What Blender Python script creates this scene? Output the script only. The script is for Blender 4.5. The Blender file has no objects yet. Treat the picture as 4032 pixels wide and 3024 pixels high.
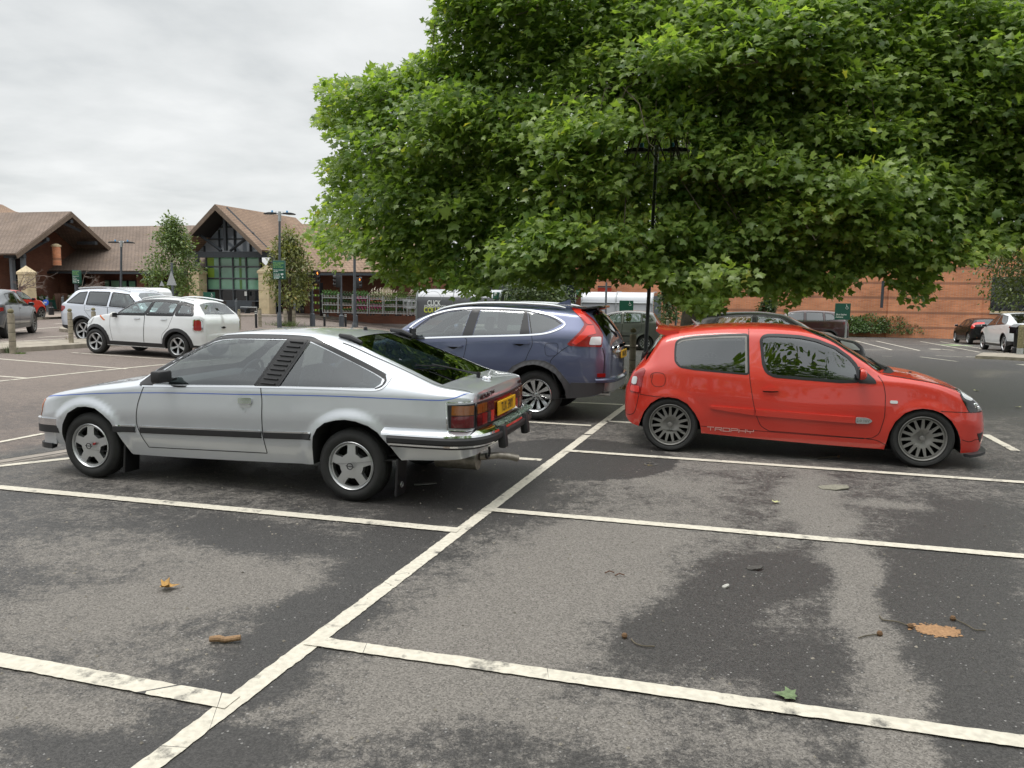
import bpy, bmesh, math, random
import numpy as np
from mathutils import Vector, Matrix
from mathutils.geometry import delaunay_2d_cdt

SC = bpy.context.scene
COL = SC.collection
rng = np.random.default_rng(7)
random.seed(7)

# ------------------------------------------------------------------ camera
F, PITCH, ROLL, CH = 3117.0, 0.11928, 0.010756, 1.7604
IW, IH = 4032.0, 3024.0
_c, _s, _cp, _sp = math.cos(ROLL), math.sin(ROLL), math.cos(PITCH), math.sin(PITCH)
C_R = np.array([_c, _sp*_s, _cp*_s])
C_D = np.array([_s, -_sp*_c, -_cp*_c])
C_F = np.array([0, _cp, -_sp])
cam_d = bpy.data.cameras.new('camera')
cam = bpy.data.objects.new('camera', cam_d)
COL.objects.link(cam)
cam_d.sensor_fit = 'HORIZONTAL'
cam_d.sensor_width = 36.0
cam_d.lens = F/IW*36.0
cam_d.clip_start = 0.05
cam_d.clip_end = 2000
cam.matrix_world = Matrix(((C_R[0], -C_D[0], -C_F[0], 0), (C_R[1], -C_D[1], -C_F[1], 0), (C_R[2], -C_D[2], -C_F[2], CH), (0, 0, 0, 1)))
SC.camera = cam

# ------------------------------------------------------------------ world, sun, exposure
world = bpy.data.worlds.new('World')
SC.world = world
world.use_nodes = True
SUN_EL, SUN_ROT = math.radians(74), math.radians(250)
def build_world():
    nt = world.node_tree
    nt.nodes.clear()
    N = nt.nodes.new
    L = nt.links.new
    out = N('ShaderNodeOutputWorld'); bg = N('ShaderNodeBackground')
    sky = N('ShaderNodeTexSky'); sky.sky_type = 'NISHITA'; sky.sun_disc = False
    sky.sun_elevation = SUN_EL; sky.sun_rotation = SUN_ROT
    tc = N('ShaderNodeTexCoord'); sep = N('ShaderNodeSeparateXYZ')
    L(tc.outputs['Generated'], sep.inputs[0])
    # project the view direction on a flat cloud layer
    mx = N('ShaderNodeMath'); mx.operation = 'MAXIMUM'; mx.inputs[1].default_value = 0.0
    L(sep.outputs['Z'], mx.inputs[0])
    ad = N('ShaderNodeMath'); ad.operation = 'ADD'; ad.inputs[1].default_value = 0.16
    L(mx.outputs[0], ad.inputs[0])
    dx = N('ShaderNodeMath'); dx.operation = 'DIVIDE'; L(sep.outputs['X'], dx.inputs[0]); L(ad.outputs[0], dx.inputs[1])
    dy = N('ShaderNodeMath'); dy.operation = 'DIVIDE'; L(sep.outputs['Y'], dy.inputs[0]); L(ad.outputs[0], dy.inputs[1])
    cb = N('ShaderNodeCombineXYZ'); L(dx.outputs[0], cb.inputs[0]); L(dy.outputs[0], cb.inputs[1])
    n1 = N('ShaderNodeTexNoise'); n1.inputs['Scale'].default_value = 0.9; n1.inputs['Detail'].default_value = 7; n1.inputs['Roughness'].default_value = 0.52
    n1.inputs['Distortion'].default_value = 0.35
    L(cb.outputs[0], n1.inputs['Vector'])
    n2 = N('ShaderNodeTexNoise'); n2.inputs['Scale'].default_value = 2.6; n2.inputs['Detail'].default_value = 6; n2.inputs['Roughness'].default_value = 0.55
    L(cb.outputs[0], n2.inputs['Vector'])
    mixn = N('ShaderNodeMath'); mixn.operation = 'MULTIPLY_ADD'; mixn.inputs[1].default_value = 0.45
    L(n2.outputs[0], mixn.inputs[0]); L(n1.outputs[0], mixn.inputs[2])
    cr = N('ShaderNodeValToRGB')
    e = cr.color_ramp.elements
    e[0].position = 0.55; e[0].color = (5.25, 5.45, 5.5, 1)
    e[1].position = 0.90; e[1].color = (7.5, 7.6, 7.55, 1)
    m_ = cr.color_ramp.elements.new(0.70); m_.color = (6.35, 6.5, 6.48, 1)
    L(mixn.outputs[0], cr.inputs[0])
    # an overcast sky is brighter overhead than at the horizon
    gr = N('ShaderNodeMapRange'); gr.inputs['From Min'].default_value = 0.30; gr.inputs['From Max'].default_value = 0.85
    gr.inputs['To Min'].default_value = 1.0; gr.inputs['To Max'].default_value = 2.5; gr.clamp = True
    L(sep.outputs['Z'], gr.inputs['Value'])
    ml = N('ShaderNodeMixRGB'); ml.blend_type = 'MULTIPLY'; ml.inputs[0].default_value = 1
    L(cr.outputs[0], ml.inputs[1]); L(gr.outputs[0], ml.inputs[2])
    mixs = N('ShaderNodeMixRGB'); mixs.inputs[0].default_value = 0.94
    L(sky.outputs[0], mixs.inputs[1]); L(ml.outputs[0], mixs.inputs[2])
    L(mixs.outputs[0], bg.inputs['Color']); bg.inputs['Strength'].default_value = 0.1
    L(bg.outputs[0], out.inputs[0])
build_world()
sun_d = bpy.data.lights.new('sun', 'SUN')
sun_d.energy = 1.25
sun_d.angle = math.radians(24)
sun_d.color = (1.0, 0.96, 0.9)
sun = bpy.data.objects.new('sun', sun_d)
COL.objects.link(sun)
# sky rotation 0 = +Y, clockwise seen from above
_sd = Vector((math.sin(SUN_ROT)*math.cos(SUN_EL), math.cos(SUN_ROT)*math.cos(SUN_EL), math.sin(SUN_EL)))
sun.rotation_euler = _sd.to_track_quat('Z', 'Y').to_euler()
sun.location = (0, 0, 30)
SC.view_settings.view_transform = 'Standard'
SC.view_settings.look = 'None'
SC.view_settings.gamma = 1
SC.view_settings.exposure = 0.32
SC.cycles.max_bounces = 8
SC.cycles.transparent_max_bounces = 24
SC.cycles.caustics_reflective = False
SC.cycles.caustics_refractive = False

# ------------------------------------------------------------------ geometry of the place
TH_D, TH_E = 0.3119, 0.27347
D_ = np.array([math.sin(TH_D), math.cos(TH_D)])          # along the white centre line
E_ = np.array([math.cos(TH_E), -math.sin(TH_E)])         # along the bays
DD = np.array([math.sin(TH_E), math.cos(TH_E)])          # square to the bays

def gz(x, y):
    x = np.asarray(x, float); y = np.asarray(y, float)
    t = np.maximum(y - 11.0, 0)
    d = 0.03*(t - 2*(1 - np.exp(-t/2)))
    d = np.minimum(d, 1.0)
    k = np.clip((x + 16)/14.0, 0, 1); k = k*k*(3 - 2*k)
    return -d*k

def ray(u, v):
    x = (u - IW/2)/F; y = (v - IH/2)/F
    return C_F + C_R*x + C_D*y

def gp(u, v, z=0.0):
    """point of the ground (plus z) seen at a place in the photograph"""
    d = ray(u, v); g = 0.0
    for _ in range(60):
        t = (g + z - CH)/d[2]
        if t < 0 or t > 400: t = 400
        g = 0.5*g + 0.5*float(gz(d[0]*t, d[1]*t))
    return np.array([d[0]*t, d[1]*t, CH + d[2]*t])

def dp(u, v, y):
    """point at depth y"""
    d = ray(u, v); t = y/d[1]
    return np.array([0, 0, CH]) + d*t

def pp(u, v, P, n):
    """point on the upright plane through P with ground normal n"""
    d = ray(u, v); n = np.array(n); t = (np.array(P)[:2] @ n)/(d[:2] @ n)
    return np.array([0, 0, CH]) + d*t

def project(P):
    P = np.asarray(P, float) - np.array([0, 0, CH])
    w = P @ C_F
    return IW/2 + F*(P @ C_R)/w, IH/2 + F*(P @ C_D)/w, w

# ------------------------------------------------------------------ objects
def link(name, me, parent=None, mats=None):
    o = bpy.data.objects.new(name, me)
    COL.objects.link(o)
    if parent is not None: o.parent = parent
    for m in (mats or []): me.materials.append(m)
    return o

def empty(name, label, cat, loc=(0, 0, 0), rz=0.0, group=None, scale=1.0):
    o = bpy.data.objects.new(name, None)
    COL.objects.link(o)
    o.empty_display_size = 0.2
    o.location = loc; o.rotation_euler = (0, 0, rz); o.scale = (scale,)*3
    return tag(o, label, cat, group)

def tag(o, label=None, cat=None, group=None, kind=None):
    if label: o['label'] = label
    if cat: o['category'] = cat
    if group: o['group'] = group
    if kind: o['kind'] = kind
    return o

def mesh(name, V, Fc, mats, parent=None, smooth=False, normals=None, mi=None):
    me = bpy.data.meshes.new(name)
    V = np.asarray(V, float)
    me.from_pydata(V.tolist(), [], [tuple(int(i) for i in f) for f in Fc])
    if not isinstance(mats, (list, tuple)): mats = [mats]
    if smooth or normals is not None:
        me.polygons.foreach_set('use_smooth', [True]*len(me.polygons))
    if mi is not None: me.polygons.foreach_set('material_index', list(mi))
    me.update()
    if normals is not None:
        me.normals_split_custom_set_from_vertices(np.asarray(normals, float).tolist())
    return link(name, me, parent, mats)

class MB:
    """collects shapes that end in one mesh"""
    def __init__(s): s.V = []; s.F = []; s.M = []; s.n = 0
    def add(s, V, Fc, m=0):
        V = np.asarray(V, float).reshape(-1, 3)
        s.V.append(V); s.F += [tuple(int(i) + s.n for i in f) for f in Fc]; s.M += [m]*len(Fc); s.n += len(V)
        return s
    def box(s, c, d, rz=0.0, m=0, bevel=0.0, rx=0.0, ry=0.0):
        x, y, z = [q/2 for q in d]
        if bevel > 0:
            b = min(bevel, x*.9, y*.9, z*.9)
            V = []; idx = {}
            bm = bmesh.new(); bmesh.ops.create_cube(bm, size=1)
            bmesh.ops.scale(bm, vec=(2*x, 2*y, 2*z), verts=bm.verts)
            bmesh.ops.bevel(bm, geom=bm.edges[:], offset=b, segments=2, profile=0.5, affect='EDGES')
            bm.verts.index_update()
            V = np.array([v.co[:] for v in bm.verts]); Fc = [[v.index for v in f.verts] for f in bm.faces]; bm.free()
        else:
            V = np.array([(i, j, k) for i in (-x, x) for j in (-y, y) for k in (-z, z)])
            Fc = [(0, 1, 3, 2), (4, 6, 7, 5), (0, 4, 5, 1), (2, 3, 7, 6), (0, 2, 6, 4), (1, 5, 7, 3)]
        R = np.array((Matrix.Rotation(rz, 3, 'Z') @ Matrix.Rotation(ry, 3, 'Y') @ Matrix.Rotation(rx, 3, 'X')))
        return s.add(V @ R.T + np.array(c), Fc, m)
    def tube(s, pts, r, n=10, m=0, caps=True):
        pts = np.asarray(pts, float); k = len(pts)
        r = np.broadcast_to(np.asarray(r, float), (k,))
        T = np.gradient(pts, axis=0); T /= np.linalg.norm(T, axis=1)[:, None] + 1e-12
        up = np.array([0, 0, 1.0]) if abs(T[0][2]) < 0.9 else np.array([1.0, 0, 0])
        V = []
        a = np.arange(n)/n*2*math.pi
        for i in range(k):
            X = np.cross(up, T[i]); X /= np.linalg.norm(X) + 1e-12
            Y = np.cross(T[i], X); up = Y if abs(Y @ T[i]) < .5 else up
            V.append(pts[i] + r[i]*(np.cos(a)[:, None]*X + np.sin(a)[:, None]*Y))
        Fc = []
        for i in range(k-1):
            for j in range(n):
                q = (j+1) % n
                Fc.append((i*n+j, i*n+q, (i+1)*n+q, (i+1)*n+j))
        if caps: Fc += [tuple(range(n-1, -1, -1)), tuple((k-1)*n+j for j in range(n))]
        return s.add(np.concatenate(V), Fc, m)
    def lathe(s, prof, c=(0, 0, 0), n=20, axis='Z', m=0, a0=0, a1=2*math.pi):
        prof = np.asarray(prof, float); k = len(prof); full = abs(a1-a0-2*math.pi) < 1e-6
        na = n if full else n+1
        a = a0 + np.arange(na)/n*(a1-a0)
        V = np.zeros((k, na, 3))
        V[..., 0] = prof[:, 0, None]*np.cos(a); V[..., 1] = prof[:, 0, None]*np.sin(a); V[..., 2] = prof[:, 1, None]
        if axis == 'Y': V = V[..., [0, 2, 1]]*np.array([1, 1, -1])
        if axis == 'X': V = V[..., [2, 0, 1]]
        Fc = []
        for i in range(k-1):
            for j in range(n):
                q = (j+1) % na
                Fc.append((i*na+j, i*na+q, (i+1)*na+q, (i+1)*na+j))
        return s.add(V.reshape(-1, 3) + np.array(c), Fc, m)
    def sphere(s, c, r, n=10, m=0):
        t = np.linspace(0, math.pi, max(5, n//2+1))
        r = np.broadcast_to(np.asarray(r, float), (3,))
        q = MB().lathe(np.stack([np.sin(t)+1e-6, -np.cos(t)], 1), n=n)
        return s.add(np.concatenate(q.V)*r + np.array(c), q.F, m)
    def poly(s, P, thick=None, m=0):
        """flat polygon (3-D points), optionally given a thickness vector"""
        P = np.asarray(P, float); n = len(P)
        if thick is None: return s.add(P, [tuple(range(n))], m)
        t = np.asarray(thick, float)
        V = np.concatenate([P, P+t])
        Fc = [tuple(range(n-1, -1, -1)), tuple(range(n, 2*n))] + [(i, (i+1) % n, n+(i+1) % n, n+i) for i in range(n)]
        return s.add(V, Fc, m)
    def build(s, name, mats, parent=None, smooth=False, angle=None):
        if not isinstance(mats, (list, tuple)): mats = [mats]
        o = mesh(name, np.concatenate(s.V), s.F, mats, parent, smooth=smooth, mi=s.M)
        bm = bmesh.new(); bm.from_mesh(o.data)
        bmesh.ops.recalc_face_normals(bm, faces=bm.faces[:])
        if smooth:
            lim = math.radians(angle or 35)
            for e in bm.edges:
                if len(e.link_faces) == 2 and e.calc_face_angle(0) > lim: e.smooth = False
        bm.to_mesh(o.data); bm.free()
        return o

def cap_sphere(r, h, n=6):
    t = np.linspace(0, math.pi/2, n)
    return np.stack([r*np.cos(t), h*np.sin(t)], 1)

def kids(o): return [c for c in COL.objects if c.parent == o]

def copy_tree(o, parent=None, label=None):
    c = o.copy(); COL.objects.link(c)
    if parent is not None: c.parent = parent
    for ch in o.children: copy_tree(ch, c)
    if label: c['label'] = label
    return c

def text_data(body, size, font_scale=1.0, extrude=0.0, align='CENTER', space=1.0, bold=0.0):
    cu = bpy.data.curves.new('lettering', 'FONT')
    cu.body = body; cu.size = size; cu.extrude = extrude; cu.align_x = align; cu.align_y = 'CENTER'
    cu.space_character = space; cu.offset = bold; cu.resolution_u = 3
    o = bpy.data.objects.new('lettering', cu); COL.objects.link(o)
    dg = bpy.context.evaluated_depsgraph_get()
    me = bpy.data.meshes.new_from_object(o.evaluated_get(dg))
    bpy.data.objects.remove(o); bpy.data.curves.remove(cu)
    if font_scale != 1.0:
        for v in me.vertices: v.co.x *= font_scale
    return me

def text(body, size, mat, parent, loc, right, up, **k):
    """lettering that reads along right, upright along up"""
    me = text_data(body, size, **k)
    me.materials.clear(); me.materials.append(mat)
    o = bpy.data.objects.new('lettering', me); COL.objects.link(o); o.parent = parent
    r = Vector(right).normalized(); u = Vector(up); u = (u - r*u.dot(r)).normalized(); n = r.cross(u)
    o.matrix_local = Matrix(((r.x, u.x, n.x, loc[0]), (r.y, u.y, n.y, loc[1]), (r.z, u.z, n.z, loc[2]), (0, 0, 0, 1)))
    return o

# ------------------------------------------------------------------ materials
def mat(name, col, rough=0.5, metal=0.0, coat=0.0, var=0.0, vscale=8.0, bump=0.0, bscale=60.0, spec=0.5, back=None, emit=None, dirt=0.0):
    m = bpy.data.materials.new(name); m.use_nodes = True
    nt = m.node_tree; N = nt.nodes.new; L = nt.links.new
    b = nt.nodes['Principled BSDF']; out = nt.nodes['Material Output']
    b.inputs['Base Color'].default_value = (*col, 1); b.inputs['Roughness'].default_value = rough
    b.inputs['Metallic'].default_value = metal; b.inputs['Coat Weight'].default_value = coat
    b.inputs['Coat Roughness'].default_value = 0.03; b.inputs['Specular IOR Level'].default_value = spec
    if emit: b.inputs['Emission Color'].default_value = (*col, 1); b.inputs['Emission Strength'].default_value = emit
    tc = N('ShaderNodeTexCoord')
    if var > 0:
        n = N('ShaderNodeTexNoise'); n.inputs['Scale'].default_value = vscale; n.inputs['Detail'].default_value = 5
        L(tc.outputs['Object'], n.inputs['Vector'])
        mr = N('ShaderNodeMapRange'); mr.inputs['From Min'].default_value = .3; mr.inputs['From Max'].default_value = .7
        mr.inputs['To Min'].default_value = 1-var; mr.inputs['To Max'].default_value = 1+var
        L(n.outputs[0], mr.inputs['Value'])
        mm = N('ShaderNodeMixRGB'); mm.blend_type = 'MULTIPLY'; mm.inputs[0].default_value = 1; mm.inputs[1].default_value = (*col, 1)
        L(mr.outputs[0], mm.inputs[2]); L(mm.outputs[0], b.inputs['Base Color'])
    if dirt > 0:
        n = N('ShaderNodeTexNoise'); n.inputs['Scale'].default_value = 5; n.inputs['Detail'].default_value = 8
        L(tc.outputs['Object'], n.inputs['Vector'])
        mr = N('ShaderNodeMapRange'); mr.inputs['From Min'].default_value = .35; mr.inputs['From Max'].default_value = .75
        mr.inputs['To Min'].default_value = rough; mr.inputs['To Max'].default_value = min(1, rough+dirt)
        L(n.outputs[0], mr.inputs['Value']); L(mr.outputs[0], b.inputs['Roughness'])
    if bump > 0:
        n = N('ShaderNodeTexNoise'); n.inputs['Scale'].default_value = bscale; n.inputs['Detail'].default_value = 4
        L(tc.outputs['Object'], n.inputs['Vector'])
        bp = N('ShaderNodeBump'); bp.inputs['Strength'].default_value = bump; bp.inputs['Distance'].default_value = 0.02
        L(n.outputs[0], bp.inputs['Height']); L(bp.outputs[0], b.inputs['Normal'])
    if back:
        g = N('ShaderNodeNewGeometry'); d = N('ShaderNodeBsdfDiffuse'); d.inputs[0].default_value = (*back, 1)
        mx = N('ShaderNodeMixShader'); L(g.outputs['Backfacing'], mx.inputs[0]); L(b.outputs[0], mx.inputs[1]); L(d.outputs[0], mx.inputs[2])
        L(mx.outputs[0], out.inputs['Surface'])
    return m

def glass(name, tint, refl=1.0, ior=1.5):
    m = bpy.data.materials.new(name); m.use_nodes = True
    nt = m.node_tree; nt.nodes.clear(); N = nt.nodes.new; L = nt.links.new
    out = N('ShaderNodeOutputMaterial'); t = N('ShaderNodeBsdfTransparent'); t.inputs[0].default_value = (*tint, 1)
    g = N('ShaderNodeBsdfGlossy'); g.inputs['Roughness'].default_value = 0.0; g.inputs[0].default_value = (.95, .98, 1, 1)
    fr = N('ShaderNodeLayerWeight'); fr.inputs['Blend'].default_value = .5
    pw = N('ShaderNodeMath'); pw.operation = 'POWER'; pw.inputs[1].default_value = 4.0; L(fr.outputs['Facing'], pw.inputs[0])
    k = N('ShaderNodeMath'); k.operation = 'MULTIPLY_ADD'; k.inputs[1].default_value = .75; k.inputs[2].default_value = .085*refl; k.use_clamp = True
    L(pw.outputs[0], k.inputs[0])
    mx = N('ShaderNodeMixShader'); L(k.outputs[0], mx.inputs[0]); L(t.outputs[0], mx.inputs[1]); L(g.outputs[0], mx.inputs[2])
    L(mx.outputs[0], out.inputs[0])
    return m

M = {}
M['rubber'] = mat('tyre_rubber', (.018, .018, .018), .75, var=.25, vscale=12, bump=.2, bscale=90)
M['black'] = mat('black_plastic', (.018, .018, .02), .5)
M['satin'] = mat('satin_black', (.012, .012, .014), .35)
M['gloss_black'] = mat('gloss_black', (.008, .008, .009), .08, coat=.5)
M['dark'] = mat('dark_underside', (.012, .012, .012), .9)
M['seam'] = mat('shut_line', (.006, .006, .006), .8)
M['chrome'] = mat('chrome', (.8, .82, .84), .08, metal=1.0)
M['alu'] = mat('alloy_silver', (.55, .56, .57), .3, metal=.85, dirt=.2)
M['alu_bright'] = mat('machined_alloy', (.72, .73, .74), .22, metal=.9)
M['gun'] = mat('gunmetal_alloy', (.20, .195, .185), .45, metal=.4, dirt=.2)
M['cloth'] = mat('seat_cloth', (.035, .035, .038), .9, var=.2, vscale=40)
M['cloth_grey'] = mat('grey_seat_cloth', (.10, .11, .13), .9, var=.2, vscale=40)
M['red_cloth'] = mat('red_leather', (.30, .02, .02), .5)
M['trim'] = mat('cabin_plastic', (.03, .03, .033), .7)
M['glass_clear'] = glass('clear_glass', (.62, .70, .69), 1.5)
M['glass_mid'] = glass('blue_grey_glass', (.46, .53, .54), 1.5)
M['glass_tint'] = glass('green_tint_glass', (.40, .50, .47), 1.6)
M['glass_dark'] = glass('privacy_glass', (.10, .11, .12), 1.6)
M['red_lens'] = mat('red_lens', (.26, .010, .010), .12, coat=.6)
M['dred_lens'] = mat('dark_red_lens', (.10, .006, .008), .12, coat=.6)
M['bright_lens'] = mat('bright_red_lens', (.62, .03, .02), .12, coat=.6)
M['amber_lens'] = mat('amber_lens', (.60, .15, .02), .15, coat=.6)
M['damber_lens'] = mat('dark_amber_lens', (.19, .062, .010), .15, coat=.6)
M['clear_lens'] = mat('clear_lens', (.62, .64, .65), .1, coat=.6)
M['smoke_lens'] = mat('smoke_lens', (.05, .025, .025), .12, coat=.6)
M['plate'] = mat('yellow_plate', (.72, .40, .012), .4)
M['ink'] = mat('plate_ink', (.012, .012, .012), .5)
M['white'] = mat('white_paint_plain', (.75, .75, .73), .5)
# ------------------------------------------------------------------ ground
def vnoise(x, y, seed, sc):
    r = np.random.default_rng(seed); T = r.random((256, 256))
    X = x*sc; Y = y*sc; i = np.floor(X).astype(int); j = np.floor(Y).astype(int); fx = X-i; fy = Y-j
    fx = fx*fx*(3-2*fx); fy = fy*fy*(3-2*fy)
    g = lambda a, b: T[a % 256, b % 256]
    return (g(i, j)*(1-fx)+g(i+1, j)*fx)*(1-fy)+(g(i, j+1)*(1-fx)+g(i+1, j+1)*fx)*fy
def fbm(x, y, seed, sc, o=4):
    a = 1; t = 0; s = 0
    for k in range(o): t = t + a*vnoise(x, y, seed+k, sc*2**k); s += a; a *= .55
    return t/s

# dry grey (positive) and wet dark (negative) patches of the asphalt: centre, half axes, turn (degrees), strength; overview pixels of the place
PATCH = [(480,1270,260,55,-8,.9),(250,1200,260,40,0,.5),(150,1330,180,80,0,.55),(90,1540,260,45,12,.7),(60,1450,150,30,12,.3),
 (560,1165,170,35,6,-1.0),(700,1330,150,60,-35,-1.0),(560,1450,130,60,-25,-1.0),(400,1620,260,50,0,-.9),(860,1160,120,40,-30,-.6),(90,1600,120,30,0,-.5),
 (1200,1230,330,110,-18,.95),(1050,1400,330,110,-20,.95),(1250,1560,420,60,8,.6),(1330,1150,150,25,5,.6),(800,1560,220,60,-20,.3),
 (1550,1300,210,70,-25,-.55),(1480,1390,200,60,10,-.35),(1100,1060,120,40,-30,-.9),(1700,1240,120,40,0,-.8),(1720,1450,90,60,0,-.5),
 (1750,1080,60,60,0,.9),(1790,1130,55,30,0,.8),(1830,1210,45,70,-70,.9),(1850,1300,55,80,0,1.0),(1900,1420,60,90,20,1.0),(1950,1540,70,110,25,1.0),(1960,1650,90,60,0,.9),
 (1950,1095,120,10,5,.7),(2050,1300,140,200,0,-1.0),(2130,1150,120,60,0,-.7),(2120,1550,90,120,0,-.9),(1700,1590,120,40,8,.3),(1560,1500,130,40,0,.45),
 (1300,1000,110,30,0,-.7),(1900,980,160,14,4,.5),(1450,1040,160,18,3,.4),(1620,1010,200,10,3,.35),(450,1050,260,40,0,.2),(160,1010,120,20,0,.3),(1990,840,260,60,0,-1.0),(1700,800,200,40,0,-.6),
 (2120,803,60,6,0,1.0),(1250,870,120,14,0,.35),(900,1060,120,40,0,-.6)]
def build_ground():
    def axis(a, b, st, far):
        x = list(np.arange(a, b+1e-6, st)); s = st
        while x[-1] < far: s *= 1.16; x.append(x[-1]+s)
        s = st
        while x[0] > -far: s *= 1.16; x.insert(0, x[0]-s)
        return np.array(x)
    xs = axis(-7, 7.5, .06, 400); ys = axis(2.2, 13.5, .06, 400)
    X, Y = np.meshgrid(xs, ys); nx, ny = len(xs), len(ys)
    Z = gz(X, Y)
    V = np.stack([X, Y, Z], -1).reshape(-1, 3)
    i = np.arange(ny-1)[:, None]*nx + np.arange(nx-1)[None, :]
    Q = np.stack([i, i+1, i+nx+1, i+nx], -1).reshape(-1, 4)
    me = bpy.data.meshes.new('car_park_asphalt')
    me.vertices.add(len(V)); me.vertices.foreach_set('co', V.ravel())
    me.loops.add(Q.size); me.loops.foreach_set('vertex_index', Q.ravel().astype(np.int32))
    me.polygons.add(len(Q)); me.polygons.foreach_set('loop_start', (np.arange(len(Q))*4).astype(np.int32))
    me.update(calc_edges=True)
    u, v, w = project(V)
    u = np.where(w > .5, u, -9e3)*2212/4032; v = np.where(w > .5, v, 9e3)*2212/4032
    x, y = V[:, 0], V[:, 1]
    d = .30*(fbm(x, y, 11, .55)-.5)*2 + .15*(fbm(x, y, 31, 2.2)-.5)*2
    uu = u + 60*(fbm(x, y, 5, 1.3)-.5); vv = v + 34*(fbm(x, y, 6, 1.3)-.5)
    for (pu, pv, ru, rv, a, k) in PATCH:
        a = math.radians(a); c, s = math.cos(a), math.sin(a)
        dx, dy = uu-pu, vv-pv
        q = np.sqrt(((dx*c+dy*s)/ru)**2 + ((-dx*s+dy*c)/rv)**2)
        d = d + k*np.clip(1.35-q, 0, 1)*.62
    far = np.clip((y-9)/6, 0, 1)*np.clip((-x-1)/2, 0, 1)
    d = d*(1-.6*far) + .30*far
    c0 = gp(2275, 1800)
    r = np.hypot(x-c0[0], (y-c0[1]))
    d = np.where(r < 1.02, -.35 + .25*d, d)
    # brown-red lane surface beyond the drain on the left
    L0 = gp(0, 1800); L1 = gp(250, 1752)
    n = np.array([-(L1-L0)[1], (L1-L0)[0]]); n /= np.hypot(*n)
    side = (x-L0[0])*n[0]+(y-L0[1])*n[1]
    red = np.clip(side*3, 0, 1)*np.clip((-x+2)/2, 0, 1)
    for nm, a in (('dry', d), ('warm', red)):
        at = me.attributes.new(nm, 'FLOAT', 'POINT'); at.data.foreach_set('value', np.asarray(a, np.float32))
    o = link('car_park_asphalt', me, None, [asphalt()])
    tag(o, kind='structure')

def asphalt():
    m = bpy.data.materials.new('asphalt'); m.use_nodes = True
    nt = m.node_tree; N = nt.nodes.new; L = nt.links.new; b = nt.nodes['Principled BSDF']
    tc = N('ShaderNodeTexCoord'); P = tc.outputs['Object']
    dry = N('ShaderNodeAttribute'); dry.attribute_name = 'dry'
    warm = N('ShaderNodeAttribute'); warm.attribute_name = 'warm'
    def noise(sc, det, ro=.55):
        n = N('ShaderNodeTexNoise'); n.inputs['Scale'].default_value = sc; n.inputs['Detail'].default_value = det; n.inputs['Roughness'].default_value = ro
        L(P, n.inputs['Vector']); return n.outputs[0]
    def math_(op, a, bb, c=None):
        n = N('ShaderNodeMath'); n.operation = op
        for i, q in enumerate((a, bb, c)):
            if q is None: continue
            if isinstance(q, (int, float)): n.inputs[i].default_value = q
            else: L(q, n.inputs[i])
        return n.outputs[0]
    def mixc(f, a, bb, t='MIX'):
        n = N('ShaderNodeMixRGB'); n.blend_type = t
        for i, q in enumerate((f, a, bb)):
            if isinstance(q, (int, float)): n.inputs[i].default_value = q
            elif isinstance(q, tuple): n.inputs[i].default_value = (*q, 1)
            else: L(q, n.inputs[i])
        return n.outputs[0]
    n_b = noise(5, 6, .65); n_m = noise(45, 5, .7); n_f = noise(190, 3, .6)
    t = math_('MULTIPLY_ADD', math_('SUBTRACT', n_b, .5), 1.0, dry.outputs['Fac'])
    t = math_('MULTIPLY_ADD', math_('SUBTRACT', noise(17, 6, .75), .5), 1.35, t)
    t = math_('MULTIPLY_ADD', math_('SUBTRACT', n_m, .5), .9, t)
    t = math_('MULTIPLY_ADD', math_('SUBTRACT', n_f, .5), .75, t)
    mr = N('ShaderNodeMapRange'); mr.interpolation_type = 'SMOOTHSTEP'; mr.inputs['From Min'].default_value = -.15; mr.inputs['From Max'].default_value = .34
    L(t, mr.inputs['Value']); wet = mr.outputs[0]
    cold = mixc(wet, (.050, .047, .045), (.172, .158, .143))
    hot = mixc(wet, (.085, .068, .060), (.20, .165, .145))
    c = mixc(warm.outputs['Fac'], cold, hot)
    # stones: a pale speckle and dark pits
    vo = N('ShaderNodeTexVoronoi'); vo.inputs['Scale'].default_value = 130; L(P, vo.inputs['Vector'])
    st = N('ShaderNodeMapRange'); st.inputs['From Min'].default_value = .0; st.inputs['From Max'].default_value = 1; st.inputs['To Min'].default_value = .64; st.inputs['To Max'].default_value = 1.40
    sp = N('ShaderNodeSeparateColor'); L(vo.outputs['Color'], sp.inputs[0]); L(sp.outputs[0], st.inputs['Value'])
    c = mixc(1.0, c, st.outputs[0], 'MULTIPLY')
    big = N('ShaderNodeTexVoronoi'); big.inputs['Scale'].default_value = 60; L(P, big.inputs['Vector'])
    bs = N('ShaderNodeSeparateColor'); L(big.outputs['Color'], bs.inputs[0])
    white = math_('MULTIPLY', math_('GREATER_THAN', bs.outputs[0], .965), math_('LESS_THAN', big.outputs['Distance'], .30))
    c = mixc(math_('MULTIPLY', white, .75), c, (.30, .29, .28))
    pit = math_('GREATER_THAN', noise(75, 2, .5), .66)
    c = mixc(math_('MULTIPLY', pit, .7), c, (.022, .021, .020))
    L(c, b.inputs['Base Color'])
    rr = N('ShaderNodeMapRange'); rr.inputs['To Min'].default_value = .52; rr.inputs['To Max'].default_value = .93
    L(wet, rr.inputs['Value']); L(rr.outputs[0], b.inputs['Roughness'])
    b.inputs['Specular IOR Level'].default_value = .35
    bp = N('ShaderNodeBump'); bp.inputs['Strength'].default_value = .7; bp.inputs['Distance'].default_value = .006
    hh = math_('MULTIPLY_ADD', n_f, .6, sp.outputs[1]); L(hh, bp.inputs['Height']); L(bp.outputs[0], b.inputs['Normal'])
    return m

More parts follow.
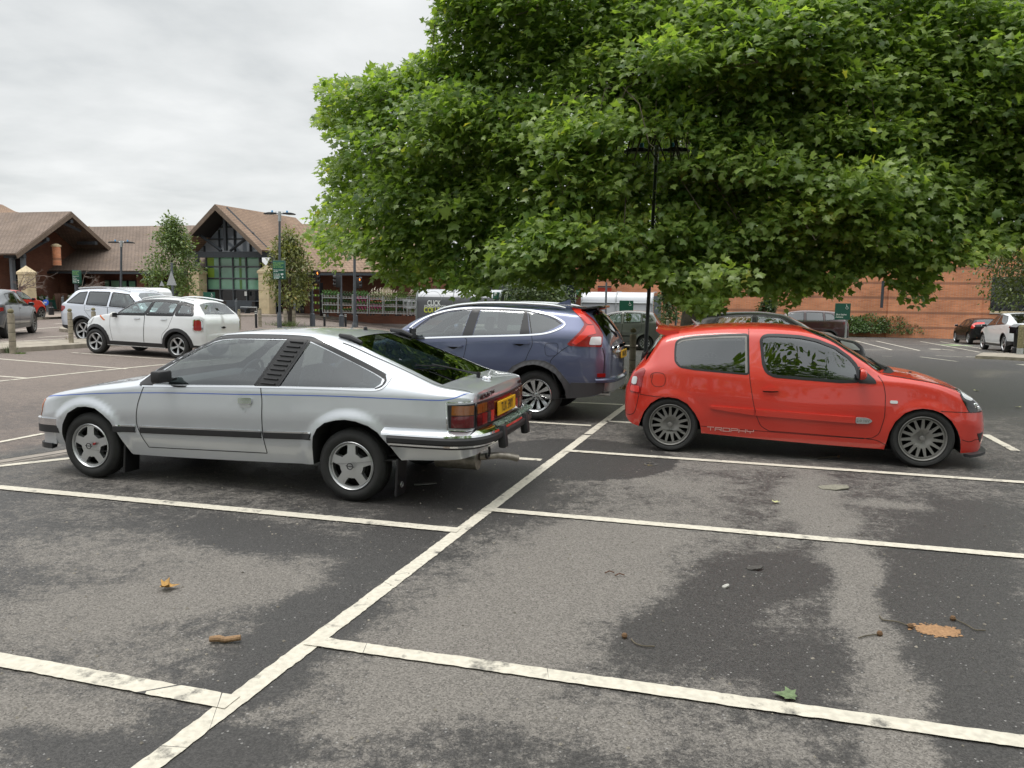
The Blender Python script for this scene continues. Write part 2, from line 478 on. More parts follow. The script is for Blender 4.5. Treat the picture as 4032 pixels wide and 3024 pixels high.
def line_mat(name='road_paint', wear=.31, col=(.58, .54, .455)):
    m = bpy.data.materials.new(name); m.use_nodes = True
    nt = m.node_tree; N = nt.nodes.new; L = nt.links.new; b = nt.nodes['Principled BSDF']
    tc = N('ShaderNodeTexCoord')
    n = N('ShaderNodeTexNoise'); n.inputs['Scale'].default_value = 5.5; n.inputs['Detail'].default_value = 9; n.inputs['Roughness'].default_value = .7
    L(tc.outputs['Object'], n.inputs['Vector'])
    mr = N('ShaderNodeMapRange'); mr.inputs['From Min'].default_value = wear; mr.inputs['From Max'].default_value = wear+.13
    L(n.outputs[0], mr.inputs['Value'])
    v = N('ShaderNodeTexVoronoi'); v.feature = 'DISTANCE_TO_EDGE'; v.inputs['Scale'].default_value = 2.1; L(tc.outputs['Object'], v.inputs['Vector'])
    n3 = N('ShaderNodeTexNoise'); n3.inputs['Scale'].default_value = 1.1; L(tc.outputs['Object'], n3.inputs['Vector'])
    th = N('ShaderNodeMapRange'); th.inputs['From Min'].default_value = .54; th.inputs['From Max'].default_value = .75; th.inputs['To Min'].default_value = 0.0; th.inputs['To Max'].default_value = .014
    L(n3.outputs[0], th.inputs['Value'])
    ck = N('ShaderNodeMath'); ck.operation = 'GREATER_THAN'; L(v.outputs['Distance'], ck.inputs[0]); L(th.outputs[0], ck.inputs[1])
    mu = N('ShaderNodeMath'); mu.operation = 'MULTIPLY'; L(mr.outputs[0], mu.inputs[0]); L(ck.outputs[0], mu.inputs[1])
    n2 = N('ShaderNodeTexNoise'); n2.inputs['Scale'].default_value = 30; n2.inputs['Detail'].default_value = 6; L(tc.outputs['Object'], n2.inputs['Vector'])
    mr2 = N('ShaderNodeMapRange'); mr2.inputs['From Min'].default_value = .3; mr2.inputs['From Max'].default_value = .7; mr2.inputs['To Min'].default_value = .82; mr2.inputs['To Max'].default_value = 1.08
    L(n2.outputs[0], mr2.inputs['Value'])
    mc = N('ShaderNodeMixRGB'); mc.blend_type = 'MULTIPLY'; mc.inputs[0].default_value = 1; mc.inputs[1].default_value = (*col, 1); L(mr2.outputs[0], mc.inputs[2])
    mx = N('ShaderNodeMixRGB'); mx.inputs[1].default_value = (.07, .067, .064, 1); L(mu.outputs[0], mx.inputs[0]); L(mc.outputs[0], mx.inputs[2])
    L(mx.outputs[0], b.inputs['Base Color']); b.inputs['Roughness'].default_value = .8
    bp = N('ShaderNodeBump'); bp.inputs['Strength'].default_value = .12; bp.inputs['Distance'].default_value = .003; L(n2.outputs[0], bp.inputs['Height']); L(bp.outputs[0], b.inputs['Normal'])
    return m

def strip(mb, A, B, w, seed=0, dz=.005, ragged=.002, step=.03):
    """a painted line from A to B on the ground with slightly ragged edges"""
    A = np.array(A)[:2]; B = np.array(B)[:2]; Ln = np.hypot(*(B-A)); n = max(2, int(Ln/step)); n = min(n, 400)
    t = np.linspace(0, 1, n); P = A+(B-A)*t[:, None]; d = (B-A)/Ln; q = np.array([-d[1], d[0]])
    r = np.random.default_rng(seed+int(abs(A[0])*97+abs(B[1])*31))
    wob = (fbm(t*Ln, t*0+seed, 3+seed, 1.2)-.5)*.010
    e1 = w/2+wob+r.normal(0, ragged, n); e2 = -w/2+wob+r.normal(0, ragged, n)
    a = P+q*e1[:, None]; b = P+q*e2[:, None]
    V = np.concatenate([np.c_[a, gz(a[:, 0], a[:, 1])+dz], np.c_[b, gz(b[:, 0], b[:, 1])+dz]])
    mb.add(V, [(i+n, i+1+n, i+1, i) for i in range(n-1)])

def build_lines():
    paint = line_mat()
    mb = MB()
    O = gp(2*0+0, 0+2600)
    # the white centre line and the bay lines on both sides, from their junctions in the place
    cA = (gp(511, 3024)[:2]+gp(625, 3024)[:2])/2 - D_*1.5
    cB = (gp(2454, 1597)[:2]+gp(2478, 1600)[:2])/2
    cd = (cB-cA)/np.hypot(*(cB-cA)); cn = np.array([cd[1], -cd[0]])
    gap = gp(2290, 1712)[:2]
    strip(mb, cA, cA+cd*((gap-cA) @ cd - .02), .10, 1)
    strip(mb, cA+cd*((gap-cA) @ cd + .05), cB+cd*2.6, .10, 2)
    def far_dir(p0, p1, Ln):
        a = np.array(p0)[:2]; b = np.array(p1)[:2]; d = (b-a)/np.hypot(*(b-a)); return a, a+d*Ln
    mid = lambda p, q: (gp(*p)[:2]+gp(*q)[:2])/2
    for (j, e, Ln) in (((mid((1287, 2514), (1225, 2552))), mid((3648, 2850.5), (3648, 2893)), 4.9),
                       ((mid((1948, 2002), (1925.5, 2018))), mid((4032, 2185.6), (4032, 2203)), 4.9),
                       ((mid((2242, 1772), (2226, 1781.5))), mid((4032, 1897), (4032, 1906.6)), 4.9)):
        a, b = far_dir(j, e, Ln); strip(mb, a-(b-a)/Ln*.06, b, .10, 3, dz=.009)
    for (j, e, Ln) in (((mid((904.5, 2734), (834, 2791))), mid((0, 2577), (0, 2629)), 4.8),
                       ((mid((1790, 2079), (1763, 2098))), mid((0, 1914), (0, 1928.5)), 4.8)):
        a, b = far_dir(j, e, Ln); strip(mb, a-(b-a)/Ln*.06, b, .11, 4, dz=.009)
    strip(mb, mid((2136, 1809), (2127, 1816)), mid((2136, 1809), (2127, 1816))-E_*4.7, .10, 5)
    strip(mb, mid((2396, 1655), (2380, 1664)), mid((2396, 1655), (2380, 1664))+E_*4.2, .10, 6)
    strip(mb, mid((2332, 1673), (2323, 1680)), mid((2332, 1673), (2323, 1680))-E_*4.7, .10, 7)
    strip(mb, gp(2454, 1594)[:2], gp(2454, 1594)[:2]-E_*4.7, .10, 8)
    strip(mb, gp(2454, 1594)[:2]+E_*.0+DD*2.4, gp(2454, 1594)[:2]-E_*4.7+DD*2.4, .10, 9)
    strip(mb, gp(3880, 1712), gp(3998, 1776), .10, 10)
    # left rows beyond the lane
    strip(mb, gp(-300, 1868), gp(275, 1806), .10, 11)
    strip(mb, gp(-300, 1800), gp(171, 1708), .08, 12)
    strip(mb, gp(-200, 1523), gp(900, 1412), .10, 13)
    strip(mb, gp(-200, 1398), gp(500, 1453), .10, 14)
    strip(mb, gp(-200, 1468), gp(100, 1489), .10, 15)
    strip(mb, gp(285, 1389), gp(720, 1419), .10, 16)
    for a, b in (((150, 1329), (300, 1321)), ((0, 1348), (330, 1331)), ((0, 1306), (330, 1281)), ((215, 1276), (285, 1270)), ((1270, 1311), (1330, 1310)), ((1040, 1306), (1180, 1300)),
                 ((1180, 1322), (1330, 1317)), ((1000, 1330), (1140, 1320)), ((1500, 1292), (1640, 1296))):
        strip(mb, gp(*a), gp(*b), .14, 20)
    # right-hand bays under the wall
    k = lambda a, b: (3300+a*.33092, 1250+b*.33092)
    for a, b, w in (((130, 245), (640, 388), .10), ((360, 245), (970, 395), .10), ((900, 262), (1690, 415), .10), ((1150, 272), (2030, 425), .10), ((160, 298), (280, 296), .10),
                    ((360, 245), (900, 262), .10), ((250, 385), (640, 388), .10), ((640, 388), (1680, 415), .03), ((650, 315), (1080, 325), .10), ((980, 470), (1420, 525), .12), ((1700, 425), (2212, 447), .25),
                    ((1520, 468), (1780, 478), .2), ((2170, 560), (2300, 575), .3), ((520, 460), (640, 464), .1), ((1160, 455), (1480, 470), .12), ((1640, 490), (1760, 494), .12), ((1090, 370), (1380, 392), .18), ((1090, 385), (1250, 380), .15), ((660, 268), (810, 280), .2)):
        strip(mb, gp(*k(*a)), gp(*k(*b)), w, 30)
    o = mb.build('parking_lines', paint); tag(o, kind='structure')
    g = MB()
    gm = mat('green_bay_paint', (.30, .42, .20), .85, var=.5, vscale=3)
    for a, b in (((1300, 330), (1500, 330)), ((120, 232), (280, 237))):
        strip(g, gp(*k(*a)), gp(*k(*b)), 1.3, 40, dz=.003)
    tag(g.build('green_paint', gm), kind='structure')
    # linear drain in the lane on the left
    dm = mat('drain_concrete', (.26, .23, .20), .9, var=.25, vscale=6)
    dg = mat('drain_slot', (.03, .03, .03), .8)
    g = MB()
    A, B = gp(-400, 1890)[:2], gp(285, 1778)[:2]
    dv = (B-A)/np.hypot(*(B-A)); nv = np.array([-dv[1], dv[0]])
    strip(g, A+nv*.02, B+nv*.02+dv*6, .30, 50, dz=.003, ragged=.002)
    o = g.build('drain_channel', dm); tag(o, kind='structure')
    g = MB()
    strip(g, A-nv*.015, B-nv*.015+dv*6, .018, 51, dz=.0075, ragged=0)
    strip(g, A-nv*.10, B-nv*.10+dv*6, .012, 51, dz=.0075, ragged=0)
    strip(g, A+nv*.16, B+nv*.16+dv*6, .014, 51, dz=.0075, ragged=0)
    tag(g.build('drain_slot', dg), kind='structure')
build_ground()
build_lines()
# ------------------------------------------------------------------ cars: one lofted shell, cut into its parts
def pchip(xp, fp, x):
    xp = np.asarray(xp, float); fp = np.asarray(fp, float); h = np.diff(xp); dl = np.diff(fp)/h; n = len(xp)
    m = np.zeros(n)
    for i in range(1, n-1):
        if dl[i-1]*dl[i] > 0:
            a = 2*h[i]+h[i-1]; b = h[i]+2*h[i-1]; m[i] = (a+b)/(a/dl[i-1]+b/dl[i])
    m[0], m[-1] = dl[0], dl[-1]
    x = np.clip(x, xp[0], xp[-1]); k = np.clip(np.searchsorted(xp, x)-1, 0, n-2)
    t = (x-xp[k])/h[k]; t2 = t*t; t3 = t2*t
    return (2*t3-3*t2+1)*fp[k] + (t3-2*t2+t)*h[k]*m[k] + (-2*t3+3*t2)*fp[k+1] + (t3-t2)*h[k]*m[k+1]

def prof(pts):
    q = sorted(pts); p = [q[0]]
    for a in q[1:]:
        if a[0]-p[-1][0] > .012: p.append(a)
    xs = [a for a, b in p]; zs = [b for a, b in p]
    return lambda x: pchip(xs, zs, np.asarray(x, float))

def pip(px, py, poly):
    poly = np.asarray(poly, float); r = np.zeros(len(px), bool); n = len(poly); j = n-1
    for i in range(n):
        xi, yi = poly[i]; xj, yj = poly[j]
        c = ((yi > py) != (yj > py))
        with np.errstate(divide='ignore', invalid='ignore'):
            r ^= c & (px < (xj-xi)*(py-yi)/((yj-yi) if yj != yi else 1e-12)+xi)
        j = i
    return r

def rounded(pts, r=.03, n=3):
    """a polygon with its corners eased"""
    P = [np.array(p, float) for p in pts]; out = []; k = len(P)
    for i in range(k):
        a, b, c = P[i-1], P[i], P[(i+1) % k]
        la, lc = np.hypot(*(a-b)), np.hypot(*(c-b)); q = min(r, la*.45, lc*.45)
        u = b+(a-b)/max(la, 1e-9)*q; v = b+(c-b)/max(lc, 1e-9)*q
        for t in np.linspace(0, 1, n+1): out.append(tuple((1-t)**2*u+2*t*(1-t)*b+t*t*v))
    return out

def offset_line(pts, w):
    P = np.asarray(pts, float); T = np.gradient(P, axis=0); T /= np.linalg.norm(T, axis=1)[:, None]+1e-12
    N_ = np.stack([-T[:, 1], T[:, 0]], 1)*w/2
    return np.concatenate([P+N_, (P-N_)[::-1]])

def densify(poly, st, closed=True):
    P = np.asarray(poly, float); out = []; n = len(P)
    for i in range(n if closed else n-1):
        a, b = P[i], P[(i+1) % n]; k = max(1, int(np.ceil(np.abs((b-a)).max()/st)))
        for t in np.arange(k)/k: out.append(a+(b-a)*t)
    if not closed: out.append(P[-1])
    return np.array(out)

def smooth_curve(pts, st=.03):
    """a smooth line through the points"""
    P = np.asarray(pts, float); d = np.r_[0, np.cumsum(np.linalg.norm(np.diff(P, axis=0), axis=1))]
    t = np.linspace(0, d[-1], max(2, int(d[-1]/st)+1))
    return np.stack([pchip(d, P[:, i], t) for i in range(P.shape[1])], 1)

def cdt(loops, pts, eps=1e-5):
    V = []; E = []
    for lp, closed in loops:
        o = len(V); n = len(lp); V += [tuple(map(float, p)) for p in lp]
        E += [(o+i, o+(i+1) % n) for i in range(n if closed else n-1)]
    V += [tuple(map(float, p)) for p in pts]
    r = delaunay_2d_cdt([Vector(v) for v in V], E, [], 0, eps)
    vo = np.array([v[:] for v in r[0]]); fo = np.array([f for f in r[2] if len(f) == 3], int)
    return vo, fo

NODE_S = np.array([0, 1, 2, 3, 4, 4.25, 4.5, 4.75, 5, 5.25, 5.5, 5.75, 6.0])
KS = 4.0     # the section parameter is stretched by 1/KS in the flat layout

class Car:
    def __init__(s, name, label, D, paint, group=None, cat='car'):
        s.D = D; s.paint = paint
        s.root = empty(name, label, cat, group=group)
        s.f = {k: prof(D[k]) for k in ('W', 'bot', 'zb', 'ze', 'ins', 'zt')}
        s.x0 = min(a for a, b in D['W']); s.x1 = max(a for a, b in D['W'])
        s.wd = D.get('round', .22); s.flares = D.get('flares', []); s.tuck = D.get('tuck', .05); s.crease = D.get('crease')
    def nodes(s, x):
        W, bot, zb, ze, ins, zt = [s.f[k](x) for k in ('W', 'bot', 'zb', 'ze', 'ins', 'zt')]
        zb = np.maximum(zb, bot+.08); ze = np.maximum(ze, zb+.012); zt = np.maximum(zt, ze+.006)
        ye = np.maximum(W-ins, .05); n = len(x); K = len(NODE_S); Y = np.zeros((n, K)); Z = np.zeros((n, K))
        h = zb-bot
        Y[:, 0] = W-s.tuck; Z[:, 0] = bot
        Y[:, 1] = W-.012; Z[:, 1] = bot+h*.30
        Y[:, 2] = W; Z[:, 2] = bot+h*.62
        Y[:, 3] = W-s.D.get('shoulder', .018); Z[:, 3] = zb
        Y[:, 4] = ye; Z[:, 4] = ze
        pw = s.D.get('crown', 2.0)
        for i in range(5, 9):
            t = NODE_S[i]-4; Y[:, i] = ye*(1-t); Z[:, i] = ze+(zt-ze)*(1-(1-t)**pw)
        for i in range(9, 13): Y[:, i] = -Y[:, 16-i]; Z[:, i] = Z[:, 16-i]
        return Y, Z
    def sec(s, x, v):
        x = np.asarray(x, float); v = np.asarray(v, float)
        Y, Z = s.nodes(x); r = np.arange(len(x))
        ds = np.diff(NODE_S)
        out = []
        w = np.minimum(s.wd, np.maximum(v, 1e-3))
        for A in (Y, Z):
            C = np.concatenate([np.zeros((len(x), 1)), np.cumsum((A[:, 1:]+A[:, :-1])/2*ds, 1)], 1)
            def Fi(q):
                k = np.clip(np.searchsorted(NODE_S, q, side='right')-1, 0, len(ds)-1); t = q-NODE_S[k]
                return C[r, k] + A[r, k]*t + (A[r, k+1]-A[r, k])/ds[k]*t*t/2
            out.append((Fi(v+w)-Fi(v-w))/(2*w))
        y, z = out
        for (cx, cz, r0, r1, h) in s.flares:
            d = np.hypot(x-cx, z-cz); t = np.clip((d-r0)/(r1-r0), 0, 1)
            y = y + np.where(v < 3.2, h*(1-t*t*(3-2*t)), 0)*np.clip((3.2-v)*2, 0, 1)
        if s.crease is not None: y = y + s.crease(x, z, v)
        return y, z
    def s_of_z(s, x, z, lo=0.0, hi=4.7):
        x = np.asarray(x, float); z = np.asarray(z, float); a = np.full(len(x), lo); b = np.full(len(x), hi)
        for _ in range(34):
            m = (a+b)/2; q = s.sec(x, m)[1]; up = q < z; a = np.where(up, m, a); b = np.where(up, b, m)
        return (a+b)/2
    def s_of_y(s, x, y):
        x = np.asarray(x, float); y = np.asarray(y, float); a = np.full(len(x), 3.4); b = np.full(len(x), 5.0)
        for _ in range(34):
            m = (a+b)/2; q = s.sec(x, m)[0]; up = q > y; a = np.where(up, m, a); b = np.where(up, b, m)
        return (a+b)/2
    def lift(s, uv, off=0.0):
        x = np.clip(uv[:, 0], s.x0, s.x1); v = np.clip(uv[:, 1]*KS, 0, 5)
        y, z = s.sec(x, v); e = 2e-3
        xa, xb = np.clip(x-e, s.x0, s.x1), np.clip(x+e, s.x0, s.x1); va, vb = np.maximum(v-.02, 0), v+.02
        ya, za = s.sec(xa, v); yb, zb = s.sec(xb, v); yc, zc = s.sec(x, va); yd, zd = s.sec(x, vb)
        dx = np.stack([xb-xa, yb-ya, zb-za], 1); dv = np.stack([x*0, yd-yc, zd-zc], 1)
        n = np.cross(dx, dv); n /= np.linalg.norm(n, axis=1)[:, None]+1e-12
        n = np.where((n[:, 1] < 0)[:, None] & (v < 3.5)[:, None], -n, n); n = np.where(((v >= 3.5) & (n[:, 2] < 0))[:, None], -n, n)
        P = np.stack([x, y, z], 1)
        return P+n*off, n
    def side_uv(s, poly, st=.035, closed=True):
        P = densify(poly, st, closed); return np.stack([P[:, 0], s.s_of_z(P[:, 0], P[:, 1])/KS], 1)
    def top_uv(s, poly, st=.05, closed=True):
        P = densify(poly, st, closed); return np.stack([P[:, 0], s.s_of_y(P[:, 0], np.maximum(P[:, 1], 0))/KS], 1)
    def emit(s, name, P, n, Fc, m, sides, merge=True, parent=None, flip=False):
        """makes the mesh on the left (+1), right (-1) or both sides"""
        mir = np.array([1, -1, 1]); parent = parent or s.root; os_ = []
        Fc = np.asarray(Fc)
        if flip: Fc = Fc[:, ::-1]
        if len(sides) == 2 and merge:
            mid = np.abs(P[:, 1]) < 1e-4; k = len(P); idx = np.where(mid, np.arange(k), k+np.cumsum(~mid)-1)   # the halves share their middle line
            n = np.where(mid[:, None], n*np.array([1, 0, 1]), n)
            return [mesh(name, np.concatenate([P, (P*mir)[~mid]]), list(Fc)+list(idx[Fc][:, ::-1]), m, parent, normals=np.concatenate([n, (n*mir)[~mid]]))]
        for sd in sides:
            if sd > 0: os_.append(mesh(name, P, Fc, m, parent, normals=n))
            else: os_.append(mesh(name, P*mir, Fc[:, ::-1], m, parent, normals=n*mir))
        return os_
    def orient(s, P, n, Fc):
        Fc = np.asarray(Fc); c = np.cross(P[Fc[:, 1]]-P[Fc[:, 0]], P[Fc[:, 2]]-P[Fc[:, 0]])
        bad = (c*n[Fc[:, 0]]).sum(1) < 0; Fc = Fc.copy(); Fc[bad] = Fc[bad][:, ::-1]; return Fc
    def shell(s, holes, doors, dx=.045, dv=.10):
        """body with its openings; holes and doors are outlines in the flat layout"""
        D = s.D; x0, x1 = s.x0, s.x1
        gx = np.r_[x0, x0+.008, x0+.02, np.arange(x0+.045, x1-.045, dx), x1-.02, x1-.008, x1]; gv = np.arange(0, 5+1e-6, dv)/KS
        G = np.stack(np.meshgrid(gx, gv), -1).reshape(-1, 2)
        inner = G[(G[:, 0] > x0+1e-6) & (G[:, 0] < x1-1e-6) & (G[:, 1] > 1e-6) & (G[:, 1] < 5/KS-1e-6)]
        b = densify([(x0, 0), (x1, 0), (x1, 5/KS), (x0, 5/KS)], .03)
        loops = [(b, True)] + [(h, True) for h in holes] + [(d, True) for d in doors]
        vo, fo = cdt(loops, inner)
        c = vo[fo].mean(1); lab = np.zeros(len(fo), int)
        for i, d in enumerate(doors): lab[(lab == 0) & pip(c[:, 0], c[:, 1], d)] = i+1
        for h in holes: lab[pip(c[:, 0], c[:, 1], h)] = -1
        P, n = s.lift(vo); fo = s.orient(P, n, fo)
        def sub(k):
            f = fo[lab == k]; u, inv = np.unique(f, return_inverse=True); return P[u], n[u], inv.reshape(-1, 3)
        p, nn, f = sub(0)
        s.body = s.emit('body', p, nn, f, s.paint, (1, -1))[0]
        s.door_objs = []
        for i in range(len(doors)):
            p, nn, f = sub(i+1)
            if len(f): s.door_objs.append(s.emit('door', p, nn, f, s.paint, (1, -1), merge=False))
        return s.body
    def patch(s, name, uv, m, off=.003, thick=.0, sides=(1, -1), merge=False, parent=None, st=.06):
        """a piece that lies on the shell, raised by off, with edges thick deep"""
        uv = np.asarray(uv, float); lo = uv.min(0); hi = uv.max(0)
        gx = np.arange(lo[0]+st/2, hi[0], st); gv = np.arange(lo[1]+.012, hi[1], .024)
        G = np.stack(np.meshgrid(gx, gv), -1).reshape(-1, 2) if len(gx) and len(gv) else np.zeros((0, 2))
        if len(G): G = G[pip(G[:, 0], G[:, 1], uv)]
        vo, fo = cdt([(uv, True)], G)
        if not len(fo): return []
        c = vo[fo].mean(1); fo = fo[pip(c[:, 0], c[:, 1], uv)]
        if not len(fo): return []
        P, n = s.lift(vo, off); fo = s.orient(P, n, fo); Fl = list(map(tuple, fo)); N_ = n
        if thick > 0:
            e = {}
            for f in fo:
                for a, b in ((f[0], f[1]), (f[1], f[2]), (f[2], f[0])): e[(a, b)] = e.get((a, b), 0)+1
            bd = [(a, b) for (a, b) in e if (b, a) not in e]
            k = len(P); B = np.concatenate([P, P-n*thick]); 
            P2 = np.concatenate([P, B]); sk = []
            for a, b in bd: sk += [(a+k, a+2*k, b+k), (b+k, a+2*k, b+2*k)]
            side_n = np.zeros_like(n)
            for a, b in bd:
                t = P[b]-P[a]; q = np.cross(t, n[a]); q /= np.linalg.norm(q)+1e-12; side_n[a] += q; side_n[b] += q
            side_n /= np.linalg.norm(side_n, axis=1)[:, None]+1e-9
            side_n = np.where(np.abs(side_n).sum(1)[:, None] < .1, n, side_n)
            P = P2; N_ = np.concatenate([n, side_n, side_n]); fo = np.concatenate([fo, s.orient(P, N_, np.array(sk))])
        return s.emit(name, P, N_, fo, m, sides, merge, parent)
    def sp(s, name, poly, m, off=.003, thick=0.0, sides=(1, -1), parent=None, rnd=0, merge=False):
        if rnd: poly = rounded(poly, rnd)
        return s.patch(name, s.side_uv(poly), m, off, thick, sides, merge, parent)
    def line(s, name, pts, w, m, off=.0016, sides=(1, -1), parent=None, merge=False, smooth=True):
        c = smooth_curve(pts) if smooth else densify(pts, .03, False)
        return s.patch(name, s.side_uv(offset_line(c, w), .05), m, off, 0, sides, merge, parent)
    def tline(s, name, pts, w, m, off=.0016, sides=(1, -1), parent=None, merge=False):
        c = smooth_curve(pts)
        return s.patch(name, s.top_uv(offset_line(c, w), .05), m, off, 0, sides, merge, parent)
    # ---- the two ends
    def end_prof(s, x):
        v = np.linspace(0, 5, 60); y, z = s.sec(np.full(60, x), v); return y, z
    def xcap(s, front, y, z):
        x = s.x1 if front else s.x0; b = s.D.get('bulge_f' if front else 'bulge_r', .04); Yp, Zp = s.end_prof(x)
        k = np.argmax(Yp); W = np.interp(z, Zp, Yp); t = np.clip(np.abs(y)/np.maximum(W, .05), 0, 1)
        zz = np.clip((z-Zp[0])/(Zp[-1]-Zp[0]), 0, 1)
        lean = s.D.get('lean_r', 0)*(1-zz)*(1-t*t) if not front else 0
        return x + (1 if front else -1)*(b*(1-t**2)*np.minimum(1, np.minimum(zz, 1-zz)*6+.0)) + lean
    def cap(s, front):
        x = s.x1 if front else s.x0; y, z = s.end_prof(x)
        out = np.concatenate([np.stack([y, z], 1), np.stack([-y, z], 1)[::-1][1:]])
        out = out[np.r_[True, np.linalg.norm(np.diff(out, axis=0), axis=1) > 1e-4]]
        s.cappatch('front_panel' if front else 'rear_panel', out, s.paint, front, 0.0)
    def cappatch(s, name, poly, m, front=False, off=.004, thick=0.0, parent=None, rnd=0, st=.05):
        if rnd: poly = rounded(poly, rnd)
        uv = densify(poly, st); lo = uv.min(0); hi = uv.max(0)
        G = np.stack(np.meshgrid(np.arange(lo[0]+st/2, hi[0], st), np.arange(lo[1]+st/2, hi[1], st)), -1).reshape(-1, 2)
        if len(G): G = G[pip(G[:, 0], G[:, 1], uv)]
        vo, fo = cdt([(uv, True)], G); c = vo[fo].mean(1); fo = fo[pip(c[:, 0], c[:, 1], uv)]
        sg = 1 if front else -1
        fx = lambda a, b: s.xcap(front, a, b)
        P = np.stack([fx(vo[:, 0], vo[:, 1]), vo[:, 0], vo[:, 1]], 1); e = .004
        ny = -(fx(vo[:, 0]+e, vo[:, 1])-fx(vo[:, 0]-e, vo[:, 1]))/(2*e); nz = -(fx(vo[:, 0], vo[:, 1]+e)-fx(vo[:, 0], vo[:, 1]-e))/(2*e)
        n = np.stack([np.ones(len(P)), np.clip(ny, -1, 1), np.clip(nz, -.6, .6)], 1)*sg; n /= np.linalg.norm(n, axis=1)[:, None]
        P = P+n*off; fo = s.orient(P, n, fo); N_ = n
        if thick > 0:
            es = {(a, b) for f in fo for a, b in ((f[0], f[1]), (f[1], f[2]), (f[2], f[0]))}
            bd = [(a, b) for a, b in es if (b, a) not in es]; k = len(P); sk = []
            for a, b in bd: sk += [(a+k, a+2*k, b+k), (b+k, a+2*k, b+2*k)]
            sn = np.zeros_like(n)
            for a, b in bd:
                q = np.cross(P[b]-P[a], n[a]); q /= np.linalg.norm(q)+1e-12; sn[a] += q; sn[b] += q
            sn /= np.linalg.norm(sn, axis=1)[:, None]+1e-9; sn = np.where(np.abs(sn).sum(1)[:, None] < .1, n, sn)
            P = np.concatenate([P, P, P-n*thick]); N_ = np.concatenate([n, sn, sn]); fo = np.concatenate([fo, s.orient(P, N_, np.array(sk))])
        return mesh(name, P, fo, m, parent or s.root, normals=N_)
    # ---- wheels and what hides behind them
    def arch(s, poly, depth=.30, lip=None):
        """dark housing behind a wheel opening"""
        P3, n = s.lift(s.side_uv(poly, .04), -.002)
        keep = P3[:, 2] > P3[:, 2].min()+.004
        k = len(P3); q = P3.copy(); q[:, 1] = np.maximum(P3[:, 1]-depth, .2)
        Fc = [(i, (i+1) % k, k+(i+1) % k, k+i) for i in range(k) if keep[i] or keep[(i+1) % k]]
        V = np.concatenate([P3, q]); Fc = Fc+[tuple(range(k, 2*k))]
        mir = np.array([1, -1, 1])
        for q in (V, V*mir): mesh('wheel_arch_liner', q, Fc, M['dark'], s.root)
    def under(s, xa, xb, z=None):
        x = np.linspace(xa, xb, 30); zz = s.f['bot'](x)+.03; w = s.f['W'](x)-.09
        V = np.concatenate([np.stack([x, w, zz], 1), np.stack([x, -w, zz], 1)]); n = len(x)
        mesh('underbody', V, [(i, i+1, n+i+1, n+i) for i in range(n-1)], M['dark'], s.root)
    def wheel(s, x, y, r, w, rr, style, rimm, side):
        """tyre, rim and hub; side +1 left, -1 right; y of the outer face"""
        hub = MB(); rm = rr
        hub.lathe([(rm*.99, -.02), (rm*.93, -.05), (rm*.92, -w+.03), (rm*.98, -w+.01)], n=40, axis='Y')
        hub.lathe([(.001, -.085), (rm*.62, -.085), (rm*.62, -.10), (.001, -.10)], n=32, axis='Y')
        hub.lathe([(.001, -w+.05), (rm*.93, -w+.05)], n=24, axis='Y')
        o = hub.build('wheel', M['dark'], s.root, smooth=True)
        o.location = (x, y*side, r)
        if side < 0: o.rotation_euler = (0, 0, math.pi)
        t = MB()
        t.lathe([(rm, -.012), (rm+.012, -.002), (rm+(r-rm)*.35, .006), (rm+(r-rm)*.62, .006), (r-.028, -.006), (r-.012, -.016), (r-.003, -.032), (r, -.05),
                 (r, -w*.30), (r-.006, -w*.31), (r-.006, -w*.35), (r, -w*.36), (r, -w*.62), (r-.006, -w*.63), (r-.006, -w*.67), (r, -w*.68), (r, -w+.05), (r-.012, -w+.02), (rm+.02, -w), (rm, -w+.01)], n=56, axis='Y')
        t.build('tyre', M['rubber'], o, smooth=True, angle=50)
        rim_face(o, rm, style, rimm)
        return o

